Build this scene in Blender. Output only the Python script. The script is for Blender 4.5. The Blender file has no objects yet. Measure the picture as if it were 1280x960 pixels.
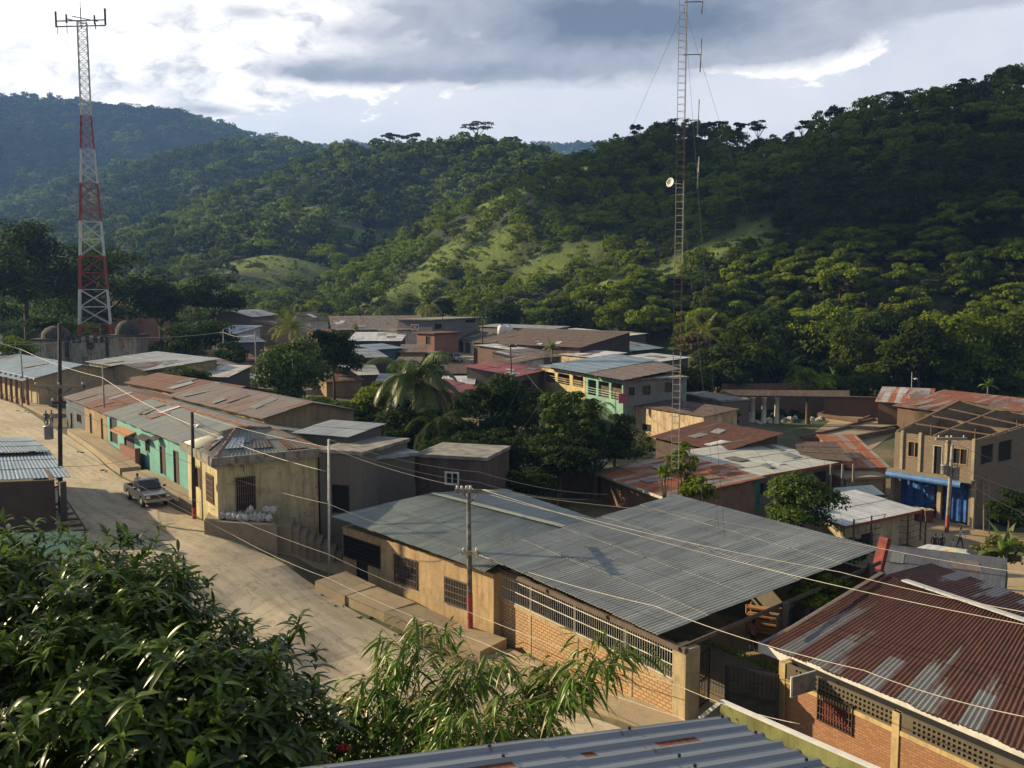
import bpy, math, random
import numpy as np
from mathutils import Vector, Matrix
SC = bpy.context.scene
COL = SC.collection
F = 1200.0
PIT = math.radians(5.5)
CS, SN = math.cos(PIT), math.sin(PIT)
CZ = 20.0
TAN = math.tan(PIT)
# ------------------------------------------------------------------ projection of photo points into the place
def ray(px, py):
    dx = (px-640)/F; dy = (py-480)/F
    return Vector((dx, CS-dy*SN, -SN-dy*CS))
def atH(px, py, H):
    d = ray(px, py); t = H/(-d.z)
    return Vector((d.x*t, d.y*t, CZ-H))
def atY(px, py, Y):
    d = ray(px, py); t = Y/d.y
    return Vector((d.x*t, Y, CZ+d.z*t))
# ------------------------------------------------------------------ terrain
CTRL = [(183,640,14.5),(250,650,14.8),(330,692,16.0),(412,718,17.2),(461,736,17.7),(610,800,18.2),(700,842,18.1),
        (834,902,17.5),(640,960,17.6),(450,860,17.8),(300,800,16.9),(300,674,15.0),(275,662,14.7),(340,690,15.8),(105,560,14.0),(20,500,13.6),(-150,470,13.4),(600,445,12.6),
        (150,600,14.3),(60,640,14.5),(-100,620,14.3),(900,905,17.6),(940,830,18.0),(1200,686,20.3),(1150,642,20.0),
        (1110,648,20.0),(1250,660,20.3),(1000,520,18.4),(1130,500,18.0),(550,620,17.4),(700,640,18.2),(700,500,15.6),
        (450,540,15.2),(300,540,14.3),(860,600,18.6),(1115,975,17.6),(1300,1060,17.4),(1280,760,19.0),(1000,690,19.3),(480,690,17.4),
        (800,470,15.2),(420,440,12.8),(200,440,12.8),(60,430,13.0),(1400,560,19.0),(330,480,14.0),(640,470,14.0),(1100,800,18.4)]
pts = []
for a, b, h in CTRL:
    p = atH(a, b, h); pts.append((p.x, p.y, p.z))
for x, y, h in [(0,0,5.5),(-5,10,10),(3,11,9),(7,18,14),(-8,24,14.5),(-20,25,13.5),(15,10,9),(-15,8,9),(30,20,15),(0,-20,4),(-30,0,6),(30,0,8),
                (0,-200,-10),(-200,-50,5),(200,-50,5),(-120,60,13),(-60,45,13.8),(-80,200,12),(0,230,12),(60,210,15),(120,180,16),(150,100,17),
                (-150,300,11),(0,400,10),(-300,400,8),(100,350,13)]:
    pts.append((x, y, CZ-h))
CP = np.array(pts)
def feat(x, y):
    r = np.maximum(np.hypot(x, y), 4.0); a = np.arctan2(x, y)
    return np.stack([np.sin(a)*1.6, np.cos(a)*1.6, np.log(r)], -1)
CF = feat(CP[:,0], CP[:,1])
def base_z(x, y):
    f = feat(x, y)
    w = 0; s = 0
    for i in range(len(CP)):
        d2 = ((f-CF[i])**2).sum(-1)
        k = 1.0/(d2+0.0022)**1.8
        w = w+k; s = s+k*CP[i,2]
    return s/w
# hills: ridge lines (px, py, distance), slope, crest roundness
def rp(px, py, Y, sub):
    p = atY(px, py, Y); return (p.x, p.y, p.z-sub)
RIDGES = [
 ([rp(745,196,430,7), rp(800,172,410,7), rp(860,152,395,7), rp(930,172,380,7), rp(980,172,370,7), rp(1060,138,350,7), rp(1150,118,335,7), rp(1230,106,325,7), rp(1290,86,320,7), rp(1500,60,330,7), rp(1900,60,340,7)], .52, 22),
 ([rp(745,196,430,7), rp(700,215,415,5), rp(655,248,395,3), rp(590,300,365,2), rp(530,338,335,2), rp(470,368,310,2)], .62, 8),
 ([rp(870,300,300,6), rp(820,330,280,4), rp(770,372,250,3)], .5, 10),
 ([rp(1100,300,280,6), rp(1150,350,250,4)], .45, 14),
 ([rp(330,236,760,8), rp(400,205,740,8), rp(440,184,720,8), rp(500,178,700,8), rp(560,176,690,8), rp(600,172,680,8), rp(640,180,680,8), rp(700,196,690,8), rp(760,215,720,8)], .5, 30),
 ([rp(560,200,620,6), rp(600,235,580,6), rp(560,280,520,5)], .5, 20),
 ([rp(440,235,620,7), rp(385,246,560,6), rp(340,262,545,6), rp(300,300,520,5), rp(240,330,480,4)], .42, 14),
 ([rp(385,246,560,6), rp(430,290,520,5), rp(470,320,480,4)], .45, 14),
 ([rp(330,305,440,5), rp(270,335,410,4), rp(200,350,400,4)], .3, 18),
 ([rp(120,232,1150,9), rp(180,204,1150,9), rp(250,186,1120,9), rp(310,176,1100,9), rp(360,178,1100,9), rp(400,188,1120,9), rp(450,215,1150,9)], .5, 40),
 ([rp(60,300,800,8), rp(150,262,850,8), rp(230,240,900,8), rp(300,235,930,8)], .45, 40),
 ([rp(0,250,1300,8), rp(80,240,1250,8)], .45, 50),
 ([rp(-400,140,1900,9), rp(-100,118,1900,9), rp(0,118,1900,9), rp(40,118,1880,9), rp(90,128,1850,9), rp(150,136,1850,9), rp(210,141,1850,9), rp(250,152,1850,9), rp(300,172,1900,9), rp(340,190,1950,9), rp(420,210,2000,9)], .45, 60),
 ([rp(380,194,2900,9), rp(430,186,2900,9), rp(480,190,2900,9), rp(560,200,3000,9), rp(640,188,3000,9), rp(700,186,3000,9), rp(750,186,3000,9), rp(850,190,3000,9)], .35, 60),
]
def vnoise(x, y, seed=0):
    xi = np.floor(x).astype(np.int64); yi = np.floor(y).astype(np.int64)
    fx = x-xi; fy = y-yi; fx = fx*fx*(3-2*fx); fy = fy*fy*(3-2*fy)
    def h(a, b):
        n = (a*374761393+b*668265263+seed*1442695041) & 0x7fffffff
        n = ((n ^ (n >> 13))*1274126177) & 0x7fffffff
        return ((n ^ (n >> 16)) & 0xffff)/65535.0
    return (h(xi,yi)*(1-fx)+h(xi+1,yi)*fx)*(1-fy)+(h(xi,yi+1)*(1-fx)+h(xi+1,yi+1)*fx)*fy
def fbm(x, y, seed=0, o=4):
    s = 0; a = .5; t = 0
    for i in range(o):
        s = s+a*vnoise(x, y, seed+i*17); t += a; a *= .5; x = x*2.03+5.1; y = y*2.03+1.7
    return s/t
def hill_z(x, y):
    best = np.full(np.shape(x), -50.0)
    wob = fbm(x/70+9, y/70+3, 5, 4)
    for poly, sl, w in RIDGES:
        hz = np.full(np.shape(x), -1e3)
        for (x0,y0,z0),(x1,y1,z1) in zip(poly[:-1], poly[1:]):
            dx, dy = x1-x0, y1-y0; L2 = dx*dx+dy*dy
            t = np.clip(((x-x0)*dx+(y-y0)*dy)/L2, 0, 1)
            d = np.hypot(x-(x0+dx*t), y-(y0+dy*t))
            z = z0+(z1-z0)*t
            zz = z-sl*(.62+.85*wob)*(np.sqrt(d*d+w*w)-w)
            hz = np.maximum(hz, zz)
        best = np.maximum(best, hz)
    return best
def terrain(x, y):
    x = np.asarray(x, float); y = np.asarray(y, float)
    b = base_z(x, y); h = hill_z(x, y)
    k = 5.0
    m = np.maximum(b, h)+k*.25*np.exp(-np.abs(b-h)/k)*(h > b-25)
    r = np.hypot(x, y)
    m = np.where(r < 170, b, m)
    bl = np.clip((r-170)/40, 0, 1)
    return b*(1-bl)+m*bl
def tz(x, y):
    return float(terrain(np.array([x]), np.array([y]))[0])
def ground(px, py, lift=0.0):
    d = ray(px, py); H = 17.0
    for i in range(14):
        p = atH(px, py, H); H = .5*H+.5*(CZ-tz(p.x, p.y))
    p = atH(px, py, H-lift); p.z = CZ-H+lift
    return p
def topx(p):
    v = Vector(p)-Vector((0,0,CZ)); f = v.y*CS-v.z*SN; u = v.y*SN+v.z*CS
    return (640+F*v.x/f, 480-F*u/f)
# ------------------------------------------------------------------ object helpers
WL = {}
SPLIT = {'pillar', 'post', 'leg', 'step', 'column', 'concrete_column', 'buttress', 'rung', 'side_rail', 'balcony_post', 'support', 'side_wall', 'shelf'}
def tag(o, label=None, cat=None, group=None, kind=None):
    if label: o['label'] = label
    if cat: o['category'] = cat
    if group: o['group'] = group
    if kind: o['kind'] = kind
    return o
def thing(name, label, cat, loc=(0,0,0), group=None):
    o = bpy.data.objects.new(name, None); COL.objects.link(o); o.location = loc; o.empty_display_size = .3
    WL[o.name] = Vector(loc)
    return tag(o, label, cat, group)
def link(name, me, parent=None, loc=None):
    o = bpy.data.objects.new(name, me); COL.objects.link(o)
    if parent is not None:
        o.parent = parent
    if loc is not None: o.location = loc
    return o
def kids(o): return [c for c in bpy.data.objects if c.parent == o]
KID = {}
def copy_tree(o, parent=None):
    c = o.copy(); COL.objects.link(c)
    if parent is not None: c.parent = parent
    if o.name not in KID: KID[o.name] = [x.name for x in kids(o)]
    for ch in KID[o.name]: copy_tree(bpy.data.objects[ch], c)
    return c
class MB:
    """collects quads / polygons with UVs and builds ONE mesh object"""
    def __init__(s): s.v = []; s.f = []; s.uv = []; s.m = []; s.smooth = []
    def poly(s, pts, uvs=None, m=0, sm=False):
        b = len(s.v); s.v.extend([tuple(p) for p in pts]); s.f.append(tuple(range(b, b+len(pts))))
        if uvs is None:
            a = Vector(pts[0]); e1 = (Vector(pts[1])-a); e1 = e1.normalized() if e1.length > 1e-9 else Vector((1,0,0))
            n = Vector((0,0,0))
            for i in range(1, len(pts)-1): n += (Vector(pts[i])-a).cross(Vector(pts[i+1])-a)
            n = n.normalized() if n.length > 1e-12 else Vector((0,0,1))
            if abs(n.z) < .7:
                e1 = Vector((-n.y, n.x, 0)).normalized(); e2 = Vector((0,0,1))
            else: e2 = n.cross(e1)
            uvs = [(Vector(p).dot(e1), Vector(p).dot(e2)) for p in pts]
        s.uv.append(uvs); s.m.append(m); s.smooth.append(sm)
    def hexa(s, c, m=0):
        """8 corners: bottom 0-3 ccw, top 4-7"""
        for q in ((3,2,1,0),(4,5,6,7),(0,1,5,4),(1,2,6,5),(2,3,7,6),(3,0,4,7)):
            s.poly([c[i] for i in q], m=m)
    def box(s, c, sx, sy, sz, rz=0, m=0, tilt=None):
        M = Matrix.Rotation(rz, 3, 'Z')
        if tilt is not None: M = M @ tilt
        c = Vector(c); P = []
        for z in (-.5,.5):
            for x, y in ((-.5,-.5),(.5,-.5),(.5,.5),(-.5,.5)):
                P.append(c+M @ Vector((x*sx, y*sy, z*sz)))
        s.hexa(P, m)
    def bar(s, a, b, w, h=None, m=0, up=(0,0,1)):
        a = Vector(a); b = Vector(b); h = h or w
        d = (b-a)
        if d.length < 1e-6: return
        d.normalize(); u = Vector(up)
        if abs(d.dot(u)) > .95: u = Vector((0,1,0)) if abs(d.y) < .9 else Vector((1,0,0))
        x = d.cross(u).normalized(); y = x.cross(d).normalized()
        P = []
        for q in (a, b):
            for i, j in ((-.5,-.5),(.5,-.5),(.5,.5),(-.5,.5)): P.append(q+x*w*i+y*h*j)
        s.hexa([P[0],P[1],P[2],P[3],P[4],P[5],P[6],P[7]], m)
    def tube(s, pts, r, n=8, m=0, cap=True):
        pts = [Vector(p) for p in pts]
        rs = r if isinstance(r, (list, tuple)) else [r]*len(pts)
        rings = []
        px_ = None
        for i, p in enumerate(pts):
            d = (pts[min(i+1, len(pts)-1)]-pts[max(i-1, 0)]).normalized()
            if px_ is None:
                u = Vector((0,0,1)) if abs(d.z) < .9 else Vector((1,0,0))
                x = d.cross(u).normalized()
            else:
                x = (px_-d*px_.dot(d)).normalized()
            px_ = x; y = d.cross(x)
            rings.append([p+(x*math.cos(2*math.pi*k/n)+y*math.sin(2*math.pi*k/n))*rs[i] for k in range(n)])
        b = len(s.v)
        for R in rings: s.v.extend([tuple(q) for q in R])
        L = 0
        for i in range(len(rings)-1):
            L2 = L+(pts[i+1]-pts[i]).length
            for k in range(n):
                k2 = (k+1) % n
                s.f.append((b+i*n+k, b+i*n+k2, b+(i+1)*n+k2, b+(i+1)*n+k))
                s.uv.append([(k/n, L),((k+1)/n, L),((k+1)/n, L2),(k/n, L2)]); s.m.append(m); s.smooth.append(True)
            L = L2
        if cap:
            s.f.append(tuple(b+k for k in reversed(range(n)))); s.uv.append([(0,0)]*n); s.m.append(m); s.smooth.append(False)
            q = b+(len(rings)-1)*n
            s.f.append(tuple(q+k for k in range(n))); s.uv.append([(0,0)]*n); s.m.append(m); s.smooth.append(False)
    def lathe(s, c, prof, n=16, m=0, sx=1, sy=1):
        """prof: list of (r, z)"""
        c = Vector(c); b = len(s.v)
        for r, z in prof:
            for k in range(n):
                a = 2*math.pi*k/n; s.v.append((c.x+r*math.cos(a)*sx, c.y+r*math.sin(a)*sy, c.z+z))
        for i in range(len(prof)-1):
            for k in range(n):
                k2 = (k+1) % n
                s.f.append((b+i*n+k, b+i*n+k2, b+(i+1)*n+k2, b+(i+1)*n+k))
                s.uv.append([(k/n, i),((k+1)/n, i),((k+1)/n, i+1),(k/n, i+1)]); s.m.append(m); s.smooth.append(True)
    def islands(s):
        par = {}
        def find(a):
            while par[a] != a: par[a] = par[par[a]]; a = par[a]
            return a
        key = [tuple(round(c, 3) for c in v) for v in s.v]
        for k in key: par.setdefault(k, k)
        for f in s.f:
            r = find(key[f[0]])
            for i in f[1:]:
                q = find(key[i])
                if q != r: par[q] = r
        out = {}
        for fi, f in enumerate(s.f):
            r = find(key[f[0]]); m = out.get(r)
            if m is None: m = out[r] = MB(); m.single = True; m.map = {}
            idx = []
            for i in f:
                if i not in m.map: m.map[i] = len(m.v); m.v.append(s.v[i])
                idx.append(m.map[i])
            m.f.append(tuple(idx)); m.uv.append(s.uv[fi]); m.m.append(s.m[fi]); m.smooth.append(s.smooth[fi])
        return list(out.values())
    def build(s, name, mats, parent=None, loc=None, weld=False):
        """vertices are world positions; parent's (or loc's) origin is taken off"""
        if parent is not None and name in SPLIT and len(s.f) > 6 and not getattr(s, 'single', False):
            parts = s.islands()
            if len(parts) > 1:
                for q in parts: o = q.build(name, mats, parent)
                return o
        me = bpy.data.meshes.new(name)
        off = Vector((0,0,0))
        if parent is not None:
            q = parent
            while q.parent is not None: q = q.parent
            off = WL.get(q.name, Vector((0,0,0)))
        elif loc is not None: off = Vector(loc)
        V = np.array(s.v, dtype=np.float64)-np.array(off) if s.v else np.zeros((0,3))
        me.from_pydata([tuple(x) for x in V], [], s.f)
        uvl = me.uv_layers.new(name='UVMap')
        flat = [c for u in s.uv for p in u for c in p]
        uvl.data.foreach_set('uv', flat)
        if not isinstance(mats, (list, tuple)): mats = [mats]
        for m in mats: me.materials.append(m)
        me.polygons.foreach_set('material_index', s.m)
        me.polygons.foreach_set('use_smooth', s.smooth)
        me.update()
        o = link(name, me, parent)
        if parent is None and loc is not None: o.location = loc
        if parent is None: WL[o.name] = off
        return o
def np_mesh(name, V, Q, mats, tint=None, smooth=False, k=4, midx=None):
    me = bpy.data.meshes.new(name)
    V = np.asarray(V, np.float32); Q = np.asarray(Q, np.int32)
    me.vertices.add(len(V)); me.vertices.foreach_set('co', V.ravel())
    me.loops.add(Q.size); me.loops.foreach_set('vertex_index', Q.ravel())
    me.polygons.add(len(Q)); me.polygons.foreach_set('loop_start', np.arange(0, Q.size, k, dtype=np.int32))
    me.polygons.foreach_set('loop_total', np.full(len(Q), k, np.int32))
    if smooth: me.polygons.foreach_set('use_smooth', np.ones(len(Q), bool))
    for m in (mats if isinstance(mats, (list, tuple)) else [mats]): me.materials.append(m)
    if midx is not None: me.polygons.foreach_set('material_index', np.asarray(midx, np.int32))
    me.update(calc_edges=True)
    if tint is not None:
        at = me.attributes.new('tint', 'FLOAT', 'POINT'); at.data.foreach_set('value', np.asarray(tint, np.float32))
    return me
# ------------------------------------------------------------------ materials
class NT:
    def __init__(s, nt): s.nt = nt; s.L = nt.links.new
    def n(s, t, **kw):
        o = s.nt.nodes.new(t)
        for k, v in kw.items():
            if k in o.bl_rna.properties.keys() and k not in ('inputs',): setattr(o, k, v)
            else: s.set(o, k.replace('_', ' '), v)
        return o
    def set(s, node, inp, v):
        i = node.inputs[inp]
        if hasattr(v, 'links') or isinstance(v, bpy.types.NodeSocket): s.L(v, i)
        else: i.default_value = v
    def m(s, op, a, b=None, c=None, clamp=False):
        o = s.nt.nodes.new('ShaderNodeMath'); o.operation = op; o.use_clamp = clamp
        for i, v in enumerate((a, b, c)):
            if v is None: continue
            if isinstance(v, bpy.types.NodeSocket): s.L(v, o.inputs[i])
            else: o.inputs[i].default_value = v
        return o.outputs[0]
    def mix(s, f, a, b, bt='MIX'):
        o = s.nt.nodes.new('ShaderNodeMix'); o.data_type = 'RGBA'; o.blend_type = bt
        for i, v in ((0, f), (6, a), (7, b)):
            if isinstance(v, bpy.types.NodeSocket): s.L(v, o.inputs[i])
            else: o.inputs[i].default_value = v if i == 0 else (*v[:3], 1)
        return o.outputs[2]
    def ramp(s, f, pts, interp='LINEAR'):
        o = s.nt.nodes.new('ShaderNodeValToRGB'); o.color_ramp.interpolation = interp
        e = o.color_ramp.elements
        while len(e) < len(pts): e.new(.5)
        for i, (p, c) in enumerate(pts):
            e[i].position = p; e[i].color = (*c[:3], 1) if isinstance(c, (tuple, list)) else (c, c, c, 1)
        s.L(f, o.inputs[0]); return o.outputs[0]
    def noise(s, vec, scale, detail=4, rough=.55, dist=0):
        o = s.nt.nodes.new('ShaderNodeTexNoise'); o.inputs['Scale'].default_value = scale
        o.inputs['Detail'].default_value = detail; o.inputs['Roughness'].default_value = rough; o.inputs['Distortion'].default_value = dist
        if vec is not None: s.L(vec, o.inputs['Vector'])
        return o.outputs['Fac']
    def mapv(s, vec, scale=(1,1,1), loc=(0,0,0), rot=(0,0,0)):
        o = s.nt.nodes.new('ShaderNodeMapping'); o.inputs['Scale'].default_value = scale; o.inputs['Location'].default_value = loc
        o.inputs['Rotation'].default_value = rot
        s.L(vec, o.inputs['Vector']); return o.outputs[0]
MATS = {}
def newmat(name):
    m = bpy.data.materials.new(name); m.use_nodes = True
    nt = m.node_tree; nt.nodes.clear()
    T = NT(nt)
    out = nt.nodes.new('ShaderNodeOutputMaterial'); b = nt.nodes.new('ShaderNodeBsdfPrincipled')
    nt.links.new(b.outputs[0], out.inputs[0])
    T.b = b; T.out = out
    return m, T
def bump(T, h, strength=.3, dist=.02):
    o = T.nt.nodes.new('ShaderNodeBump'); o.inputs['Strength'].default_value = strength; o.inputs['Distance'].default_value = dist
    T.L(h, o.inputs['Height']); T.L(o.outputs[0], T.b.inputs['Normal'])
def plain(name, col, rough=.7, metal=0, var=.12, scale=3.0):
    if name in MATS: return MATS[name]
    m, T = newmat(name)
    g = T.n('ShaderNodeNewGeometry').outputs['Position']
    n = T.noise(g, scale, 5)
    dk = tuple(c*(1-var*2.2) for c in col); lt = tuple(min(1, c*(1+var)) for c in col)
    T.L(T.ramp(n, [(.3, dk), (.7, lt)]), T.b.inputs['Base Color'])
    T.b.inputs['Roughness'].default_value = rough; T.b.inputs['Metallic'].default_value = metal
    MATS[name] = m; return m
def plaster(name, col, stain=.5, dirt=(.14,.11,.07), low=None, rough=.9, sc=1.0, lowh=.9):
    """wall render: patchy tone, damp streaks running down, grime along the foot"""
    if name in MATS: return MATS[name]
    m, T = newmat(name)
    uv = T.n('ShaderNodeUVMap').outputs[0]
    g = T.n('ShaderNodeNewGeometry').outputs['Position']
    big = T.noise(g, .45*sc, 6, .62)
    fine = T.noise(g, 5*sc, 6, .7)
    c = T.mix(T.ramp(big, [(.35, 0.0), (.62, 1.0)]), tuple(x*.72 for x in col), col)
    c = T.mix(T.m('MULTIPLY', T.ramp(fine, [(.4, 0.0), (.75, 1.0)]), .35), c, tuple(min(1, x*1.25) for x in col))
    st = T.noise(T.mapv(uv, (3.2*sc, .28*sc, 1)), 1.0, 6, .65)
    c = T.mix(T.m('MULTIPLY', T.ramp(st, [(.46, 0.0), (.68, 1.0)]), min(1, stain*1.25)), c, dirt)
    bl = T.noise(g, 1.4*sc, 5, .7, .4)
    c = T.mix(T.m('MULTIPLY', T.ramp(bl, [(.52, 0.0), (.64, 1.0)]), stain*.9), c, dirt)
    T.L(c, T.b.inputs['Base Color']); T.b.inputs['Roughness'].default_value = rough
    bump(T, fine, .25, .03)
    MATS[name] = m; return m
def zinc(name, base=(.30,.32,.33), rust=.2, rustcol=(.17,.05,.025), sheet=.82, rows=2.6, vary=.35, rough=.5, metal=.35, spec=.5, streak=1.0, bandy=0.0, paint=None, vgrad=0.0):
    """roof sheets: every sheet its own tone, long streaks down the slope, rust in patches, faint side laps"""
    if name in MATS: return MATS[name]
    m, T = newmat(name)
    uv = T.n('ShaderNodeUVMap').outputs[0]
    sp = T.n('ShaderNodeSeparateXYZ'); T.L(uv, sp.inputs[0])
    u, v = sp.outputs[0], sp.outputs[1]
    iu = T.m('FLOOR', T.m('DIVIDE', u, sheet)); iv = T.m('FLOOR', T.m('DIVIDE', v, rows))
    cb = T.n('ShaderNodeCombineXYZ'); T.L(iu, cb.inputs[0]); T.L(iv, cb.inputs[1])
    wn = T.n('ShaderNodeTexWhiteNoise'); T.L(cb.outputs[0], wn.inputs['Vector'])
    r1 = wn.outputs['Value']
    cb2 = T.n('ShaderNodeCombineXYZ'); T.L(iu, cb2.inputs[0])
    wn2 = T.n('ShaderNodeTexWhiteNoise'); T.L(cb2.outputs[0], wn2.inputs['Vector'])
    r2 = wn2.outputs['Value']
    st = T.m('ADD', T.m('MULTIPLY', T.noise(T.mapv(uv, (9, .16, 1)), 1.0, 4, .6), .5), T.m('MULTIPLY', T.noise(T.mapv(uv, (2.6, .22, 1)), 1.0, 6, .7), .5))
    cl = T.noise(T.mapv(uv, (.5, .4, 1)), 1.0, 5, .6)
    tone = T.m('ADD', T.m('MULTIPLY', T.m('SUBTRACT', r1, .5), vary), T.m('ADD', T.m('MULTIPLY', T.m('SUBTRACT', st, .5), 2.0*streak), T.m('MULTIPLY', T.m('SUBTRACT', cl, .5), .7)))
    c = T.mix(T.m('ADD', .5, tone, clamp=True), tuple(x*.5 for x in base), tuple(min(1, x*1.45) for x in base))
    # rust
    rn = T.noise(T.mapv(uv, (2.1, .38, 1)), 1.0, 8, .70)
    rr = T.m('ADD', rn, T.m('ADD', T.m('MULTIPLY', T.m('SUBTRACT', r1, .5), .3), T.m('MULTIPLY', T.m('SUBTRACT', r2, .5), bandy)))
    if vgrad: rr = T.m('ADD', rr, T.m('MULTIPLY', T.m('SUBTRACT', v, 2.5), vgrad))
    th = .86-.62*rust
    rf = T.ramp(rr, [(max(0, th-.07), 0.0), (min(1, th+.07), 1.0)])
    rc = T.mix(T.ramp(T.noise(T.mapv(uv, (4, .8, 1)), 1.0, 5, .7), [(.3, 0.0), (.7, 1.0)]), tuple(x*.5 for x in rustcol), tuple(min(1, x*1.7) for x in rustcol))
    c = T.mix(rf, c, rc)
    # side laps: thin dark line
    fu = T.m('FRACT', T.m('DIVIDE', u, sheet))
    lap = T.m('LESS_THAN', fu, .035)
    c = T.mix(T.m('MULTIPLY', lap, .45), c, (.03,.03,.03))
    nl = T.m('LESS_THAN', T.m('FRACT', T.m('DIVIDE', v, 1.45)), .022); nd = T.m('LESS_THAN', T.m('FRACT', T.m('MULTIPLY', u, 2.4)), .35)
    rs = T.noise(T.mapv(uv, (2.0, .6, 1)), 1.0, 4, .7)
    c = T.mix(T.m('MULTIPLY', T.m('MULTIPLY', nl, nd), .55), c, tuple(x*.45 for x in rustcol))
    nr_ = T.m('LESS_THAN', T.m('FRACT', T.m('ADD', T.m('DIVIDE', v, 1.45), .12)), .14)
    c = T.mix(T.m('MULTIPLY', T.m('MULTIPLY', nr_, T.ramp(rs, [(.48, 0.0), (.7, 1.0)])), .45), c, rustcol)
    T.L(c, T.b.inputs['Base Color'])
    T.L(T.m('SUBTRACT', metal, T.m('MULTIPLY', rf, metal), clamp=True), T.b.inputs['Metallic'])
    T.L(T.m('ADD', rough, T.m('MULTIPLY', rf, .35), clamp=True), T.b.inputs['Roughness'])
    bump(T, st, .15, .02)
    MATS[name] = m; return m
def brick(name, c1=(.42,.2,.1), c2=(.3,.13,.07), mortar=(.3,.24,.17), bw=.29, bh=.085, ms=.012, b=.6, off=.5):
    if name in MATS: return MATS[name]
    m, T = newmat(name)
    uv = T.n('ShaderNodeUVMap').outputs[0]
    g = T.n('ShaderNodeNewGeometry').outputs['Position']
    br = T.n('ShaderNodeTexBrick'); T.L(uv, br.inputs['Vector']); br.inputs['Scale'].default_value = 1
    br.inputs['Brick Width'].default_value = bw; br.inputs['Row Height'].default_value = bh; br.inputs['Mortar Size'].default_value = ms
    br.inputs['Color1'].default_value = (*c1, 1); br.inputs['Color2'].default_value = (*c2, 1); br.inputs['Mortar'].default_value = (*mortar, 1)
    br.inputs['Mortar Smooth'].default_value = .3; br.offset = off
    nz = T.noise(g, .8, 6, .65)
    c = T.mix(T.m('MULTIPLY', T.ramp(nz, [(.45, 0.0), (.75, 1.0)]), .55), br.outputs[0], (.16,.12,.08))
    f2 = T.noise(g, 9, 4, .7)
    c = T.mix(T.m('MULTIPLY', f2, .4), c, tuple(x*1.3 for x in c1))
    T.L(c, T.b.inputs['Base Color']); T.b.inputs['Roughness'].default_value = .92
    inv = T.m('SUBTRACT', 1.0, br.outputs['Fac'])
    bump(T, inv, b, .03)
    MATS[name] = m; return m
def foliage(name, dark, light, rough=.55, trans=.3, spec=.4, dry=None):
    if name in MATS: return MATS[name]
    m, T = newmat(name)
    at = T.n('ShaderNodeAttribute'); at.attribute_name = 'tint'
    oi = T.n('ShaderNodeObjectInfo')
    t = T.m('ADD', at.outputs['Fac'], T.m('MULTIPLY', T.m('SUBTRACT', oi.outputs['Random'], .5), .5), clamp=True)
    pts = [(0.0, dark), (.75, light)]
    if dry: pts = [(0.0, dark), (.7, light), (.93, light), (1.0, dry)]
    c = T.ramp(t, pts)
    T.L(c, T.b.inputs['Base Color']); T.b.inputs['Roughness'].default_value = rough
    T.b.inputs['Specular IOR Level'].default_value = spec
    tr = T.n('ShaderNodeBsdfTranslucent')
    T.L(T.mix(.6, c, (.085,.16,.015)), tr.inputs['Color'])
    mx = T.n('ShaderNodeMixShader'); mx.inputs[0].default_value = trans
    T.L(T.b.outputs[0], mx.inputs[1]); T.L(tr.outputs[0], mx.inputs[2]); T.L(mx.outputs[0], T.out.inputs[0])
    MATS[name] = m; return m
# ------------------------------------------------------------------ light, sky, camera
SUN_DIR = Vector((-.92, .32, math.tan(math.radians(22.5)))).normalized()     # towards the sun
sun_el = math.asin(SUN_DIR.z); sun_az = math.atan2(SUN_DIR.x, SUN_DIR.y)
sl = bpy.data.lights.new('sun', 'SUN'); sl.energy = 5.0; sl.angle = math.radians(.5); sl.color = (1.0, .81, .51)
so = bpy.data.objects.new('sun', sl); COL.objects.link(so)
so.rotation_euler = SUN_DIR.to_track_quat('Z', 'Y').to_euler(); so.location = (-60, 10, 90)
W = bpy.data.worlds.new('World'); SC.world = W; W.use_nodes = True
W.node_tree.nodes.clear(); T = NT(W.node_tree)
sky = T.n('ShaderNodeTexSky'); sky.sky_type = 'NISHITA'; sky.sun_disc = False; sky.sun_elevation = sun_el; sky.sun_rotation = sun_az
sky.altitude = 800; sky.air_density = 1.0; sky.dust_density = 2.0
tc = T.n('ShaderNodeTexCoord').outputs['Generated']
nrm = T.n('ShaderNodeVectorMath', operation='NORMALIZE'); T.L(tc, nrm.inputs[0])
sp = T.n('ShaderNodeSeparateXYZ'); T.L(nrm.outputs[0], sp.inputs[0])
AZ = T.m('ARCTAN2', sp.outputs[0], sp.outputs[1]); EL = T.m('ARCSINE', sp.outputs[2])
cb = T.n('ShaderNodeCombineXYZ'); T.L(AZ, cb.inputs[0]); T.L(T.m('MULTIPLY', EL, 1.9), cb.inputs[1])
cv = cb.outputs[0]
def ae(px, py):
    d = ray(px, py).normalized(); return math.atan2(d.x, d.y), math.asin(d.z)
def blob(px, py, wx, wy, amp=1.0, rot=0.0):
    a, e = ae(px, py); sx = wx/F; sy = wy/F
    da = T.m('SUBTRACT', AZ, a); de = T.m('SUBTRACT', EL, e)
    if rot:
        c, s_ = math.cos(rot), math.sin(rot)
        da2 = T.m('ADD', T.m('MULTIPLY', da, c), T.m('MULTIPLY', de, s_)); de = T.m('SUBTRACT', T.m('MULTIPLY', de, c), T.m('MULTIPLY', da, s_)); da = da2
    q = T.m('ADD', T.m('POWER', T.m('ABSOLUTE', T.m('DIVIDE', da, sx)), 2.0), T.m('POWER', T.m('ABSOLUTE', T.m('DIVIDE', de, sy)), 2.0))
    return T.m('MULTIPLY', T.m('POWER', 2.718, T.m('MULTIPLY', q, -1.0)), amp)
def addn(l):
    r = l[0]
    for x in l[1:]: r = T.m('ADD', r, x)
    return r
wv = T.noise(cv, 14, 5, .55)
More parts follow.
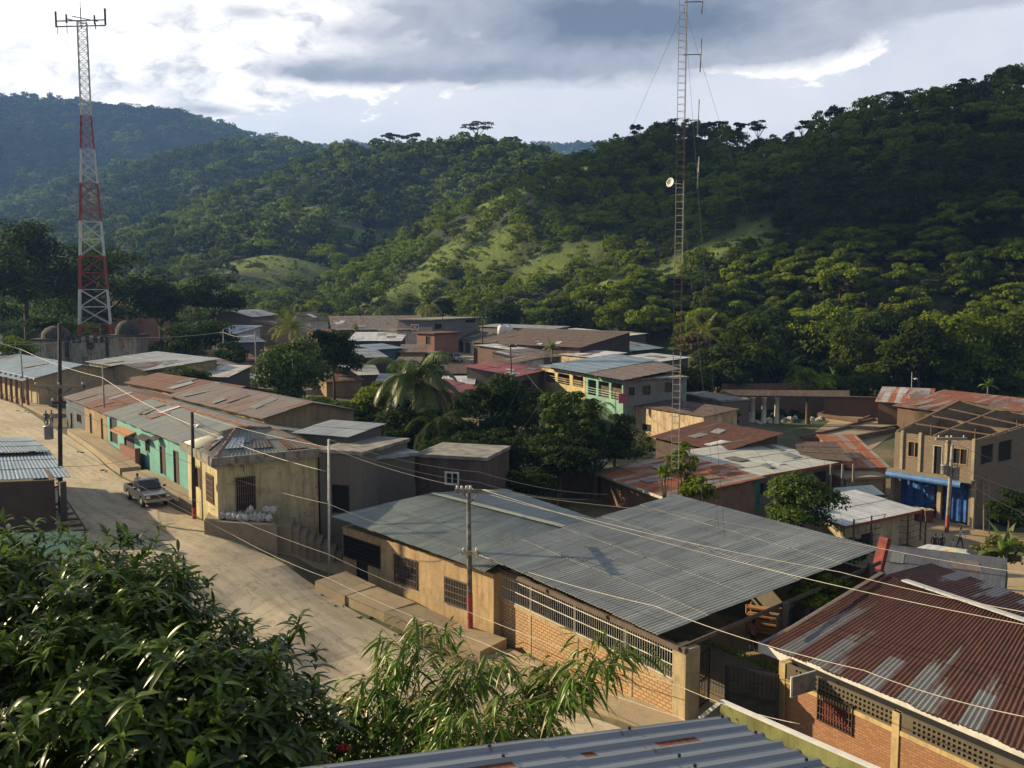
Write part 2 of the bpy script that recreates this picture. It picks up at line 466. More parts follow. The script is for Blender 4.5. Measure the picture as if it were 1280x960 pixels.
wv2 = T.n('ShaderNodeCombineXYZ'); T.L(T.m('ADD', AZ, T.m('MULTIPLY', T.m('SUBTRACT', wv, .5), .05)), wv2.inputs[0]); T.L(T.m('ADD', T.m('MULTIPLY', EL, 1.9), T.m('MULTIPLY', T.m('SUBTRACT', wv, .5), .07)), wv2.inputs[1])
wv2 = wv2.outputs[0]
n1 = T.noise(wv2, 11, 9, .58, .0)
n2 = T.noise(T.mapv(wv2, (1, 1, 1), (3.3, 1.2, 0)), 26, 8, .6, .0)
n3 = T.noise(T.mapv(cv, (1, 1, 1), (7.1, 4.2, 0)), 4, 6, .55)
nz = T.m('ADD', T.m('MULTIPLY', T.m('SUBTRACT', n1, .5), 1.9), T.m('MULTIPLY', T.m('SUBTRACT', n2, .5), .8))
mw = addn([blob(330, 48, 170, 50, 1.1), blob(150, 92, 150, 40, 1.0), blob(490, 62, 150, 42, 1.0), blob(10, 112, 100, 16, .8), blob(265, 128, 80, 20, .8), blob(620,60,160,30,.8), blob(960,66,90,30,.9), blob(1060,60,60,24,.6), blob(620,22,200,26,.6)])
fw = T.ramp(T.m('ADD', mw, nz), [(.40, 0.0), (.56, 1.0)])
mg = addn([blob(770, 14, 270, 62, 1.35), blob(985, 36, 120, 36, 1.0), blob(600, 84, 200, 24, 1.1), blob(400, 92, 110, 16, .75), blob(210, 112, 90, 14, .6), blob(255,138,60,9,.9), blob(640, 6, 170, 26, .8), blob(1230, -4, 110, 14, .9), blob(305,14,40,12,.7), blob(935,66,44,10,.6), blob(440,40,70,14,.55)])
fg = T.ramp(T.m('ADD', mg, T.m('MULTIPLY', nz, .75)), [(.40, 0.0), (.95, 1.0)])
fd = T.ramp(T.m('ADD', addn([blob(790, 24, 240, 46, 1.1), blob(560,92,200,14,.5), blob(400,96,110,12,.4)]), T.m('MULTIPLY', nz, .5)), [(.25, 0.0), (1.0, 1.0)])
veil = T.m('ADD', .84, T.m('MULTIPLY', T.m('SUBTRACT', n3, .5), .8), clamp=True)
K = 1.0/.11
def kc(r, g, b): return (r*K, g*K, b*K)
c = T.mix(veil, sky.outputs[0], kc(.79,.80,.84))
lw = T.ramp(T.m('ADD', blob(60,30,300,80,1.1), T.m('MULTIPLY', nz, .25)), [(.1, 0.0), (.9, 1.0)])
c = T.mix(lw, c, kc(1.0,1.0,1.02))
shade = T.ramp(T.m('ADD', .5, T.m('ADD', T.m('MULTIPLY', T.m('SUBTRACT', n2, .5), 2.2), T.m('MULTIPLY', T.m('SUBTRACT', n1, .5), 1.5))), [(.1,0.0),(.75,1.0)])
white = T.mix(shade, kc(.62,.63,.67), kc(1.3,1.26,1.2))
c = T.mix(fw, c, white)
grey = T.mix(fd, kc(.46,.49,.55), kc(.15,.19,.265))
c = T.mix(fg, c, grey)
# grey overcast added overhead and behind the viewer to cut the ambient light
over = T.ramp(T.m('ADD', T.m('MULTIPLY', EL, 1.0), T.m('MULTIPLY', T.m('SUBTRACT', n3, .5), .3)), [(.36, 0.0), (.62, 1.0)])
back = T.ramp(T.m('ABSOLUTE', AZ), [(.55, 0.0), (1.0, 1.0)])
ov_ = T.m('MAXIMUM', over, T.m('MULTIPLY', back, .85))
c = T.mix(T.m('MULTIPLY', ov_, .93), c, T.mix(n3, kc(.10,.13,.18), kc(.26,.29,.34)))
bg = T.n('ShaderNodeBackground'); bg.inputs['Strength'].default_value = .083
T.L(c, bg.inputs['Color'])
wo = T.n('ShaderNodeOutputWorld'); T.L(bg.outputs[0], wo.inputs['Surface'])
cam = bpy.data.cameras.new('camera'); co = bpy.data.objects.new('camera', cam); COL.objects.link(co)
co.location = (0, 0, CZ); co.rotation_euler = (math.radians(90)-PIT, 0, 0)
cam.sensor_width = 36; cam.lens = 36*F/1280; cam.clip_start = .1; cam.clip_end = 9000
SC.camera = co
SC.view_settings.view_transform = 'Standard'; SC.view_settings.look = 'None'; SC.view_settings.exposure = .78; SC.view_settings.gamma = 1
SC.view_settings.use_curve_mapping = False
cy = SC.cycles
SC.render.engine = 'CYCLES'
cy.use_denoising = True; cy.max_bounces = 6; cy.diffuse_bounces = 3; cy.glossy_bounces = 2; cy.transmission_bounces = 3; cy.transparent_max_bounces = 6; cy.volume_bounces = 0
cy.sample_clamp_indirect = 4
try: cy.denoiser = 'OPENIMAGEDENOISE'; cy.denoising_prefilter = 'FAST'
except Exception: pass
# ------------------------------------------------------------------ haze
hz = MB(); hz.box((200, 1450, 165), 4400, 4300, 470)
hm = bpy.data.materials.new('haze'); hm.use_nodes = True; hm.node_tree.nodes.clear(); T = NT(hm.node_tree)
pv = T.n('ShaderNodeVolumePrincipled'); pv.inputs['Color'].default_value = (.24,.46,1,1); pv.inputs['Density'].default_value = .00018
pv.inputs['Anisotropy'].default_value = .2
oo = T.n('ShaderNodeOutputMaterial'); T.L(pv.outputs[0], oo.inputs['Volume'])
ho = hz.build('haze', hm); tag(ho, 'thin bluish evening haze filling the valley air', None, None, 'stuff')

# ------------------------------------------------------------------ unseen solid blockers added on the sun side to shade the right hill and the far left range
def cloud_blocker(target, t, rx, ry, seed, label):
    rng_ = np.random.default_rng(seed); c = Vector(target)+SUN_DIR*t; mb = MB()
    for k in range(26):
        a = rng_.uniform(0, 6.28); r = math.sqrt(rng_.uniform())*.85; s = rng_.uniform(.22,.42)*min(rx, ry)
        side = Vector((-SUN_DIR.y, SUN_DIR.x, 0)).normalized(); upv = Vector((0,0,1))
        q = c+side*(math.cos(a)*r*rx)+upv*(math.sin(a)*r*ry*.5)+SUN_DIR*rng_.normal()*30+upv*(0)
        mb.lathe(q, [(.01,-s*.7),(s*.7,-s*.5),(s,0),(s*.75,s*.5),(s*.4,s*.7),(.01,s*.78)], 12)
    m, T = newmat('blocker_white'); T.b.inputs['Base Color'].default_value = (.8,.8,.82,1); T.b.inputs['Roughness'].default_value = 1
    o = mb.build('cloud_blocker', m); tag(o, label, None, None, 'structure'); return o
cloud_blocker((215, 330, 70), 1500, 150, 190, 1, 'added unseen cloudlike blocker low in the west that shades the right hill')
cloud_blocker((-720, 1750, 130), 2300, 620, 420, 2, 'added unseen large cloudlike blocker in the west that shades the far left range')
cloud_blocker((165, 225, 25), 1300, 60, 80, 3, 'added unseen small cloudlike blocker in the west that dapples the foot of the right hill')
# ------------------------------------------------------------------ terrain sheets
def ground_mat():
    m, T = newmat('dirt_and_grass')
    g = T.n('ShaderNodeNewGeometry').outputs['Position']
    at = T.n('ShaderNodeAttribute'); at.attribute_name = 'tint'
    a = T.noise(g, .12, 6, .6); b_ = T.noise(g, 1.1, 8, .7); d = T.noise(g, 9, 5, .7)
    c = T.mix(T.ramp(a, [(.42, 0.0), (.58, 1.0)]), (.21,.155,.085), (.045,.06,.018))
    c = T.mix(T.m('MULTIPLY', T.ramp(b_, [(.5, 0.0), (.62, 1.0)]), .8), c, (.05,.065,.02))
    c = T.mix(T.m('MULTIPLY', d, .5), c, (.13,.10,.06))
    c = T.mix(at.outputs['Fac'], c, T.mix(b_, (.02,.035,.008), (.07,.095,.02)))
    T.L(c, T.b.inputs['Base Color']); T.b.inputs['Roughness'].default_value = .95
    bump(T, b_, .4, .15)
    return m
def hill_mat():
    m, T = newmat('forest_floor')
    g = T.n('ShaderNodeNewGeometry').outputs['Position']
    at = T.n('ShaderNodeAttribute'); at.attribute_name = 'tint'
    a = T.noise(g, .08, 8, .7); b_ = T.noise(g, .6, 6, .7)
    c = T.mix(T.ramp(a, [(.35, 0.0), (.65, 1.0)]), (.012,.022,.005), (.03,.045,.010))
    gr = T.mix(T.ramp(b_, [(.3, 0.0), (.7, 1.0)]), (.065,.10,.014), (.17,.225,.032))
    c = T.mix(at.outputs['Fac'], c, gr)
    T.L(c, T.b.inputs['Base Color']); T.b.inputs['Roughness'].default_value = .95
    bump(T, b_, .8, 1.0)
    return m
CLEAR = []   # grassy clearings (x, y, rx, ry, rot)
def clearing(px, py, Y, rx, ry, rot=0):
    p = atY(px, py, Y); CLEAR.append((p.x, p.y, rx, ry, rot))
clearing(640,280,385,16,26,-.5); clearing(665,255,398,10,16,-.4); clearing(470,362,312,22,9,.5); clearing(530,360,300,20,9,.5); clearing(720,270,395,9,14); clearing(610,345,320,12,12); clearing(450,300,520,20,12); clearing(300,345,400,20,10); clearing(1000,215,340,26,14); clearing(615,300,372,10,16,-.5); clearing(500,345,320,22,12,.5); clearing(545,330,338,18,9,.6); clearing(690,232,408,8,10)
clearing(340,330,430,34,22); clearing(250,360,380,26,16); clearing(420,335,470,24,16); clearing(880,335,262,30,15); clearing(800,350,255,18,12)
clearing(380,262,550,30,16); clearing(690,345,300,14,10); clearing(590,385,262,16,7); clearing(740,330,300,9,12,.3)
def clearmask(x, y):
    w = np.zeros(np.shape(x)); wob = fbm(x/12, y/12, 31, 3)
    for cx, cy_, rx, ry, rot in CLEAR:
        dx, dy = x-cx, y-cy_; c, s = math.cos(rot), math.sin(rot)
        a = (dx*c+dy*s)/rx; b = (-dx*s+dy*c)/ry
        w = np.maximum(w, np.clip(1.3-(a*a+b*b)*1.25-(wob-.5)*2.6, 0, 1))
    return w
az = np.concatenate([np.arange(-180, -44, 4.0), np.arange(-44, 44, .22), np.arange(44, 180, 4.0)])
rr = np.concatenate([[1.5], np.geomspace(3, 4200, 330)])
A, R = np.meshgrid(np.radians(az), rr)
X = R*np.sin(A); Y = R*np.cos(A); Z = terrain(X, Y)
naz = len(az); nr = len(rr)
V = np.stack([X, Y, Z], -1).reshape(-1, 3)
ii, jj = np.meshgrid(np.arange(nr-1), np.arange(naz), indexing='ij'); j2 = (jj+1) % naz
Q = np.stack([ii*naz+jj, ii*naz+j2, (ii+1)*naz+j2, (ii+1)*naz+jj], -1).reshape(-1, 4)
Q = Q[:, ::-1]
cut = int(np.searchsorted(rr, 215))
near = Q[:(cut)*naz]; far = Q[(cut)*naz:]
tint = clearmask(V[:,0], V[:,1])
rv = np.hypot(V[:,0], V[:,1])
tint = np.where(rv < 216, np.clip((rv-118-(V[:,0] < 20)*18)/22+.9*(fbm(V[:,0]/9, V[:,1]/9, 3, 3)-.5), .12, 1), tint)
tint = np.where(rv < 36, np.maximum(tint, .75), tint)
def sub(V, Q, t):
    u, inv = np.unique(Q, return_inverse=True); return V[u], inv.reshape(Q.shape), t[u]
GM = ground_mat(); HM = hill_mat()
v_, q_, t_ = sub(V, near, tint); c0 = np.array([[0,0,tz(0,0.1)]]); 
o = link('ground', np_mesh('ground', v_, q_, GM, t_, True)); tag(o, kind='structure')
v_, q_, t_ = sub(V, far, tint); o = link('hills', np_mesh('hills', v_, q_, HM, t_, True)); tag(o, kind='structure')
# ------------------------------------------------------------------ leaf crowns as meshes
def rot_basis(rng, n, up_bias=.0):
    a = rng.normal(size=(n,3)); a[:,2] += up_bias; a /= np.linalg.norm(a, axis=1, keepdims=True)
    b = rng.normal(size=(n,3)); b -= a*(a*b).sum(1, keepdims=True); b /= np.linalg.norm(b, axis=1, keepdims=True)
    return a, b, np.cross(a, b)
def crown_np(seed, lobes, leaves, rx, rz, leaf, lob_r=.42, flat=0.0, cz=0.0, gap=.15, style='round'):
    """leaf faces scattered over the shells of many lobes; gives V, Q, tint (local, crown centre at cz)"""
    rng = np.random.default_rng(seed)
    C = []
    while len(C) < lobes:
        p = rng.uniform(-1, 1, 3); d = np.linalg.norm(p)
        if d > 1 or d < .35: continue
        if style == 'umbrella' and p[2] < -.35: continue
        if style == 'dome' and p[2] < -.55: continue
        C.append(p)
    C = np.array(C); C[:,2] = np.where(style == 'umbrella', C[:,2]*.8, C[:,2])
    lr = lob_r*rng.uniform(.6, 1.25, lobes)
    lt = rng.uniform(0, 1, lobes)
    w = lr**2; w /= w.sum()
    idx = rng.choice(lobes, leaves, p=w)
    d = rng.normal(size=(leaves,3)); d /= np.linalg.norm(d, axis=1, keepdims=True)
    d[:,2] = np.where(d[:,2] < -.3, -d[:,2], d[:,2])
    rad = lr[idx]*rng.uniform(.6, 1.12, leaves)
    P = C[idx]*(1-.35*lob_r)+d*rad[:,None]*np.array([1,1,.75])
    P *= np.array([rx, rx, rz])
    a, b, n = rot_basis(rng, leaves)
    nn = d*1.1+n*.75; nn[:,2] += .25; nn /= np.linalg.norm(nn, axis=1, keepdims=True)
    b = b-nn*(b*nn).sum(1, keepdims=True); b /= np.linalg.norm(b, axis=1, keepdims=True); a = np.cross(b, nn)
    s = leaf*rng.uniform(.55, 1.3, leaves)[:,None]
    fold = nn*s*.22
    V = np.stack([P-b*s*.62, P+a*s*.34-fold*.2, P+b*s*.62-fold, P-a*s*.34-fold*.2], 1).reshape(-1,3)
    V[:,2] += cz
    Q = np.arange(leaves*4).reshape(-1,4)
    t = np.clip(.25+.42*lt[idx]+.25*rng.uniform(-.6,1,leaves)+.12*d[:,2], 0, 1)
    return V, Q, np.repeat(t, 4)
def trunk_mb(h, r, seed, spread=1.2, limbs=4, top=None):
    rng = random.Random(seed); b = MB()
    fork = h*.6
    b.tube([(0,0,-.6), (rng.uniform(-.05,.05),rng.uniform(-.05,.05),fork*.5), (rng.uniform(-.12,.12)*h*.3,rng.uniform(-.1,.1)*h*.3,fork)], [r*1.25, r, r*.8], 7)
    for i in range(limbs):
        a = i*2*math.pi/limbs+rng.uniform(-.4,.4); e = rng.uniform(.6, 1.1)
        p1 = Vector((math.cos(a)*spread*.45, math.sin(a)*spread*.45, fork+(h-fork)*.5*e))
        p2 = Vector((math.cos(a)*spread, math.sin(a)*spread, fork+(h-fork)*1.1*e))
        b.tube([(0,0,fork*.92), p1, p2], [r*.55, r*.35, r*.14], 5)
        q = p1.lerp(p2,.4); a2 = a+rng.uniform(.5,1.0)
        b.tube([q, q+Vector((math.cos(a2)*spread*.4, math.sin(a2)*spread*.4, (h-fork)*.35))], [r*.25, r*.08], 5)
    return b
BARK = plain('bark', (.10,.075,.05), .95, 0, .25, 6)
BARKP = plain('pale_bark', (.27,.23,.18), .95, 0, .25, 6)
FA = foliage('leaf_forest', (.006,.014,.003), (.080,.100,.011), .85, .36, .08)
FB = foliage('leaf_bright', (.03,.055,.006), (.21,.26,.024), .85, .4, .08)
FY = foliage('leaf_yellow', (.10,.12,.02), (.36,.34,.05), .6, .3, .3)
FD = foliage('leaf_dark', (.004,.010,.003), (.028,.046,.009), .75, .28, .12)
FG = foliage('leaf_gloss', (.010,.025,.004), (.080,.125,.015), .6, .34, .18)
def tree_mesh(name, seed, lobes, leaves, rx, rz, leaf, h, mats, style='round', tr=.22, lob=.42):
    """single mesh: trunk and crown, local, foot at 0"""
    V, Q, t = crown_np(seed, lobes, leaves, rx, rz, leaf, lob, cz=h-rz*.9, style=style)
    tb = trunk_mb(h-rz*1.0, tr, seed, rx*.5, 4)
    tv = np.array(tb.v); tq = [f for f in tb.f if len(f) == 4]
    V2 = np.concatenate([V, tv]); Q2 = np.concatenate([Q, np.array(tq)+len(V)])
    mi = [0]*len(Q)+[1]*len(tq)
    return np_mesh(name, V2, Q2, mats, np.concatenate([t, np.zeros(len(tv))]), False, 4, mi)
# ------------------------------------------------------------------ the woods
rngw = np.random.default_rng(11)
def scatter(r0, r1, a0, a1, sp):
    area = (r1*r1-r0*r0)*.5*math.radians(a1-a0); n = int(area/(sp*sp*.8))
    a = np.radians(rngw.uniform(a0, a1, n*2)); r = np.sqrt(rngw.uniform(r0*r0, r1*r1, n*2))
    x = r*np.sin(a); y = r*np.cos(a)
    key = {}; keep = []
    g = sp*.72
    for i in range(len(x)):
        k = (int(x[i]//g), int(y[i]//g))
        if k in key: continue
        key[k] = 1; keep.append(i)
        if len(keep) >= n*1.15: break
    return x[keep], y[keep]
TR = []
for r0, r1, sp in ((163,300,5.6),(300,450,6.8),(450,760,8.5),(760,1200,11),(1200,2050,14.5),(2600,3100,26)):
    a0, a1 = (-32, 32) if r0 < 1200 else ((-32, -6) if r0 < 2500 else (-14, 10))
    if r0 >= 760 and r0 < 1200: a1 = -4
    x, y = scatter(r0, r1, a0, a1, sp)
    TR.append(np.stack([x, y, np.full(len(x), sp)], 1))
TR = np.concatenate(TR)
tx, ty, ts = TR.T
zb = base_z(tx, ty); zt = terrain(tx, ty); cm = clearmask(tx, ty)
rad = np.hypot(tx, ty)
onhill = (zt-zb) > np.where(rad < 260, 3.0, 1.0)
thin = fbm(tx/26, ty/26, 77, 3)
keep = (cm < .35) & (onhill | ((rad > 250) & (thin > .3)) | ((tx/ty > .2) & (rad > 168+.0*tx)))
tx, ty, ts, zt, rad, thin = [q[keep] for q in (tx, ty, ts, zt, rad, thin)]
# drop what lies behind a crest: march towards the camera
def visible(x, y, z):
    vis = np.ones(len(x), bool)
    for k in np.linspace(.25, .97, 46):
        zz = terrain(x*k, y*k); zl = CZ+(z-CZ)*k
        vis &= ~(zz > zl+1.0)
    return vis
vis = visible(tx, ty, zt+11)
tx, ty, ts, zt, rad, thin = [q[vis] for q in (tx, ty, ts, zt, rad, thin)]
order = np.argsort(rad); tx, ty, ts, zt, rad, thin = [q[order] for q in (tx, ty, ts, zt, rad, thin)]
print('forest trees', len(tx))
PROT = []
for k, (st, rx, rz, h, mt) in enumerate([('round',3.4,3.3,6.4,FA),('dome',4.2,3.3,6.8,FA),('dome',4.4,3.0,6.6,FA),('dome',3.8,3.7,7.2,FD),('round',3.0,3.8,7.4,FD),
                                        ('dome',3.6,3.0,6.0,FB),('umbrella',4.2,2.8,6.8,FB),('round',2.6,2.4,4.8,FB),('round',3.0,3.0,7.6,FY)]):
    PROT.append(tree_mesh('woodland_tree', 40+k, 30, 2600, rx, rz, .48, h, [mt, BARK], st, .2, .30))
NF = 290
LAB = {0:'broad dark green tree in the woods at the foot of the hills', 1:'sunlit lighter green tree in the woods at the foot of the hills', 2:'yellow-green flowering crown standing out of the dark hillside woods'}
cnt = 0
for i in range(min(NF, len(tx))):
    b_ = fbm(np.array([tx[i]/40]), np.array([ty[i]/40]), 51, 3)[0]+rngw.uniform(-.22,.22)
    k = int(rngw.integers(0,5)) if b_ < .53-.1*math.exp(-((tx[i]/ty[i]-.02)/.16)**2) else 5+int(rngw.integers(0,3))  # lighter crowns favoured mid-slope, sunlight put into the leaf colour
    s = rngw.uniform(.7, 1.25)
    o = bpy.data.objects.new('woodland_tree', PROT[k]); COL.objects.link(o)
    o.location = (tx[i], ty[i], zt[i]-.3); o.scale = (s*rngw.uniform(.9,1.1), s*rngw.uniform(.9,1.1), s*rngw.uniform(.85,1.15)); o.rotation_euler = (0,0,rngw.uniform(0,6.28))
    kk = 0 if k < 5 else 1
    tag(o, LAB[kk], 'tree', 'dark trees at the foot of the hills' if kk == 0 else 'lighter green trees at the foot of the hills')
# the rest of the woods: nobody could count it
def forest(sel, name, label, leaves, leaf, mats):
    vs, qs, tn, mi = [], [], [], []
    protos = []
    for k, (st, rx, rz, h) in enumerate([('round',3.4,3.2,6.4),('dome',4.2,3.2,6.8),('umbrella',4.6,2.6,8.0),('dome',3.8,3.6,7.4),('round',2.8,3.4,7.8),('round',3.0,2.6,5.2)]):
        protos.append(crown_np(400+k+leaves, 22, leaves, rx, rz, leaf, .34, cz=h-rz*.9, style=st))
    off = 0
    for i in sel:
        V0, Q0, t0 = protos[int(rngw.integers(0, len(protos)))]
        s = ts[i]/7.0*rngw.uniform(.7, 1.25)*np.array([1, 1, rngw.uniform(.85, 1.15)])
        a = rngw.uniform(0, 6.28); c, sn = math.cos(a), math.sin(a)
        P = V0*s; P = np.stack([P[:,0]*c-P[:,1]*sn, P[:,0]*sn+P[:,1]*c, P[:,2]], 1)+np.array([tx[i], ty[i], zt[i]-.6])
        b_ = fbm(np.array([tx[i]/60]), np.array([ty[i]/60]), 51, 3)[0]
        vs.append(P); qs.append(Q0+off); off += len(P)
        lit = math.exp(-((tx[i]/ty[i]-.02)/.16)**2)*.32-.06*(tx[i]/ty[i] > .27)  # sunlit middle slope and darker right hill painted through leaf colour
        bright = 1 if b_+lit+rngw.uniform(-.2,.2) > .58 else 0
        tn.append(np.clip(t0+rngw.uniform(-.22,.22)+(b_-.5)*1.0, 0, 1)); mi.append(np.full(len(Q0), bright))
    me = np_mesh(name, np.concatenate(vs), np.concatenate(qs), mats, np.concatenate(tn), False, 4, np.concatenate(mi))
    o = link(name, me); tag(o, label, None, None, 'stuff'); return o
idx = np.arange(NF, len(tx))
x_, y_ = scatter(160, 330, -30, 32, 4.2); zt_ = terrain(x_, y_); zb_ = base_z(x_, y_); c_ = clearmask(x_, y_); r_ = np.hypot(x_, y_)
k_ = (c_ < .5) & ((zt_-zb_ > 1.5) | ((x_/y_ > .19)) | (r_ > 255)) & visible(x_, y_, zt_+4)
tx = np.concatenate([tx, x_[k_]]); ty = np.concatenate([ty, y_[k_]]); zt = np.concatenate([zt, zt_[k_]-.9]); rad = np.concatenate([rad, r_[k_]]); ts = np.concatenate([ts, np.full(k_.sum(), 3.4)])
x_, y_ = scatter(240, 560, -20, 20, 3.6); c_ = clearmask(x_, y_); zt_ = terrain(x_, y_); r_ = np.hypot(x_, y_)
k_ = (c_ > .4) & (rngw.uniform(0,1,len(x_)) < .42) & visible(x_, y_, zt_+2)
tx = np.concatenate([tx, x_[k_]]); ty = np.concatenate([ty, y_[k_]]); zt = np.concatenate([zt, zt_[k_]+.1]); rad = np.concatenate([rad, r_[k_]]); ts = np.concatenate([ts, np.full(k_.sum(), 1.6)])
idx = np.arange(NF, len(tx))
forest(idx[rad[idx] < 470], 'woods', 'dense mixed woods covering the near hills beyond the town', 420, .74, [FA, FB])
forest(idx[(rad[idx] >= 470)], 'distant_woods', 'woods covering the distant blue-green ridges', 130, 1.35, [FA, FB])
# ------------------------------------------------------------------ roads and pavements
def concrete_mat(name, col, joints=True):
    m, T = newmat(name)
    g = T.n('ShaderNodeNewGeometry').outputs['Position']
    uv = T.n('ShaderNodeUVMap').outputs[0]
    a = T.noise(g, .22, 6, .6); b_ = T.noise(g, 1.6, 7, .7, .3); d = T.noise(g, 14, 4, .7)
    c = T.mix(T.ramp(a, [(.35, 0.0), (.65, 1.0)]), tuple(x*.72 for x in col), col)
    c = T.mix(T.m('MULTIPLY', T.ramp(b_, [(.52, 0.0), (.68, 1.0)]), .5), c, (.13,.10,.06))
    c = T.mix(T.m('MULTIPLY', T.ramp(d, [(.4, 0.0), (.7, 1.0)]), .25), c, tuple(x*1.3 for x in col))
    if joints:
        br = T.n('ShaderNodeTexBrick'); T.L(uv, br.inputs['Vector']); br.inputs['Scale'].default_value = 1; br.offset = 0
        br.inputs['Brick Width'].default_value = 3.2; br.inputs['Row Height'].default_value = 3.0; br.inputs['Mortar Size'].default_value = .035
        c = T.mix(T.m('MULTIPLY', br.outputs['Fac'], .35), c, (.14,.11,.07))
        tr = T.noise(T.mapv(uv, (.12, 1.1, 1)), 1.0, 5, .6)
        c = T.mix(T.m('MULTIPLY', T.ramp(tr, [(.46, 0.0), (.66, 1.0)]), .5), c, (.19,.145,.085))
        ph_ = T.noise(g, .7, 8, .75, 1.2)
        c = T.mix(T.m('MULTIPLY', T.ramp(ph_, [(.56, 0.0), (.62, 1.0)]), .55), c, (.20,.16,.10))
    T.L(c, T.b.inputs['Base Color']); T.b.inputs['Roughness'].default_value = .92
    bump(T, b_, .25, .03)
    return m
ROADM = concrete_mat('street_concrete', (.50,.425,.30))
PAVE = concrete_mat('pavement_concrete', (.36,.28,.18), False)
KERB = concrete_mat('old_concrete', (.27,.22,.15), False)
DIRT = concrete_mat('packed_dirt', (.36,.27,.16), False)
def strip(name, left, right, mat, lift, n=60, w=14, label=None, kind='structure', thick=.25):
    """sheet between two ground lines given in photo points, draped on the terrain"""
    def line(pl):
        P = [ground(*p) for p in pl]; L = [0]
        for a, b in zip(P[:-1], P[1:]): L.append(L[-1]+(b-a).length)
        def f(t):
            t *= L[-1]
            for i in range(len(P)-1):
                if t <= L[i+1] or i == len(P)-2:
                    k = (t-L[i])/max(1e-6, L[i+1]-L[i]); return P[i].lerp(P[i+1], k)
        return f, L[-1]
    fl, ll = line(left); fr, lr = line(right); LL = max(ll, lr)
    xy = np.zeros((n+1, w+1, 2))
    for i in range(n+1):
        a = fl(i/n); b = fr(i/n)
        for j in range(w+1):
            p = a.lerp(b, j/w); xy[i, j] = (p.x, p.y)
    z = terrain(xy[...,0], xy[...,1])+lift
    mb = MB()
    for i in range(n):
        for j in range(w):
            q = [(i,j),(i,j+1),(i+1,j+1),(i+1,j)]
            wd = (Vector(xy[i,0])-Vector(xy[i,w])).length
            mb.poly([(xy[a,b,0], xy[a,b,1], z[a,b]) for a, b in q], [(a/n*LL, b/w*wd) for a, b in q], sm=True)
    # skirt
    edge = [(0,j) for j in range(w+1)]+[(i,w) for i in range(1,n+1)]+[(n,j) for j in range(w-1,-1,-1)]+[(i,0) for i in range(n-1,0,-1)]
    for k in range(len(edge)):
        a = edge[k]; b = edge[(k+1) % len(edge)]
        pa = (xy[a][0], xy[a][1], z[a]); pb = (xy[b][0], xy[b][1], z[b])
        mb.poly([pb, pa, (pa[0],pa[1],pa[2]-thick), (pb[0],pb[1],pb[2]-thick)])
    o = mb.build(name, mat); tag(o, label, None, None, kind); return o
# ------------------------------------------------------------------ building kit
def wall_run(mb, P, Q, zb, zt, holes=(), th=.2, m=0, nout=None, zt2=None):
    """wall from P to Q (2D), thickness inwards; holes (u0,u1,z0,z1)"""
    P = Vector((P[0], P[1])); Q = Vector((Q[0], Q[1])); d = (Q-P); L = d.length; d.normalize()
    n = Vector((d.y, -d.x)) if nout is None else Vector(nout)
    us = sorted(set([0.0, L]+[min(max(h[i], 0), L) for h in holes for i in (0, 1)]))
    zs = sorted(set([zb, zt]+[min(max(h[i], zb), zt) for h in holes for i in (2, 3)]))
    def pt(u, w, z): return (P.x+d.x*u-n.x*w, P.y+d.y*u-n.y*w, z)
    for i in range(len(us)-1):
        # merge vertical runs
        run = None
        for k in range(len(zs)-1):
            uc = (us[i]+us[i+1])/2; zc = (zs[k]+zs[k+1])/2
            hole = any(h[0] < uc < h[1] and h[2] < zc < h[3] for h in holes)
            if not hole:
                if run is None: run = [zs[k], zs[k+1]]
                else: run[1] = zs[k+1]
            if (hole or k == len(zs)-2) and run is not None:
                a, b = run; u0, u1 = us[i], us[i+1]
                F_ = [pt(u0,0,a), pt(u1,0,a), pt(u1,0,b), pt(u0,0,b)]; B_ = [pt(u0,th,a), pt(u1,th,a), pt(u1,th,b), pt(u0,th,b)]
                flip = (Vector((F_[1][0]-F_[0][0], F_[1][1]-F_[0][1])).cross(Vector((0,0))) if False else None)
                mb.poly(F_, [(u0,a),(u1,a),(u1,b),(u0,b)], m); mb.poly(B_[::-1], [(u1,a),(u0,a),(u0,b),(u1,b)][::-1], m)
                mb.poly([F_[3],F_[2],B_[2],B_[3]], None, m); mb.poly([F_[0],B_[0],B_[1],F_[1]], None, m)
                mb.poly([F_[1],B_[1],B_[2],F_[2]], None, m); mb.poly([F_[0],F_[3],B_[3],B_[0]], None, m)
                run = None
            elif hole: run = None
def prism_wall(mb, pts, n, th=.2, m=0):
    """upright polygon with thickness (gable triangles); n: outward 2D normal"""
    o = Vector((n[0], n[1], 0))*-th
    A = [Vector(p) for p in pts]; B = [p+o for p in A]
    def uvf(p): return (p.x*-n[1]+p.y*n[0], p.z)
    mb.poly(A, [uvf(p) for p in A], m); mb.poly(B[::-1], [uvf(p) for p in B[::-1]], m)
    for i in range(len(A)):
        j = (i+1) % len(A); mb.poly([A[j], A[i], B[i], B[j]], None, m)
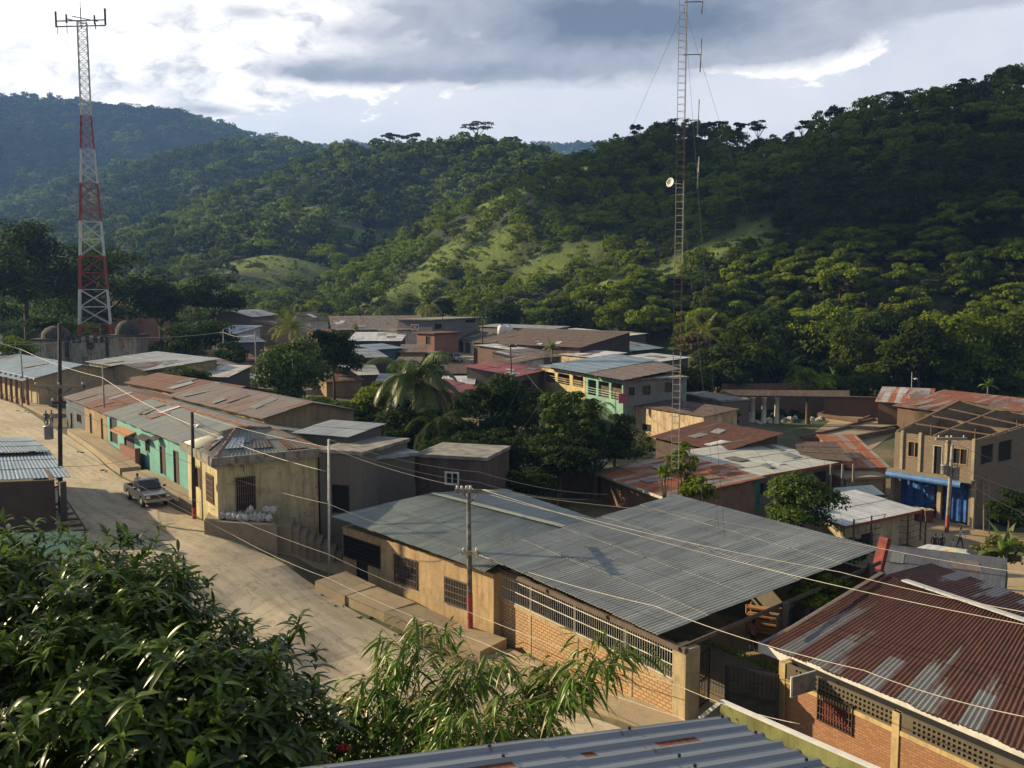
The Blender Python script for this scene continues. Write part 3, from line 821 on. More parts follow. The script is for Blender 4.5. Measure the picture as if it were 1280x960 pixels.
def sheet(mb, c00, c10, c11, c01, period=0, amp=.02, rows=2.6, th=.035, m=0, rnd=None, jit=.06, uoff=0):
    """roof plane, eave c00-c10, top c01-c11. Overlapping rows of (optionally corrugated) sheets"""
    c00, c10, c11, c01 = map(Vector, (c00, c10, c11, c01))
    rnd = rnd or random.Random(int(abs(c00.x*31+c00.y*17))+3)
    Wd = max((c10-c00).length, (c11-c01).length); L = max((c01-c00).length, (c11-c10).length)
    nrm = (c10-c00).cross(c01-c00)
    if nrm.length < 1e-6: nrm = (c10-c00).cross(c11-c00)
    nrm.normalize()
    if nrm.z < 0: nrm = -nrm
    nr = max(1, round(L/rows))
    def P(s, t):
        return (c00.lerp(c10, s)).lerp(c01.lerp(c11, s), t)
    if period:
        ncol = max(2, int(Wd/period*4))
    else: ncol = max(1, int(Wd/.82))
    us = [i/ncol for i in range(ncol+1)]
    per_sheet = max(1, int(.82/(Wd/ncol)))
    u0 = rnd.uniform(0, 50)
    for r in range(nr):
        t0 = r/nr; t1 = min(1, (r+1)/nr+.12/L) if r < nr-1 else 1.0
        js = {}
        T_, B_ = [], []
        for i, s in enumerate(us):
            k = i//per_sheet
            if k not in js: js[k] = (rnd.uniform(-1, 1)*jit, rnd.uniform(0, 1)*.012)
            w = 0
            if period: w = amp*(0, 1, 0, -1)[i % 4]
            ta = t0+js[k][0]/L if (r > 0 or True) else t0
            lo = P(s, ta)+nrm*(.028+w+js[k][1]) if r > 0 else P(s, ta)+nrm*(w+js[k][1])
            hi = P(s, t1)+nrm*(w)
            T_.append((lo, hi, s*Wd, ta*L, t1*L))
        for i in range(ncol):
            a, b = T_[i], T_[i+1]
            mb.poly([a[0], b[0], b[1], a[1]], [(u0+a[2],a[3]),(u0+b[2],b[3]),(u0+b[2],b[4]),(u0+a[2],a[4])], m, sm=False)
            d = nrm*-th
            mb.poly([a[1]+d, b[1]+d, b[0]+d, a[0]+d], [(u0+a[2],a[4]),(u0+b[2],b[4]),(u0+b[2],b[3]),(u0+a[2],a[3])], m)
            if r == 0 or True: mb.poly([a[0]+d, b[0]+d, b[0], a[0]], None, m)
            if r == nr-1: mb.poly([b[1]+d, a[1]+d, a[1], b[1]], None, m)
        for q, fl in ((T_[0], 0), (T_[-1], 1)):
            d = nrm*-th; pl = [q[0], q[1], q[1]+d, q[0]+d]
            mb.poly(pl if fl == 0 else pl[::-1], None, m)
WOOD = plain('dark_wood', (.12,.075,.045), .8)
WOODL = plain('raw_timber', (.36,.24,.13), .85)
DARK = plain('dark_interior', (.012,.011,.01), .9)  # near-black sheets in openings, standing for the unlit inside
GLASS = None
def glass_mat():
    m, T = newmat('window_glass'); T.b.inputs['Base Color'].default_value = (.02,.024,.028,1); T.b.inputs['Roughness'].default_value = .12
    MATS['window_glass'] = m; return m
GLASS = glass_mat()
IRON = plain('dark_iron', (.035,.032,.03), .55, .4)
WHITE = plain('white_paint', (.72,.70,.65), .6, 0, .1)
GREY = plain('grey_concrete', (.24,.225,.20), .92, 0, .25, 1.2)
def fr(P, Q):
    P = Vector((P[0],P[1])); Q = Vector((Q[0],Q[1])); d = (Q-P); L = d.length; d.normalize()
    return P, d, L
def pxu(P, Q, px, py):
    """photo point on the upright plane through P, Q -> (u, z)"""
    d = ray(px, py); P = Vector((P[0],P[1])); Q = Vector((Q[0],Q[1])); e = (Q-P).normalized(); n = Vector((e.y, -e.x))
    t = P.dot(n)/(d.x*n.x+d.y*n.y); p = Vector((d.x*t, d.y*t)); return (p-P).dot(e), CZ+d.z*t
def opening(root, P, Q, n, h, style='window', name=None, mats=None, label=None, th=.2):
    """joinery set in a wall hole h=(u0,u1,z0,z1): frame, pane or leaf, bars"""
    P, d, L = fr(P, Q); u0, u1, z0, z1 = h
    n = Vector(n)
    def pt(u, w, z): return Vector((P.x+d.x*u+n.x*w, P.y+d.y*u+n.y*w, z))
    def bx(mb, ua, ub, za, zb_, w0, w1, m=0):
        c = [pt(ua,w1,za), pt(ub,w1,za), pt(ub,w0,za), pt(ua,w0,za), pt(ua,w1,zb_), pt(ub,w1,zb_), pt(ub,w0,zb_), pt(ua,w0,zb_)]
        mb.hexa(c, m)
    mats = mats or {}
    fm = mats.get('frame', WOOD); f = mats.get('fw', .07)
    mb = MB()
    bx(mb, u0, u0+f, z0, z1, -.14, .03); bx(mb, u1-f, u1, z0, z1, -.14, .03); bx(mb, u0+f, u1-f, z1-f, z1, -.14, .03)
    if style not in ('door', 'opening'): bx(mb, u0+f, u1-f, z0, z0+f, -.14, .05)
    if style in ('window', 'shutters') and u1-u0 > .7:
        um = (u0+u1)/2; bx(mb, um-.03, um+.03, z0+f, z1-f, -.12, .0)
    nm = name or ('door' if style in ('door', 'gate') else 'window')
    o = mb.build(nm, fm, root)
    if label: o['label'] = label
    mb = MB(); bx(mb, u0+f, u1-f, z0+(0 if style in ('door','opening') else f), z1-f, -.13, -.09)
    pm = mats.get('pane', GLASS if style != 'door' else WOOD)
    mb.build('leaf' if style in ('door', 'shutters') else 'pane', pm, o)
    if style == 'grille':
        mb = MB(); bm_ = mats.get('bars', IRON); k = max(3, int((u1-u0)/.13)); w = mats.get('bar', .018)
        for i in range(k+1):
            u = u0+.02+(u1-u0-.04)*i/k; bx(mb, u-w/2, u+w/2, z0, z1, .035, .055+w/2)
        kk = mats.get('rails', 3)
        for i in range(kk+1):
            z = z0+.02+(z1-z0-.04)*i/kk; bx(mb, u0, u1, z-.015, z+.015, .055+w/2+.003, .075+w/2+.003)
        mb.build('grille', bm_, o)
    return o
def house(name, label, A, B, He, depth, roof='back', wall=None, rm=None, rise=1.2, over=.45, ridge=.5, fr_holes=(), right_holes=(), left_holes=(),
          period=0, cat='house', group=None, zbase=None, He2=None, D=None, fascia=None, th=.2, rows=2.6, overs=None, rust_cap=None, nowall=False, amp=.022, base_m=None, floor_drop=.5, gable_wall=None, side=None):
    """A, B: photo points of the front wall's top corners (height He below the eye). Depth goes away from the viewer."""
    a = atH(A[0], A[1], He); b = atH(B[0], B[1], He)
    P = Vector((a.x, a.y)); Q = Vector((b.x, b.y)); d = (Q-P).normalized(); n = Vector((d.y, -d.x))
    if n.dot(P) > 0: n = -n
    if D is not None:
        pd = atH(D[0], D[1], He); dv = Vector((pd.x, pd.y))-Q; dv = -n*abs(dv.dot(-n))
    else: dv = -n*depth
    depth = dv.length
    zt = CZ-He
    R2 = Q+dv; L2 = P+dv
    zb = min(tz(p.x, p.y) for p in (P, Q, R2, L2))-floor_drop if zbase is None else zbase
    root = thing(name, label, cat, (((P+Q)/2+dv/2).x, ((P+Q)/2+dv/2).y, zb), group)
    wall = wall or PLC
    def cv(Pa, Qa, hs):
        out = []
        for h in hs:
            u0, z1 = pxu(Pa, Qa, h[0], h[1]); u1, z0 = pxu(Pa, Qa, h[2], h[3])
            um = abs(u1-u0)
            u0, u1 = min(u0,u1), max(u0,u1); z0, z1 = min(z0,z1), max(z0,z1)
            L = (Vector(Qa)-Vector(Pa)).length
            u0 = max(.12, u0); u1 = min(L-.12, u1); z1 = min(z1, zt-.12)
            if u1-u0 < .2 or z1-z0 < .2: continue
            out.append(((u0, u1, z0, z1), h[4] if len(h) > 4 else 'window', h[5] if len(h) > 5 else None, h[6] if len(h) > 6 else None))
        return out
    Fh = cv(P, Q, fr_holes); Rh = cv(Q, R2, right_holes); Lh = cv(L2, P, left_holes)
    ins = d*th
    if not nowall:
        mb = MB()
        wall_run(mb, P, Q, zb, zt, [h[0] for h in Fh], th, nout=n)
        wall_run(mb, R2-d*0, L2, zb, zt, [], th, nout=-n)
        if side is not None:
            mb.build('wall', wall, root); mb = MB()
        q0 = Q-n*th; r0 = R2+n*th
        Rs = [((h[0][0]-th, h[0][1]-th, h[0][2], h[0][3])) for h in Rh]
        Ls = [((h[0][0]-th, h[0][1]-th, h[0][2], h[0][3])) for h in Lh]
        wall_run(mb, q0, r0, zb, zt, Rs, th, nout=d)
        wall_run(mb, L2+n*th, P-n*th, zb, zt, Ls, th, nout=-d)
        v3 = lambda p, z: Vector((p.x, p.y, z))
        if roof == 'gable':
            M1 = Q+dv*ridge; M2 = P+dv*ridge
            prism_wall(mb, [v3(Q, zt), v3(R2, zt), v3(M1, zt+rise)], d, th); prism_wall(mb, [v3(L2, zt), v3(P, zt), v3(M2, zt+rise)], -d, th)
        elif roof == 'gend':
            M1 = P+(Q-P)*ridge; M2 = L2+(R2-L2)*ridge
            prism_wall(mb, [v3(P, zt), v3(Q, zt), v3(M1, zt+rise)], n, th); prism_wall(mb, [v3(R2, zt), v3(L2, zt), v3(M2, zt+rise)], -n, th)
        elif roof == 'back':
            prism_wall(mb, [v3(Q, zt), v3(R2, zt), v3(R2, zt+rise)], d, th); prism_wall(mb, [v3(L2, zt), v3(P, zt), v3(L2, zt+rise)], -d, th)
            prism_wall(mb, [v3(R2, zt), v3(L2, zt), v3(L2, zt+rise), v3(R2, zt+rise)], -n, th)
        elif roof == 'front':
            prism_wall(mb, [v3(Q, zt), v3(R2, zt), v3(Q, zt+rise)], d, th); prism_wall(mb, [v3(L2, zt), v3(P, zt), v3(P, zt+rise)], -d, th)
            prism_wall(mb, [v3(P, zt), v3(Q, zt), v3(Q, zt+rise), v3(P, zt+rise)], n, th)
        mb.build('side_wall' if side is not None else 'wall', side or wall, root)
        for hs, Pa, Qa, nn in ((Fh, P, Q, n), (Rh, Q, R2, d), (Lh, L2, P, -d)):
            for h, st, mt, lb in hs:
                if st == 'void': continue
                opening(root, Pa, Qa, nn, h, st, None, mt, lb)
    # roof
    ov = over; os_ = overs if overs is not None else over
    V3 = lambda p, z: Vector((p.x, p.y, z))
    e = .06
    pf = V3(P+n*ov-d*os_, zt+e); qf = V3(Q+n*ov+d*os_, zt+e); qb = V3(R2-n*ov+d*os_, zt+e); pb = V3(L2-n*ov-d*os_, zt+e)
    rm = rm or ZG
    mb = MB(); rr_ = random.Random(hash(name+label) % 1000 if False else len(label)*7+len(name))
    if roof == 'back':
        k = rise/depth
        qb.z += rise+ov*k; pb.z = qb.z; pf.z -= ov*k; qf.z = pf.z
        sheet(mb, pf, qf, qb, pb, period, amp, rows, rnd=rr_)
    elif roof == 'front':
        k = rise/depth
        pf.z += rise+ov*k; qf.z = pf.z; qb.z -= ov*k; pb.z = qb.z
        sheet(mb, qb, pb, pf, qf, period, amp, rows, rnd=rr_)
    elif roof == 'gable':
        M1 = V3(Q+dv*ridge+d*os_, zt+e+rise); M2 = V3(P+dv*ridge-d*os_, zt+e+rise)
        k1 = rise/(depth*ridge); k2 = rise/(depth*(1-ridge))
        pf.z -= ov*k1; qf.z -= ov*k1; qb.z -= ov*k2; pb.z -= ov*k2
        sheet(mb, pf, qf, M1, M2, period, amp, rows, rnd=rr_); sheet(mb, qb, pb, M2, M1, period, amp, rows, rnd=rr_)
    elif roof == 'gend':
        W2 = (Q-P).length
        M1 = V3(P+(Q-P)*ridge+n*ov, zt+e+rise); M2 = V3(L2+(R2-L2)*ridge-n*ov, zt+e+rise)
        k1 = rise/(W2*ridge); k2 = rise/(W2*(1-ridge))
        pf.z -= os_*k1; pb.z -= os_*k1; qf.z -= os_*k2; qb.z -= os_*k2
        sheet(mb, pb, pf, M1, M2, period, amp, rows, rnd=rr_); sheet(mb, qf, qb, M2, M1, period, amp, rows, rnd=rr_)
    elif roof == 'hip':
        hl = min(depth/2, (Q-P).length/2-.2)
        M1 = V3(Q+dv*.5-d*hl, zt+e+rise); M2 = V3(P+dv*.5+d*hl, zt+e+rise)
        sheet(mb, pf, qf, M1, M2, period, amp, rows, rnd=rr_); sheet(mb, qb, pb, M2, M1, period, amp, rows, rnd=rr_)
        sheet(mb, qf, qb, M1+V3(Vector((0,.01)),0), M1, period, amp, rows, rnd=rr_); sheet(mb, pb, pf, M2+V3(Vector((0,.01)),0), M2, period, amp, rows, rnd=rr_)
    elif roof == 'flat':
        mb.hexa([pf, qf, qb, pb, pf+Vector((0,0,.22)), qf+Vector((0,0,.22)), qb+Vector((0,0,.22)), pb+Vector((0,0,.22))])
    rf = mb.build('roof', rm, root)
    if roof in ('gable', 'gend') and rust_cap:
        mb = MB(); mb.bar(M1+Vector((0,0,.05)), M2+Vector((0,0,.05)), .34, .07); mb.build('ridge_cap', rust_cap, rf)
    if roof in ('gable','back','gend') and depth > 5.5 and (Q-P).length > 4.5:
        pq = [pf, qf, M1, M2] if roof == 'gable' else [pf, qf, qb, pb] if roof == 'back' else [qf, qb, M2, M1]
        pn = (pq[1]-pq[0]).cross(pq[3]-pq[0]).normalized(); pn = pn if pn.z > 0 else -pn
        ar = (pq[1]-pq[0]).length*(pq[3]-pq[0]).length; rq = random.Random(len(label)*13+int(depth*7)); npat = int(min(6, ar/20))
        Lu = (pq[1]-pq[0]).length; Lv = (pq[3]-pq[0]).length
        for k_ in range(npat):
            s0 = rq.uniform(.03,.85); t0_ = rq.uniform(.03,.6); sw = rq.uniform(.7,1.7)/Lu; tw_ = rq.uniform(1.2,2.6)/Lv; sk = rq.uniform(-.05,.05)
            s1 = min(.98, s0+sw); t1_ = min(.97, t0_+tw_)
            fq = lambda s_, t_: pq[0].lerp(pq[1], s_).lerp(pq[3].lerp(pq[2], s_), t_)+pn*(.055+.01*k_)
            mp = MB(); sheet(mp, fq(s0+sk*.5,t0_), fq(s1+sk*.5,t0_), fq(s1-sk*.5,t1_), fq(s0-sk*.5,t1_), rows=9, jit=0); mp.build('patch_sheet', [ZO2, ZO2, ZT, ZG, ZT, ZR, ZW][rq.randrange(7)], rf)
    if fascia:
        mb = MB(); lo = pf; hi = qf
        mb.bar(lo+Vector((n.x*.03, n.y*.03, -.08)), hi+Vector((n.x*.03, n.y*.03, -.08)), .04, .22); mb.build('fascia', fascia, rf)
    root_info = dict(root=root, P=P, Q=Q, R=R2, L=L2, n=n, d=d, zt=zt, zb=zb)
    return root_info
# roof and wall materials
ZG = zinc('zinc_grey', (.27,.29,.30), .12)
ZH = zinc('zinc_hall', (.27,.285,.27), .02, vary=.25, rough=.55, streak=1.0, rows=2.9, metal=.1)
ZS = zinc('zinc_small', (.245,.275,.25), .05, vary=.25, rough=.55, streak=.8, metal=.1)
ZB = zinc('zinc_blue', (.20,.27,.33), .04, vary=.22, rough=.5)
ZW = zinc('zinc_bright', (.55,.56,.55), .04, vary=.2, rough=.45, metal=.2)
ZC = zinc('zinc_cream', (.46,.46,.40), .04, vary=.14, rough=.5, metal=.1)
ZR = zinc('zinc_rusty', (.30,.27,.25), .72, (.15,.048,.026), vary=.3)
ZRR = zinc('zinc_all_rust', (.22,.19,.17), .92, (.115,.045,.028), vary=.3)
ZO = zinc('zinc_orange', (.36,.29,.22), .66, (.26,.085,.035), vary=.5, bandy=.6)
ZM = zinc('zinc_mixed_rust', (.21,.21,.205), .90, (.062,.021,.015), vary=.2, bandy=.35, sheet=.8, rows=2.2, vgrad=.07, streak=.6)
ZT = zinc('zinc_tan', (.19,.155,.125), .5, (.12,.06,.037), vary=.35)
ZO2 = zinc('old_grey_green', (.20,.215,.185), .22, (.16,.08,.045), vary=.3)
ZRED = zinc('red_sheet', (.27,.06,.045), .05, vary=.15, metal=0, rough=.6)
ZP = zinc('patched_light', (.50,.47,.43), .45, (.25,.07,.035), vary=.6, bandy=.5)
ZN = zinc('zinc_near', (.24,.265,.29), .10, (.22,.06,.03), vary=.12, rough=.42, streak=.5, sheet=1.2, rows=3.4)
TILE = zinc('clay_tile_roof', (.10,.068,.052), .3, (.075,.045,.035), sheet=.25, rows=.5, vary=.6, metal=0, rough=.9)
PLC = plaster('cream_plaster', (.52,.43,.26), .5)
PLG = plaster('grey_plaster', (.165,.15,.13), .7)
PLGR = plaster('grey_block_wall', (.135,.125,.115), .7)
PLD = plaster('dark_brown_wall', (.085,.055,.045), .5)
PLW = plaster('white_plaster', (.66,.62,.54), .45)
PLT = plaster('teal_plaster', (.16,.42,.37), .35, (.10,.22,.18))
PLTAN = plaster('tan_plaster', (.34,.24,.13), .5)
PLP = plaster('pink_plaster', (.27,.13,.10), .5)
PLY = plaster('yellow_plaster', (.55,.44,.22), .45)
PLGN = plaster('green_plaster', (.22,.42,.33), .45)
PLB = plaster('blue_plaster', (.07,.12,.18), .5)
PLO = plaster('old_church_plaster', (.42,.38,.28), .75, (.10,.09,.07))
ADOBE = plaster('adobe', (.13,.08,.05), .5)
BR1 = brick('red_brick', (.38,.18,.09), (.26,.11,.055), (.20,.13,.075), .30, .105, .016, .9)
BR2 = brick('dark_brick', (.10,.06,.045), (.07,.045,.035), (.09,.075,.06), .3, .1, .012)
BR3 = brick('relief_brick', (.50,.32,.16), (.44,.27,.13), (.20,.12,.065), .34, .16, .035, 1.0)
BLOCK = brick('concrete_block', (.26,.20,.14), (.19,.145,.10), (.12,.095,.07), .4, .2, .02, .8)
# ------------------------------------------------------------------ streets
strip('street', [(-260,512),(-120,530),(0,560),(40,600),(60,660),(110,740),(250,880),(430,1060)],
      [(-160,468),(-60,478),(20,506),(84,545),(150,597),(215,636),(262,655),(330,694),(408,742),(450,770),(560,826),(640,858),(760,905),(860,950),(1010,1030)], ROADM, .05, 110, 18)
strip('side_street', [(330,690),(400,712),(440,728)], [(345,660),(420,672),(460,690)], DIRT, .035, 14, 8)
strip('market_street', [(1050,652),(1115,672),(1180,700),(1260,760)], [(1090,628),(1130,640),(1220,662),(1400,690)], DIRT, .05, 24, 10)
strip('far_street', [(545,436),(556,452),(578,470),(600,480)], [(570,432),(600,444),(640,462),(660,474)], DIRT, .06, 20, 8)
strip('ruins_ground', [(1000,556),(1040,564),(1085,566)], [(1055,512),(1110,512),(1150,522)], DIRT, .04, 10, 8)
strip('yard', [(868,860),(868,905)], [(985,860),(985,905)], DIRT, .05, 10, 10)
strip('inner_yard', [(880,790),(900,850)], [(1000,770),(1010,850)], DIRT, .04, 12, 10)
def plinth(name, line, width, top, label, mat=PAVE, cat='pavement', kind='structure', n=None, below=.8):
    """raised walk along a line of photo ground points, going away from the viewer"""
    mb = MB(); P = [ground(*p) for p in line]
    for a, b in zip(P[:-1], P[1:]):
        d = Vector((b.x-a.x, b.y-a.y)).normalized(); nn = Vector((d.y, -d.x))
        if nn.dot(Vector((a.x, a.y))) > 0: nn = -nn
        za, zb_ = a.z+top, b.z+top
        w = -nn*width
        mb.hexa([(a.x,a.y,a.z-below),(b.x,b.y,b.z-below),(b.x+w.x,b.y+w.y,b.z-below),(a.x+w.x,a.y+w.y,a.z-below),
                 (a.x,a.y,za),(b.x,b.y,zb_),(b.x+w.x,b.y+w.y,zb_),(a.x+w.x,a.y+w.y,za)])
    o = mb.build(name, mat); tag(o, label, None, None, kind); return o
plinth('pavement', [(-60,476),(-20,484),(20,503),(56,522)], 2.0, .35, 'raised pavement in front of the long low school arcade')
plinth('pavement', [(84,543),(110,562),(150,594)], 1.6, .55, 'stepped brown walk in front of the tan and blue house')
plinth('pavement', [(153,596),(185,612),(222,633)], 1.9, .35, 'pavement below the turquoise wall')
plinth('pavement', [(224,634),(240,640),(276,655)], 2.6, .75, 'pink concrete platform at the corner of the cream house', PAVE)
a = atH(255,651,14.0); b = atH(346,657,14.0); mb = MB()
mb.hexa([(a.x,a.y,1.5),(b.x,b.y,1.5),(b.x-3,b.y+8,1.5),(a.x-1,a.y+5,1.5),(a.x,a.y,6.0),(b.x,b.y,6.0),(b.x-3,b.y+8,6.0),(a.x-1,a.y+5,6.0)])
o = mb.build('terrace', KERB); tag(o, 'raised terrace holding the white sacks', None, None, 'structure')
plinth('pavement', [(394,738),(420,752),(431,757)], 2.4, .55, 'raised pavement left of the step gap')
plinth('pavement', [(433,757),(480,778),(540,806),(600,828)], 2.2, .55, 'raised pavement in front of the small tan building')
plinth('pavement', [(600,827),(640,846),(700,872),(760,896),(850,934)], 1.9, .22, 'low pavement below the patterned brick wall')
st = thing('garden_stair', 'dark concrete steps going down beside the cream corner house', 'stairs', ground(370,680))
mb = MB(); a = atH(352,657,14.2); b = atH(424,700,17.0)
for i in range(9):
    t = i/8; p = a.lerp(b, t)
    mb.box((p.x, p.y+1.0, p.z-1.5), .95, 2.2, 3.0, .1)
mb.build('step', KERB, st)
# ------------------------------------------------------------------ the small tan building and the big hall by the street
def quad_roof(mb, pts, **k):
    sheet(mb, *[atH(*p) for p in pts], **k)
hs = thing('shop_house', 'small tan plastered building with grey-green tin roof and barred windows on the street', 'house', (-3, 58, 2))
A = atH(428,658,14.5); B = atH(617,718,14.5)
P = Vector((A.x,A.y)); Q = Vector((B.x,B.y)); d = (Q-P).normalized(); n = Vector((d.y,-d.x)); n = n if n.dot(P) < 0 else -n
zt = CZ-14.5; zb = min(tz(P.x,P.y), tz(Q.x,Q.y))-.6
def H4(x0,y0,x1,y1,P=P,Q=Q):
    u0, z1 = pxu(P,Q,x0,y0); u1, z0 = pxu(P,Q,x1,y1)
    # z taken at the middle column
    return [u0, u1, z0, z1]
def hz_(x0, yt0, x1, yb1, P, Q):
    """opening from its left-top point and its right-bottom point"""
    u0, z1 = pxu(P,Q,x0,yt0); u1, z0 = pxu(P,Q,x1,yb1); return (u0, u1, z0, z1)
h1 = hz_(430,668,476,711,P,Q); hd = hz_(446,700,460,734,P,Q); h2 = hz_(493,692,522,737,P,Q); h3 = hz_(556,720,585,763,P,Q)
hd = (hd[0], hd[1], hd[2]-.1, h1[2])
mb = MB()
wall_run(mb, P, Q, zb, zt, [h1, hd, h2, h3], .22, nout=n)
Rb = Q-n*12; Lb = P-n*12
wall_run(mb, Q-n*.22, Rb, zb, zt, [], .22, nout=d); wall_run(mb, Lb, P-n*.22, zb, zt, [], .22, nout=-d)
wall_run(mb, Rb, Lb, zb, zt, [], .22, nout=-n)
mb.build('wall', plaster('tan_street_plaster', (.50,.36,.19), .45, (.22,.12,.06)), hs)
# red-brown painted foot
mb = MB(); wall_run(mb, P+n*.012, Q+n*.012, zb, pxu(P,Q,520,775)[1], [(hd[0],hd[1],zb,9)], .01, nout=n); mb.build('painted_base', plaster('ochre_base', (.42,.24,.13), .5), hs)
opening(hs, P, Q, n, h1, 'grille', 'window', {'pane':DARK,'bars':IRON,'rails':5,'bar':.03}, 'wide dark lattice window over the shop door')
opening(hs, P, Q, n, (hd[0],hd[1],hd[2],hd[3]-.004), 'door', 'door', {'pane':IRON,'frame':IRON})
opening(hs, P, Q, n, h2, 'grille', 'window', {'pane':DARK,'bars':plain('grille_paint',(.16,.13,.10),.6),'rails':4,'bar':.03})
opening(hs, P, Q, n, h3, 'grille', 'window', {'pane':DARK,'bars':plain('grille_paint',(.16,.13,.10),.6),'rails':4,'bar':.03})
mb = MB()
quad_roof(mb, [(414,645,13.85),(607,714,14.15),(706,658,12.8),(541,616,12.5)], period=.22, amp=.022, rows=3.1)
quad_roof(mb, [(752,651,13.5),(632,611,13.2),(541,616,12.5),(706,658,12.8)], period=.22, amp=.022, rows=3.1)
rf = mb.build('roof', ZS, hs)
mb = MB(); mb.bar(atH(541,616,12.45), atH(706,658,12.75), .35, .05); mb.build('ridge_cap', ZS, rf)

hall = thing('market_hall', 'large open hall with wide corrugated grey shed roof over patterned brick wall with white bars', 'hall', (6, 48, 1.5))
A = atH(618,709,14.4); B = atH(858,814,14.4)
P = Vector((A.x,A.y)); Q = Vector((B.x,B.y)); d = (Q-P).normalized(); n = Vector((d.y,-d.x)); n = n if n.dot(P) < 0 else -n
HP, HQ, HN, HD = P.copy(), Q.copy(), n.copy(), d.copy()
L = (Q-P).length; zt = CZ-14.35; zb = 1.0
uA, zg1 = pxu(P,Q,621,752); uB, zg2 = pxu(P,Q,837,847)
zs = (zg1+zg2)/2-.0
print('hall', L, zt, zs, uA, uB, tz(P.x,P.y), tz(Q.x,Q.y))
gz0 = zs; gz1 = zt-.2
mb = MB()
us = [.0, .95] + [.95+(L-1.75)*k/3 for k in (1,2,3)] + [L]
wall_run(mb, P+d*.35, Q-d*.75, zb, gz0, [], .15, nout=n); mb.build('brick_panel', BR3, hall)
mb = MB()
for k, u in enumerate([.0, 3.2, 7.0, 10.8]):
    if u > L-1: continue
    w = .35 if k == 0 else .18
    top = zt if k == 0 else gz0
    wall_run(mb, P+d*u+n*.03, P+d*(u+w)+n*.03, zb, top+ (0.0 if k == 0 else .0), [], .27, nout=n)
wall_run(mb, Q-d*.75+n*.03, Q+n*.03, zb, zt, [], .8, nout=n)
mb.build('pillar', plaster('pillar_plaster', (.44,.34,.19), .4), hall)
mb = MB(); wall_run(mb, P+d*.352+n*.045, Q-d*.752+n*.045, gz0+.002, gz0+.14, [], .24, nout=n); mb.build('sill', plaster('pillar_plaster', (.44,.34,.19), .4), hall)
g = MB(); gb = gz0+.16
def hp(u, w, z): return Vector((P.x+d.x*u+n.x*w, P.y+d.y*u+n.y*w, z))
u = .42
while u < L-.8:
    g.bar(hp(u, -.02, gb), hp(u, -.02, gz1), .022); u += .155
for z in (gb+.02, gb+.62, gb+1.15, gz1): g.bar(hp(.38,.0,z), hp(L-.78,.0,z), .03)
for uu in (3.3, 6.9, 10.5):
    if uu < L-1: g.bar(hp(uu,-.02,gb), hp(uu,-.02,gz1+.1), .07)
g.build('window_grille', plain('white_bars', (.74,.70,.62), .6), hall)
# back and left walls, inner floor, roof posts
mb = MB(); D_ = 13.0
for k in range(4):
    wall_run(mb, P-n*(.3+k*D_/4)+d*.3, P-n*((k+1)*D_/4+.295)+d*.3, zb, zt-.1+k*.32, [], .2, nout=-d)
wall_run(mb, Q-n*D_, P-n*D_+d*.3, zb-1, zt+1.0, [], .2, nout=-n)
mb.build('wall', PLG, hall)
mb = MB(); mb.bar(hp(0,.0,zt-.05), hp(L,.0,zt-.05), .2, .22)
for k in range(4):
    uu = .3+(L-.6)*k/3; mb.bar(hp(uu,.2,zt-.02), hp(uu,-D_,zt+1.45), .08, .16)
mb.bar(hp(L-.1,-6,zb-1), hp(L-.1,-6,zt+.8), .25, .25); mb.bar(hp(L-.1,-12,zb-1), hp(L-.1,-12,zt+1.6), .25, .25)
mb.build('roof_frame', plain('steel_frame', (.12,.09,.07), .7), hall)
mb = MB(); quad_roof(mb, [(597,691,13.4),(823,793,13.95),(1101,685,12.15),(845,618,11.75)], period=.21, amp=.022, rows=2.9)
mb.build('roof', ZH, hall)
# ------------------------------------------------------------------ gate and yard between the hall and the brick house
gt = thing('yard_wall', 'low mossy wall topped with small plants in front of the shaded yard', 'wall', ground(925,845))
a = atH(868,800,15.6); b = atH(975,842,15.6)
mb = MB(); wall_run(mb, (a.x,a.y), (b.x,b.y), 1.0, a.z, [], .25); mb.build('wall', PLG, gt)
rng = np.random.default_rng(5)
def moss_strip(name, a, b, n, h, w, mat, parent=None, leaf=.12):
    a = Vector(a); b = Vector(b); P = []
    off = WL[parent.name] if parent is not None else Vector((0,0,0))
    V, Q, t = [], [], []
    for i in range(n):
        s = rng.uniform(); p = a.lerp(b, s)+Vector((rng.normal()*w, rng.normal()*w, abs(rng.normal())*h))-off
        u = Vector(rng.normal(size=3)).normalized(); v = u.cross(Vector((0,0,1))).normalized(); L_ = leaf*rng.uniform(.5,1.4)
        V += [p-v*L_*.3, p+u*L_*.5-v*.0, p+v*L_*.3, p-u*L_*.5]; Q.append([4*i,4*i+1,4*i+2,4*i+3]); t += [rng.uniform()]*4
    me = np_mesh(name, np.array([tuple(x) for x in V]), np.array(Q), mat, t)
    o = link(name, me, parent); return o
moss_strip('plants', a+Vector((0,0,.05)), b+Vector((0,0,.05)), 900, .12, .12, FB, gt)
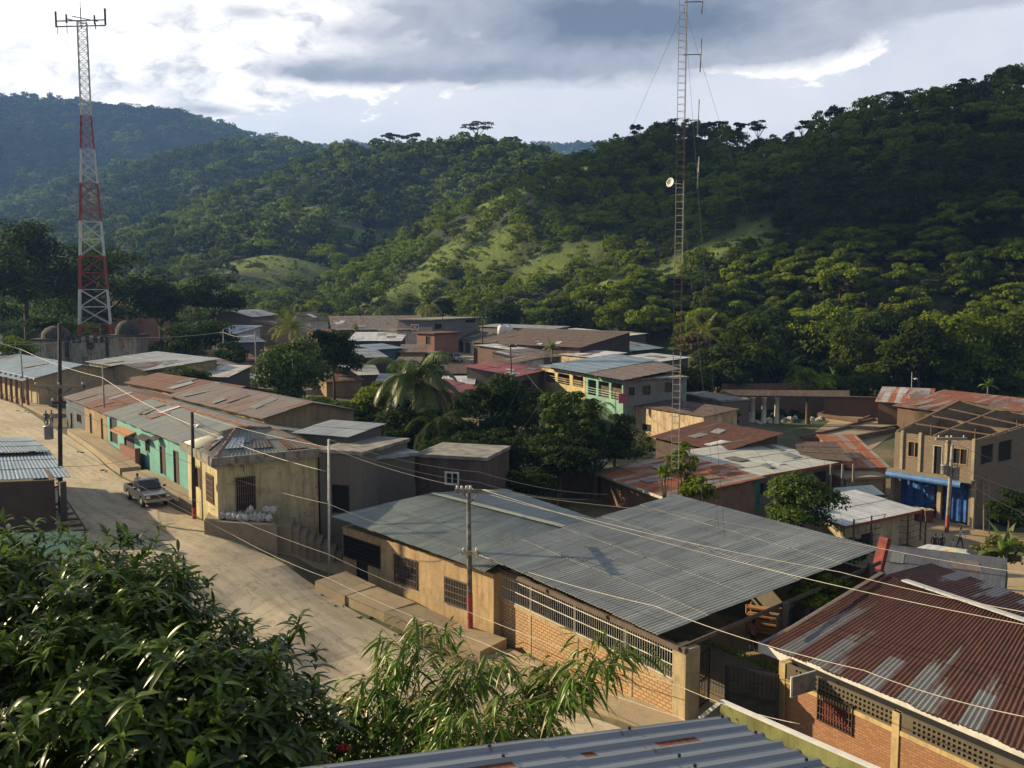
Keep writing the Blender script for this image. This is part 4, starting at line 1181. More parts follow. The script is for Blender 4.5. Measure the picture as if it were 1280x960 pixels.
# gate leaves
def gate(name, label, p0, p1, zb_, zt_, mat=IRON, pat=True):
    r = thing(name, label, 'gate', (p0[0], p0[1], zb_))
    p0 = Vector(p0); p1 = Vector(p1); d_ = (p1-p0); L_ = d_.length; d_.normalize()
    f = MB(); q = lambda u, z: (p0.x+d_.x*u, p0.y+d_.y*u, z)
    for u in (.03, L_-.03): f.bar(q(u, zb_), q(u, zt_), .06)
    for z in (zb_+.1, (zb_+zt_)/2, zt_-.03): f.bar(q(.05, z), q(L_-.05, z), .05)
    f.build('frame', mat, r)
    f = MB(); k = int(L_/.16)
    for i in range(1, k): f.bar(q(i*L_/k, zb_+.1), q(i*L_/k, zt_-.05), .025)
    rn = random.Random(3)
    for i in range(10 if pat else 0):
        u = rn.uniform(.1, L_-.6); z = rn.uniform(zb_+.2, zt_-.3); f.bar(q(u, z), q(u+.45, z), .028)
    f.build('bars', mat, r); return r
pg = HQ+HD*.1
gA = ground(864,898); gB = ground(886,880)
gate('metal_gate', 'open black iron gate leaf next to the patterned brick hall', (gA.x,gA.y), (gB.x,gB.y), gA.z+.1, gA.z+2.5)
gC = ground(905,905); gD = ground(972,920)
g2 = gate('metal_gate', 'closed dark iron gate leaf beside the red brick house', (gC.x,gC.y), (gD.x,gD.y), gC.z+.1, gC.z+2.5)
mb = MB(); p0 = Vector((gC.x,gC.y)); p1 = Vector((gD.x,gD.y)); nn_ = Vector((.3,.9)).normalized()*.08
wall_run(mb, p0+nn_, p1+nn_, gC.z+.15, gC.z+2.45, [], .015); mb.build('sheet_panel', plain('gate_sheet', (.06,.055,.05), .6), g2)
# ------------------------------------------------------------------ red brick house on the right
bh = thing('brick_house', 'red brick house with rust striped tin roof and white fascia on the right', 'house', (14, 38, 2))
A = atH(975,826,14.75); B = atH(1400,1012,14.75)
P = Vector((A.x,A.y)); Q = Vector((B.x,B.y)); d = (Q-P).normalized(); n = Vector((d.y,-d.x)); n = n if n.dot(P) < 0 else -n
L = (Q-P).length; zt = CZ-14.75; zb = 1.6
w1 = hz_(1023,862,1066,920,P,Q)
mb = MB(); zv = zt-.62
wall_run(mb, P+d*.32, Q, zb, zv-.18, [(w1[0]-.32,w1[1]-.32,w1[2],w1[3])], .2, nout=n)
wall_run(mb, P-n*.35, P-n*12, zb, zt, [], .2, nout=-d); wall_run(mb, Q-n*.2, Q-n*12, zb, zt, [], .2, nout=d)
mb.build('wall', BR1, bh)
mb = MB(); yp = plaster('ochre_beam', (.58,.42,.20), .35)
wall_run(mb, P+n*.05, P+d*.32+n*.05, zb, zt, [], .4, nout=n)
pu, _ = pxu(P,Q,1116,900); pu2, _ = pxu(P,Q,1290,980)
for u in (pu, pu*2.0-.1):
    wall_run(mb, P+d*u+n*.05, P+d*(u+.3)+n*.05, zb, zt, [], .2, nout=n)
wall_run(mb, P+d*.322+n*.03, Q+n*.03, zv-.178, zv-.002, [], .26, nout=n)
mb.build('pillar', yp, bh)
mb = MB(); holes = []
u = .5
while u < L-.3:
    z = zv+.08
    for k in range(3):
        holes.append((u, u+.11, z+k*.18, z+k*.18+.11))
    u += .19
pu_ = [pu, pu*2.0-.1]
holes = [h for h in holes if not any(p-.05 < h[0] < p+.36 for p in pu_) and h[0] < 9]
wall_run(mb, P+d*.33, P+d*9.2, zv, zt, holes, .12, nout=n); wall_run(mb, P+d*9.2, Q, zv, zt, [], .12, nout=n)
mb.build('vent_blocks', plaster('vent_block', (.13,.105,.07), .5), bh)
mb = MB(); wall_run(mb, P+d*.33-n*.45, Q-n*.45, zv-.3, zt, [], .1, nout=n); mb.build('dark_backing', DARK, bh)  # near-black sheet painting in the dark behind the vent holes
opening(bh, P, Q, n, w1, 'grille', 'window', {'pane':plain('red_curtain',(.20,.03,.025),.9,0,.4,7),'bars':plain('brown_bars',(.10,.05,.035),.6),'rails':4,'bar':.03,'frame':IRON})
mb = MB(); quad_roof(mb, [(949,803,14.6),(1430,1000,14.6),(1420,822,12.6),(1108,719,12.6)], period=.2, amp=.022, rows=9)
quad_roof(mb, [(1440,800,13.2),(1165,704,13.2),(1108,719,12.6),(1420,822,12.6)], period=.2, amp=.022, rows=9)
rf = mb.build('roof', ZM, bh)
a = atH(949,808,14.82); b = atH(1430,1005,14.82)
mb = MB(); mb.bar(a+Vector((n.x,n.y,0))*.02, b+Vector((n.x,n.y,0))*.02, .05, .42); mb.build('fascia', WHITE, rf)
mb = MB(); mb.bar(atH(1130,725,12.5), atH(1420,821,12.52), .34, .06); mb.build('ridge_cap', ZW, rf)
mb = MB(); e0 = atH(1090,700,12.6)
q0 = atH(985,790,13.95); q1 = atH(1106,716,12.45)
mb.bar(q0-Vector((.1,-.05,0)), q1-Vector((.1,-.05,0)), .22, .05); mb.build('edge_flashing', ZT, rf)
# hanging sign board on the brick house
sg = thing('hanging_sign', 'small faded sign board on a white frame hung under the white fascia', 'sign', (0,0,0)); su, sz = pxu(P,Q,1020,858)
sp_ = Vector((P.x+d.x*su, P.y+d.y*su)); o2 = n*1.35
mb = MB(); wall_run(mb, sp_+n*.08, sp_+n*1.3, sz-.1, sz+.62, [], .05, nout=-d); mb.build('board', plain('faded_board', (.24,.19,.14), .8, 0, .2, 3), sg)
mb = MB()
for z in (sz-.12, sz+.64): mb.bar((sp_.x+n.x*.05, sp_.y+n.y*.05, z), (sp_.x+n.x*1.34, sp_.y+n.y*1.34, z), .035)
mb.bar((sp_.x+n.x*1.34, sp_.y+n.y*1.34, sz-.14), (sp_.x+n.x*1.34, sp_.y+n.y*1.34, sz+.66), .07); mb.build('frame', WHITE, sg)
def text(body, size, loc, xdir, up, mat, name, parent, ext=.004):
    cu = bpy.data.curves.new(name, 'FONT'); cu.body = body; cu.size = size; cu.extrude = ext; cu.align_x = 'CENTER'; cu.align_y = 'CENTER'
    cu.materials.append(mat)
    o = bpy.data.objects.new(name, cu); COL.objects.link(o)
    x = Vector(xdir).normalized(); y = Vector(up).normalized(); z = x.cross(y)
    M = Matrix((x, y, z)).transposed().to_4x4()
    if parent is not None:
        o.parent = parent; loc = Vector(loc)-WL.get(parent.name, Vector((0,0,0)))
    M.translation = loc; o.matrix_local = M; return o
# ------------------------------------------------------------------ own roof in the foreground
SCL = .7
def nr(px, py, H): 
    return atH(px, py, H*SCL)
own = thing('foreground_roof', 'blue-grey ribbed tin roof with rust patches along the bottom edge', 'roof', (1, 7, 13))
mb = MB()
p_tr = nr(900,895,6.0); rib = Vector((-.8,-.6,0)); pl_ = nr(400,958,4.9); rdir = (pl_-p_tr)
edge = (nr(1040,960,6.0)-p_tr)
c_tr = p_tr; c_tl = p_tr+rdir*1.6; c_br = p_tr+edge*2.6; c_bl = c_br+rdir*1.6
# ribs run along rdir: u across them
Wd = (c_br-c_tr).length; nrm = edge.cross(rdir).normalized(); nrm = nrm if nrm.z > 0 else -nrm
pitch = .21; prof = [(0,0),(.30,0),(.42,1),(.58,1),(.70,0)]
us = []; k = 0
while k*pitch < Wd:
    for f_, h_ in prof: us.append(((k+f_)*pitch, h_*.03))
    k += 1
rn = random.Random(4)
segs = [(0,.36),(.34,.68),(.66,1.0)]
rust_at = []
for px, py, w_, l_ in ((845,926,1.0,.26),(745,948,.5,.07),(590,957,1.0,.34)):
    d_ = ray(px, py); t = (c_tr-Vector((0,0,CZ))).dot(nrm)/d_.dot(nrm); p = Vector((0,0,CZ))+d_*t-c_tr
    rust_at.append((round(p.dot(edge.normalized())/pitch-.85)*pitch, p.dot(rdir.normalized()), l_))
RL = rdir.length*1.6; ND = 70
for si, (t0, t1) in enumerate(segs):
    lift = .01*si
    for (ua, ha), (ub, hb) in zip(us[:-1], us[1:]):
        A_ = c_tr+edge.normalized()*ua; B_ = c_tr+edge.normalized()*ub
        hit = [r_ for r_ in rust_at if r_[0]+.68*pitch <= (ua+ub)/2 <= r_[0]+1.34*pitch]
        cuts = [t0, t1]
        for r_ in hit: cuts += [min(max((r_[1]-r_[2])/RL, t0), t1), min(max((r_[1]+r_[2])/RL, t0), t1)]
        cuts = sorted(set(cuts))
        for ta, tb in zip(cuts[:-1], cuts[1:]):
            tm = (ta+tb)/2*RL; mi_ = 1 if any(abs(tm-r_[1]) < r_[2] for r_ in hit) else 0
            q = [A_+rdir*1.6*ta+nrm*(ha+lift), B_+rdir*1.6*ta+nrm*(hb+lift), B_+rdir*1.6*tb+nrm*(hb+lift), A_+rdir*1.6*tb+nrm*(ha+lift)]
            uv = [(ua, ta*RL),(ub, ta*RL),(ub, tb*RL),(ua, tb*RL)]
            if (q[1]-q[0]).cross(q[3]-q[0]).dot(nrm) < 0: q = q[::-1]; uv = uv[::-1]
            mb.poly(q, uv, mi_)
            dn = nrm*-.02
            mb.poly([p+dn for p in q[::-1]], uv[::-1])
            if si == 0 and ta == t0: mb.poly([q[0], q[0]+dn, q[1]+dn, q[1]])
rp_ = plain('rust_patch', (.20,.06,.03), .95, 0, .3, 20)
mb.build('roof_sheet', [ZN, rp_], own)

sc = MB()
for i in range(0, int(Wd/pitch)):
    for t in (.02, .2, .42, .6):
        if rn.random() < .75:
            p = c_tr+edge.normalized()*((i+.5)*pitch)+rdir*1.6*(t+rn.uniform(-.008,.008))+nrm*.045
            sc.box(p, .025, .025, .02)
sc.build('roof_screw', IRON, own)
mb = MB()
for t in (.05, .95):
    a = c_tr+edge*.1+rdir*1.6*t+nrm*-.1; b = c_br+rdir*1.6*t+nrm*-.1
    mb.bar(a, b, .08, .12)
for t in (.05, .95):
    for s_ in (.15, .95):
        p = c_tr+(c_br-c_tr)*s_+rdir*1.6*t; mb.bar((p.x,p.y,p.z-.1), (p.x,p.y,tz(p.x,p.y)-.3), .14)
mb.build('support', WOOD, own)
# mossy gable wall with white coping right of it
gw = thing('mossy_wall', 'mossy garden wall with a white painted coping beside the ribbed roof', 'wall', (5, 11, 12))
S = .95
k0 = atH(902,878,6.0*S); k1 = atH(1180,1000,6.0*S); k2 = atH(876,897,6.35*S)
def slabwall(mb, a, b, h, th, m=0):
    d_ = Vector((b.x-a.x, b.y-a.y)).normalized(); nn = Vector((d_.y,-d_.x))*th/2
    mb.hexa([(a.x-nn.x,a.y-nn.y,a.z-h),(a.x+nn.x,a.y+nn.y,a.z-h),(b.x+nn.x,b.y+nn.y,b.z-h),(b.x-nn.x,b.y-nn.y,b.z-h),
             (a.x-nn.x,a.y-nn.y,a.z),(a.x+nn.x,a.y+nn.y,a.z),(b.x+nn.x,b.y+nn.y,b.z),(b.x-nn.x,b.y-nn.y,b.z)], m)
mossm = plaster('mossy_plaster', (.26,.27,.10), .6, (.08,.07,.03))
mb = MB(); slabwall(mb, k0, k1, 5, .06); mb.build('wall', mossm, gw)
mb = MB(); mb.bar(k0+Vector((0,0,.02)), k1+Vector((0,0,.02)), .08, .03); mb.bar(k2, k0+Vector((0,0,.015)), .08, .05); mb.build('coping', WHITE, gw)
# ------------------------------------------------------------------ left street row
DOOR = {'pane':plain('old_door',(.07,.045,.035),.8), 'frame':plain('door_frame',(.10,.07,.05),.8)}
house('row_house', 'dark blue-grey end house of the street row with rusty roof behind the tall pole', (82,496), (104.7,504.9), 10.9, 10, 'gable', PLB, ZT, 1.0, .32, .42,
      fr_holes=[(88,515,92,538,'door',DOOR),(96,516,102,530,'window')], overs=.1)
house('row_house', 'tan plastered row house with two narrow doors and rust-brown roof', (105,505), (132.8,515.9), 10.9, 10, 'gable', PLTAN, ZRR, 1.0, .32, .42,
      fr_holes=[(112,516,115.5,546,'door',DOOR),(126,522,129.5,553,'door',DOOR)], overs=.1)
T1 = house('turquoise_house', 'long turquoise street house with red-brown wall base and grey patched roof', (133.2,516), (240,558), 10.9, 10, 'gable', PLT, ZO2, 1.0, .34, .42,
      fr_holes=[(137,521,147,556,'door',{'pane':IRON,'frame':PLB}),(155,535,168,566,'door',DOOR),(181.5,548,187.5,566,'window',{'pane':WOOD,'frame':WOOD}),(199.5,556,207.5,595,'door',DOOR),(216.5,562,224.5,611,'door',DOOR)], overs=.1, rust_cap=plain('ridge_rust',(.34,.15,.09),.9,0,.35,2))
P, Q, n, d = T1['P'], T1['Q'], T1['n'], T1['d']
mb = MB()
def zin(x, y): return pxu(P, Q, x, y)
u0,_ = zin(170,560); seg = [(170.5,199),(208.2,216),(225.2,239.5)]
for xa, xb in seg:
    ua, _a = zin(xa, 560); ub, _b = zin(xb, 560); zt_ = zin(190,575)[1]
    wall_run(mb, P+d*ua+n*.03, P+d*ub+n*.03, T1['zb'], T1['zb']+1.55, [], .028, nout=n)
mb.build('painted_base', plaster('red_base',(.25,.10,.075),.4), T1['root'])
mb = MB(); ua,_ = zin(150,530); ub,_ = zin(170,540); zz = zin(160,537)[1]
a = P+d*ua; b = P+d*ub
mb.hexa([(a.x,a.y,zz),(b.x,b.y,zz),(b.x+n.x*.9,b.y+n.y*.9,zz-.3),(a.x+n.x*.9,a.y+n.y*.9,zz-.3),(a.x,a.y,zz+.08),(b.x,b.y,zz+.08),(b.x+n.x*.9,b.y+n.y*.9,zz-.22),(a.x+n.x*.9,a.y+n.y*.9,zz-.22)])
mb.build('door_hood', plain('orange_hood',(.40,.20,.10),.9), T1['root'])
for x0, x1 in ((178,190),(196,203)):
    mb = MB(); ua,_ = zin(x0,545); ub,_ = zin(x1,545); zz = zin((x0+x1)/2,545)[1]
    a = P+d*ua; b = P+d*ub
    mb.hexa([(a.x,a.y,zz),(b.x,b.y,zz),(b.x+n.x*.6,b.y+n.y*.6,zz-.25),(a.x+n.x*.6,a.y+n.y*.6,zz-.25),(a.x,a.y,zz+.06),(b.x,b.y,zz+.06),(b.x+n.x*.6,b.y+n.y*.6,zz-.19),(a.x+n.x*.6,a.y+n.y*.6,zz-.19)])
    mb.build('window_hood', IRON, T1['root'])
# porch wall
ph = thing('porch_wall', 'low red-brown porch wall with pillar in front of the turquoise house', 'wall', (P+d*8).to_3d())
a = ground(150,574); b = ground(173,588)
mb = MB(); c_ = plaster('red_base',(.25,.10,.075),.4)
wall_run(mb, (a.x,a.y), (b.x,b.y), a.z-.4, a.z+1.35, [], .18)
dd = Vector((b.x-a.x,b.y-a.y)).normalized(); mb.box((b.x,b.y,b.z+.8), .32,.32,2.0)
mb.build('wall', c_, ph)
# cream corner house
CH = house('corner_house', 'cream corner house with white street side, hipped grey tin roof and thick concrete eaves band', (271,580), (397,568), 10.55, 7.2, 'none', plaster('corner_plaster',(.60,.50,.28),.45), None,
      fr_holes=[(294,597,320,636,'grille',{'pane':DARK,'bars':plain('rust_bars',(.20,.13,.10),.7),'rails':4,'bar':.04})], left_holes=[(258,590,268,631,'grille',{'pane':WOOD,'bars':plain('rust_bars',(.20,.13,.10),.7),'rails':5,'bar':.04}),(244,582,251,612,'door',DOOR)])
bpy.data.objects.remove([o for o in bpy.data.objects if o.parent == CH['root'] and o.name.startswith('roof')][0])
P, Q, n, d, zt = CH['P'], CH['Q'], CH['n'], CH['d'], CH['zt']
R2 = CH['R']; L2 = CH['L']; dv = L2-P
mb = MB()
def band(P_, Q_, z0, z1, out):
    pass
o_ = .4
c4 = [P+n*o_-d*o_, Q+n*o_+d*o_, R2-n*o_+d*o_, L2-n*o_-d*o_]
for i in range(4):
    a = c4[i]; b = c4[(i+1)%4]; dd = (b-a).normalized(); nn = Vector((dd.y,-dd.x))
    wall_run(mb, a, b-dd*.15, zt+.0, zt+.45, [], .15, nout=nn)
mb.hexa([(p.x,p.y,zt-.12) for p in c4]+[(p.x,p.y,zt-.005) for p in c4])
mb.build('eaves_band', plaster('band_plaster',(.30,.27,.21),.95,(.07,.06,.05)), CH['root'])
V3 = lambda p, z: Vector((p.x, p.y, z))
ze = zt+.36; q4 = [V3(p.lerp((P+R2)/2,.045), ze) for p in c4]
M1 = V3(P+dv*.45+d*2.2, ze+1.35); M2 = V3(P+dv*.62+d*4.8, ze+1.0)
mb = MB()
sheet(mb, q4[0], q4[1], M2, M1, .25, .018); sheet(mb, q4[1], q4[2], M2+Vector((0,.02,0)), M2, .25, .018)
sheet(mb, q4[2], q4[3], M1, M2, .25, .018); sheet(mb, q4[3], q4[0], M1, M1+Vector((0,.02,0)), .25, .018)
rf = mb.build('roof', ZO2, CH['root'])
mb = MB(); rc_ = plain('ridge_rust',(.34,.15,.09),.9,0,.35,2)
mb.bar(q4[1]+Vector((0,0,.05)), M2+Vector((0,0,.06)), .22, .05); mb.bar(M1+Vector((0,0,.06)), M2+Vector((0,0,.06)), .25, .05); mb.bar(q4[0]+Vector((0,0,.05)), M1+Vector((0,0,.06)), .12, .04)
mb.build('ridge_cap', rc_, rf)
mb = MB(); uu, zz = pxu(P,Q,301,583); p = P+d*uu
pass
rq = random.Random(9); pn = Vector((0,0,1))
for k_ in range(8):
    s0 = rq.uniform(.05,.75); t0_ = rq.uniform(.02,.5); A0, B0, C0, D0 = (q4[0], q4[1], M2, M1) if k_ < 4 else (q4[1], q4[2], M2+Vector((0,.02,0)), M2) if k_ < 6 else (q4[3], q4[0], M1, M1+Vector((0,.02,0)))
    fq = lambda s_, t_: A0.lerp(B0, s_).lerp(D0.lerp(C0, s_), t_)+Vector((0,0,.06+.008*k_))
    mp = MB(); sheet(mp, fq(s0,t0_), fq(s0+.2,t0_), fq(s0+.22,t0_+.35), fq(s0+.02,t0_+.35), .25, .018, rows=9, jit=0); mp.build('patch_sheet', [ZT,ZO2,ZW,ZT][k_%4], rf)
mb = MB(); mb.tube([V3(p,zz)+Vector((n.x*.02,n.y*.02,0)), V3(p+n*.3,zz+.25), V3(p+n*.55,zz+.1), V3(p+n*.6,zz-.25)], .025, 6); mb.build('lamp_bracket', IRON, CH['root'])
# grey blocks to the right of it
house('concrete_house', 'grey concrete house with a dark doorway behind the thin white pole', (399,566), (452,570), 10.4, 6, 'flat', PLG, GREY, fr_holes=[(415,605,437,643,'door',{'pane':DARK,'frame':IRON})], over=.15)
house('concrete_house', 'weathered grey walled yard house with flat light roof left of the dark brown wall', (453,577), (518.5,570), 11.0, 5, 'flat', PLGR, ZG, over=.25)
house('concrete_house', 'dark brown walled house with one white framed window opening', (519.5,572), (607,577), 11.2, 5, 'flat', PLD, GREY, fr_holes=[(556,589,574,607,'window',{'frame':WHITE,'fw':.12,'pane':DARK})], over=.1)
for lab, A, B, H, mt in (('small flat grey tin roof shed tucked behind the corner house roof',(372,541),(434,546),9.7,ZG),):
    house('tin_shed', lab, A, B, H, 4, 'back', PLGR, mt, .3, .3)
house('tin_roofed_house', 'low house with wide rust-brown roof behind the turquoise house', (215,494), (330,522), 9.9, 8, 'gable', PLTAN, ZT, .9, .4, .5)
house('tin_roofed_house', 'second low rust roofed house further back behind the street row', (160,478), (262,497), 9.9, 7, 'gable', PLTAN, ZRR, .8, .4, .5)
# dark brick house at the left edge
dk = thing('dark_brick_house', 'dark brick house with stepped blue-grey tin roofs at the left edge', 'house', (-34, 60, 5))
a = atH(-170,607,11.3); b = atH(66,598,11.3); c = atH(38,553,11.2)
mb = MB(); wall_run(mb, (a.x,a.y), (b.x,b.y), 4.6, 8.6, [], .2); wall_run(mb, (b.x+.0,b.y+.2), (c.x,c.y), 4.6, 8.6, [], .2)
mb.build('wall', BR2, dk)
mb = MB(); quad_roof(mb, [(-190,607,11.55),(88,596,11.5),(62,564,11.15),(-150,572,11.15)], period=.24); quad_roof(mb, [(-150,571,10.95),(63,563,10.9),(37,546,10.75),(-140,550,10.75)], period=.24)
mb.build('roof', ZB, dk)
mb = MB(); a = atH(78,600,11.3); g_ = tz(a.x,a.y); mb.tube([(a.x,a.y,g_-.2),(a.x,a.y,8.6)], .22, 8); mb.build('post', plain('dark_post',(.06,.05,.045),.8), dk)
mb = MB(); a = ground(72,640); b = ground(101,664)
for i in range(6):
    p = a.lerp(b, i/5); mb.box((p.x, p.y, p.z+.55-.1*i), .9, .35, .1, .4)
s2 = thing('wooden_steps', 'dark wooden steps by the corner of the dark brick house', 'stairs', a); 
mb.build('step', WOOD, s2); mb = MB(); mb.bar(a+Vector((.5,-.3,1.3)), b+Vector((.4,-.3,.3)), .07); mb.bar(b+Vector((.4,-.3,.3)), b+Vector((.4,-.3,-.3)), .07); mb.bar(a+Vector((.5,-.3,1.3)), a+Vector((.5,-.3,-.2)), .07); mb.build('handrail', WOOD, s2)
aw = thing('green_awning', 'dark green sheet awning below the dark brick house, behind the mango leaves', 'awning', atH(60,690,14))
mb = MB(); quad_roof(mb, [(-60,716,14.0),(124,703,14.0),(103,664,13.4),(-40,668,13.4)], rows=9)
mb.build('sheet', plain('green_tarp',(.02,.10,.07),.7,0,.2,2), aw)
mb = MB()
for x, y, H in ((122,703,14.0),(20,712,14.0),(102,665,13.4)):
    p = atH(x,y,H); mb.bar((p.x,p.y,p.z), (p.x,p.y,tz(p.x,p.y)-.3), .1)
mb.build('post', WOOD, aw)
# school with arcade, church, tan house
SCH = house('school', 'long low school building with blue-grey roof and arcade of red posts', (-60,448), (47,471.5), 10.1, 10.5, 'gable', plaster('school_plaster',(.42,.35,.22),.3), ZB, 1.2, .5, .48, fascia=WHITE)
P, Q, n, d = SCH['P'], SCH['Q'], SCH['n'], SCH['d']; mb = MB(); Ls = (Q-P).length; k = 0
while k*2.3 < Ls:
    p = Q-d*(k*2.3+.2)+n*1.1; mb.box((p.x,p.y,(SCH['zt']+SCH['zb'])/2), .2, .2, SCH['zt']-SCH['zb']); k += 1
mb.build('post', plain('red_post',(.20,.08,.05),.8), SCH['root'])
mb = MB(); a = P+n*1.7; b = Q+n*1.7
sheet(mb, V3(a,SCH['zt']-.35), V3(b,SCH['zt']-.35), V3(Q+n*.4,SCH['zt']-.02), V3(P+n*.4,SCH['zt']-.02)); mb.build('veranda_roof', ZB, SCH['root'])
house('side_wing', 'grey roofed wing with pale end wall behind the school', (112,452), (183,463), 9.5, 9, 'back', PLY, ZG, .9, .5, right_holes=())
house('tan_house', 'tan house with low brown roof and a dark bush in front', (185,464), (291,455), 9.6, 8, 'gable', plaster('tan_far',(.38,.31,.19),.3), ZT, .7, .6, .5)
# church
ch = thing('church', 'old weathered church with two domed towers and round window below the lattice tower', 'church', (-63, 150, 6))
def at2(px, Y, py=420): p = atY(px, py, Y); return p
Yc = 150.0
def cx(px): return atY(px, 430, Yc).x
def czz(py): return atY(640, py, Yc).z
mb = MB()
def fbx(x0, x1, y0, y1, yd0=Yc, dep=1.2, m=0):
    a, b = cx(x0), cx(x1); zt_, zb_ = czz(y0), czz(y1) if y1 else 5.5
    mb.hexa([(a,yd0,zb_),(b,yd0,zb_),(b,yd0+dep,zb_),(a,yd0+dep,zb_),(a,yd0,zt_),(b,yd0,zt_),(b,yd0+dep,zt_),(a,yd0+dep,zt_)])
fbx(84,136,427,None,Yc,16)
arch = [(cx(84+52*i/12), Yc-.08, czz(427-7*math.sin(math.pi*i/12))) for i in range(13)]
prism_wall(mb, [(cx(84),Yc-.08,czz(440)),(cx(136),Yc-.08,czz(440))]+arch[::-1], (0,-1), .8)
mb.build('wall', PLO, ch)
for nm, x0, x1, top, dome in (('bell_tower',136.5,172,419,401),('bell_tower',41,83.5,424,408)):
    mb = MB(); dep = (cx(x1)-cx(x0))
    fbx(x0,x1,top+2,None,Yc-.5,dep); t_ = mb.build(nm, PLO, ch)
    mb = MB(); xa, xb = cx(x0)-.25, cx(x1)+.25; z_ = czz(top+2); mb.hexa([(xa,Yc-.75,z_),(xb,Yc-.75,z_),(xb,Yc+dep,z_),(xa,Yc+dep,z_),(xa,Yc-.75,z_+.3),(xb,Yc-.75,z_+.3),(xb,Yc+dep,z_+.3),(xa,Yc+dep,z_+.3)])
    mb.build('cornice', plain('dark_stone',(.07,.062,.05),.95,0,.3,1.5), t_)
    mb = MB(); r = dep*.40; h = czz(dome)-czz(top)
    mb.lathe(((cx(x0)+cx(x1))/2, Yc-.5+dep/2, czz(top)+.1), [(r,0),(r,.3*h),(r*.93,.5*h),(r*.72,.75*h),(r*.4,.92*h),(0.01,h),(.01,h+.1)], 14)
    mb.build('dome', plain('dark_stone',(.07,.062,.05),.95,0,.3,1.5), t_)
    mb = MB(); xm = (cx(x0)+cx(x1))/2; zc_ = czz(top+9); w = .7
    pts_ = [(xm-w/2,Yc-.53,czz(top+16)),(xm+w/2,Yc-.53,czz(top+16)),(xm+w/2,Yc-.53,zc_+.3)]+[(xm+w/2*math.cos(a_),Yc-.53,zc_+.3+w/2*math.sin(a_)) for a_ in (.6,1.2,1.57,1.95,2.5)]+[(xm-w/2,Yc-.53,zc_+.3)]
    prism_wall(mb, pts_, (0,-1), .02); mb.build('niche', plain('niche_ochre',(.34,.18,.09),.9), t_)
mb = MB(); p = atY(113,432,Yc); ring = []
mb.lathe((0,0,0), [(.001,0),(.62,0),(.62,.1),(.42,.12),(.4,.02),(.001,.02)], 16)
mb.v = [(p.x+v[0], Yc-.12-v[2], p.z+v[1]) for v in mb.v]; mb.build('round_window', plain('dark_stone',(.07,.062,.05),.95,0,.3,1.5), ch)
mb = MB()
for x in (86,93,100,110,120,128,134): mb.box((cx(x), Yc-.1, czz(424)), .45, .45, 1.1)
for x in (84.5,135.5): mb.box((cx(x), Yc-.35, czz(432)), .45, .5, 3.5)
mb.build('buttress', plain('dark_stone',(.07,.062,.05),.95,0,.3,1.5), ch)
sp1 = thing('blue_spire', 'tiny pale blue church spire at the left edge behind the school', 'spire', atY(2,440,150))
mb = MB(); p = atY(2,440,150); mb.lathe(p, [(1.0,-3),(1.0,0),(.7,.3),(.01,2.9)], 8); mb.build('roof', plain('spire_blue',(.35,.48,.55),.7), sp1)
# ------------------------------------------------------------------ houses of the far town
def far(name, label, x0, y0, x1, y1, Y, depth, roof, wall, rm, rise=.8, over=.4, holes=(), **k):
    H = (y0-364.5)/F*Y
    return house(name, label, (x0,y0), (x1,y1), H, depth, roof, wall, rm, rise, over, fr_holes=holes, **k)
far('roadside_house','small house with rusty roof deep in the trees right of the lattice tower',178,390,212,388,215,8,'back',plaster('rose_wall',(.34,.15,.11),.4),ZR,2.2)
far('roadside_house','white walled house half hidden by trees in the left distance',264,416,296,417,185,6,'back',PLW,ZW,1.2)
far('roadside_house','house with slanting grey-brown roof left of the yellow-green palm',314,396,346,393,200,9,'gable',PLG,ZG,1.2)
far('roadside_house','low shack with dark rust roof left of the big dark tree',284,452,325,450,150,8,'back',PLTAN,ZRR,1.3)
far('roadside_house','low house with pale tin roof beside the big dark tree',286,477,322,470,130,7,'back',PLGR,ZW,1.3)
far('roadside_house','white gabled house at the left end of the long brown roof',388,400,410,399,215,9,'gable',PLW,TILE,1.6)
far('roadside_house','long house with brown roof crossing the middle distance',418,412,534,411,190,14,'back',PLTAN,ZT,2.2,over=.6)
far('roadside_house','dark walled house with long bright blue-white tin roof',437,426,500,426,175,9,'back',PLD,ZW,1.1)
far('roadside_house','blue painted shop wall under a small pale roof',469,437,502,435,160,5,'back',PLB,ZB,.5)
WS = far('roadside_house','small white house with a dark window below the red sign board',496,414,521,413,182,5,'flat',PLW,ZT,holes=[(501,417,506,421,'window')])
far('roadside_house','terracotta pink building with an archway left of the grey two-storey house',521,417,543,418,176,6,'flat',PLP,ZRR,holes=[(532,420,538,431,'opening',{'pane':DARK,'frame':PLP})])
far('two_storey_house','grey two-storey concrete house with small balcony opening above the roofs',540,401,598,398,190,8,'flat',plaster('far_grey',(.20,.20,.19),.4),GREY,holes=[(543,405,553,411,'opening',{'pane':DARK}),(582,399.5,594,403,'window')])
far('roadside_house','white street house with three doors and one blue door in the far street',558,420,590,425.5,212,9,'gable',PLW,TILE,1.4,holes=[(563,425,565.5,434,'door',DOOR),(570,426,573.5,440,'door',DOOR),(576,427,579,440,'door',DOOR),(582,428,588,442,'door',{'pane':PLB,'frame':PLB})])
far('long_roofed_house','long dark brown roof with two white water tanks in the far town',592,428,725,434,172,15,'back',PLD,TILE,2.0,over=.5)
far('boundary_building','long grey wall building with thin pale roof edge below the wooded hill',600,408,690,411.5,215,5,'back',PLGR,ZG,.4)
far('boundary_building','middle grey wall building with bright roof edge below the wooded hill',692,413,738,418,205,5,'back',PLGR,ZW,.35)
far('boundary_building','right end grey building with thin bright roof below the wooded hill',741,417.5,784,420,205,5,'back',PLGR,ZW,.35)
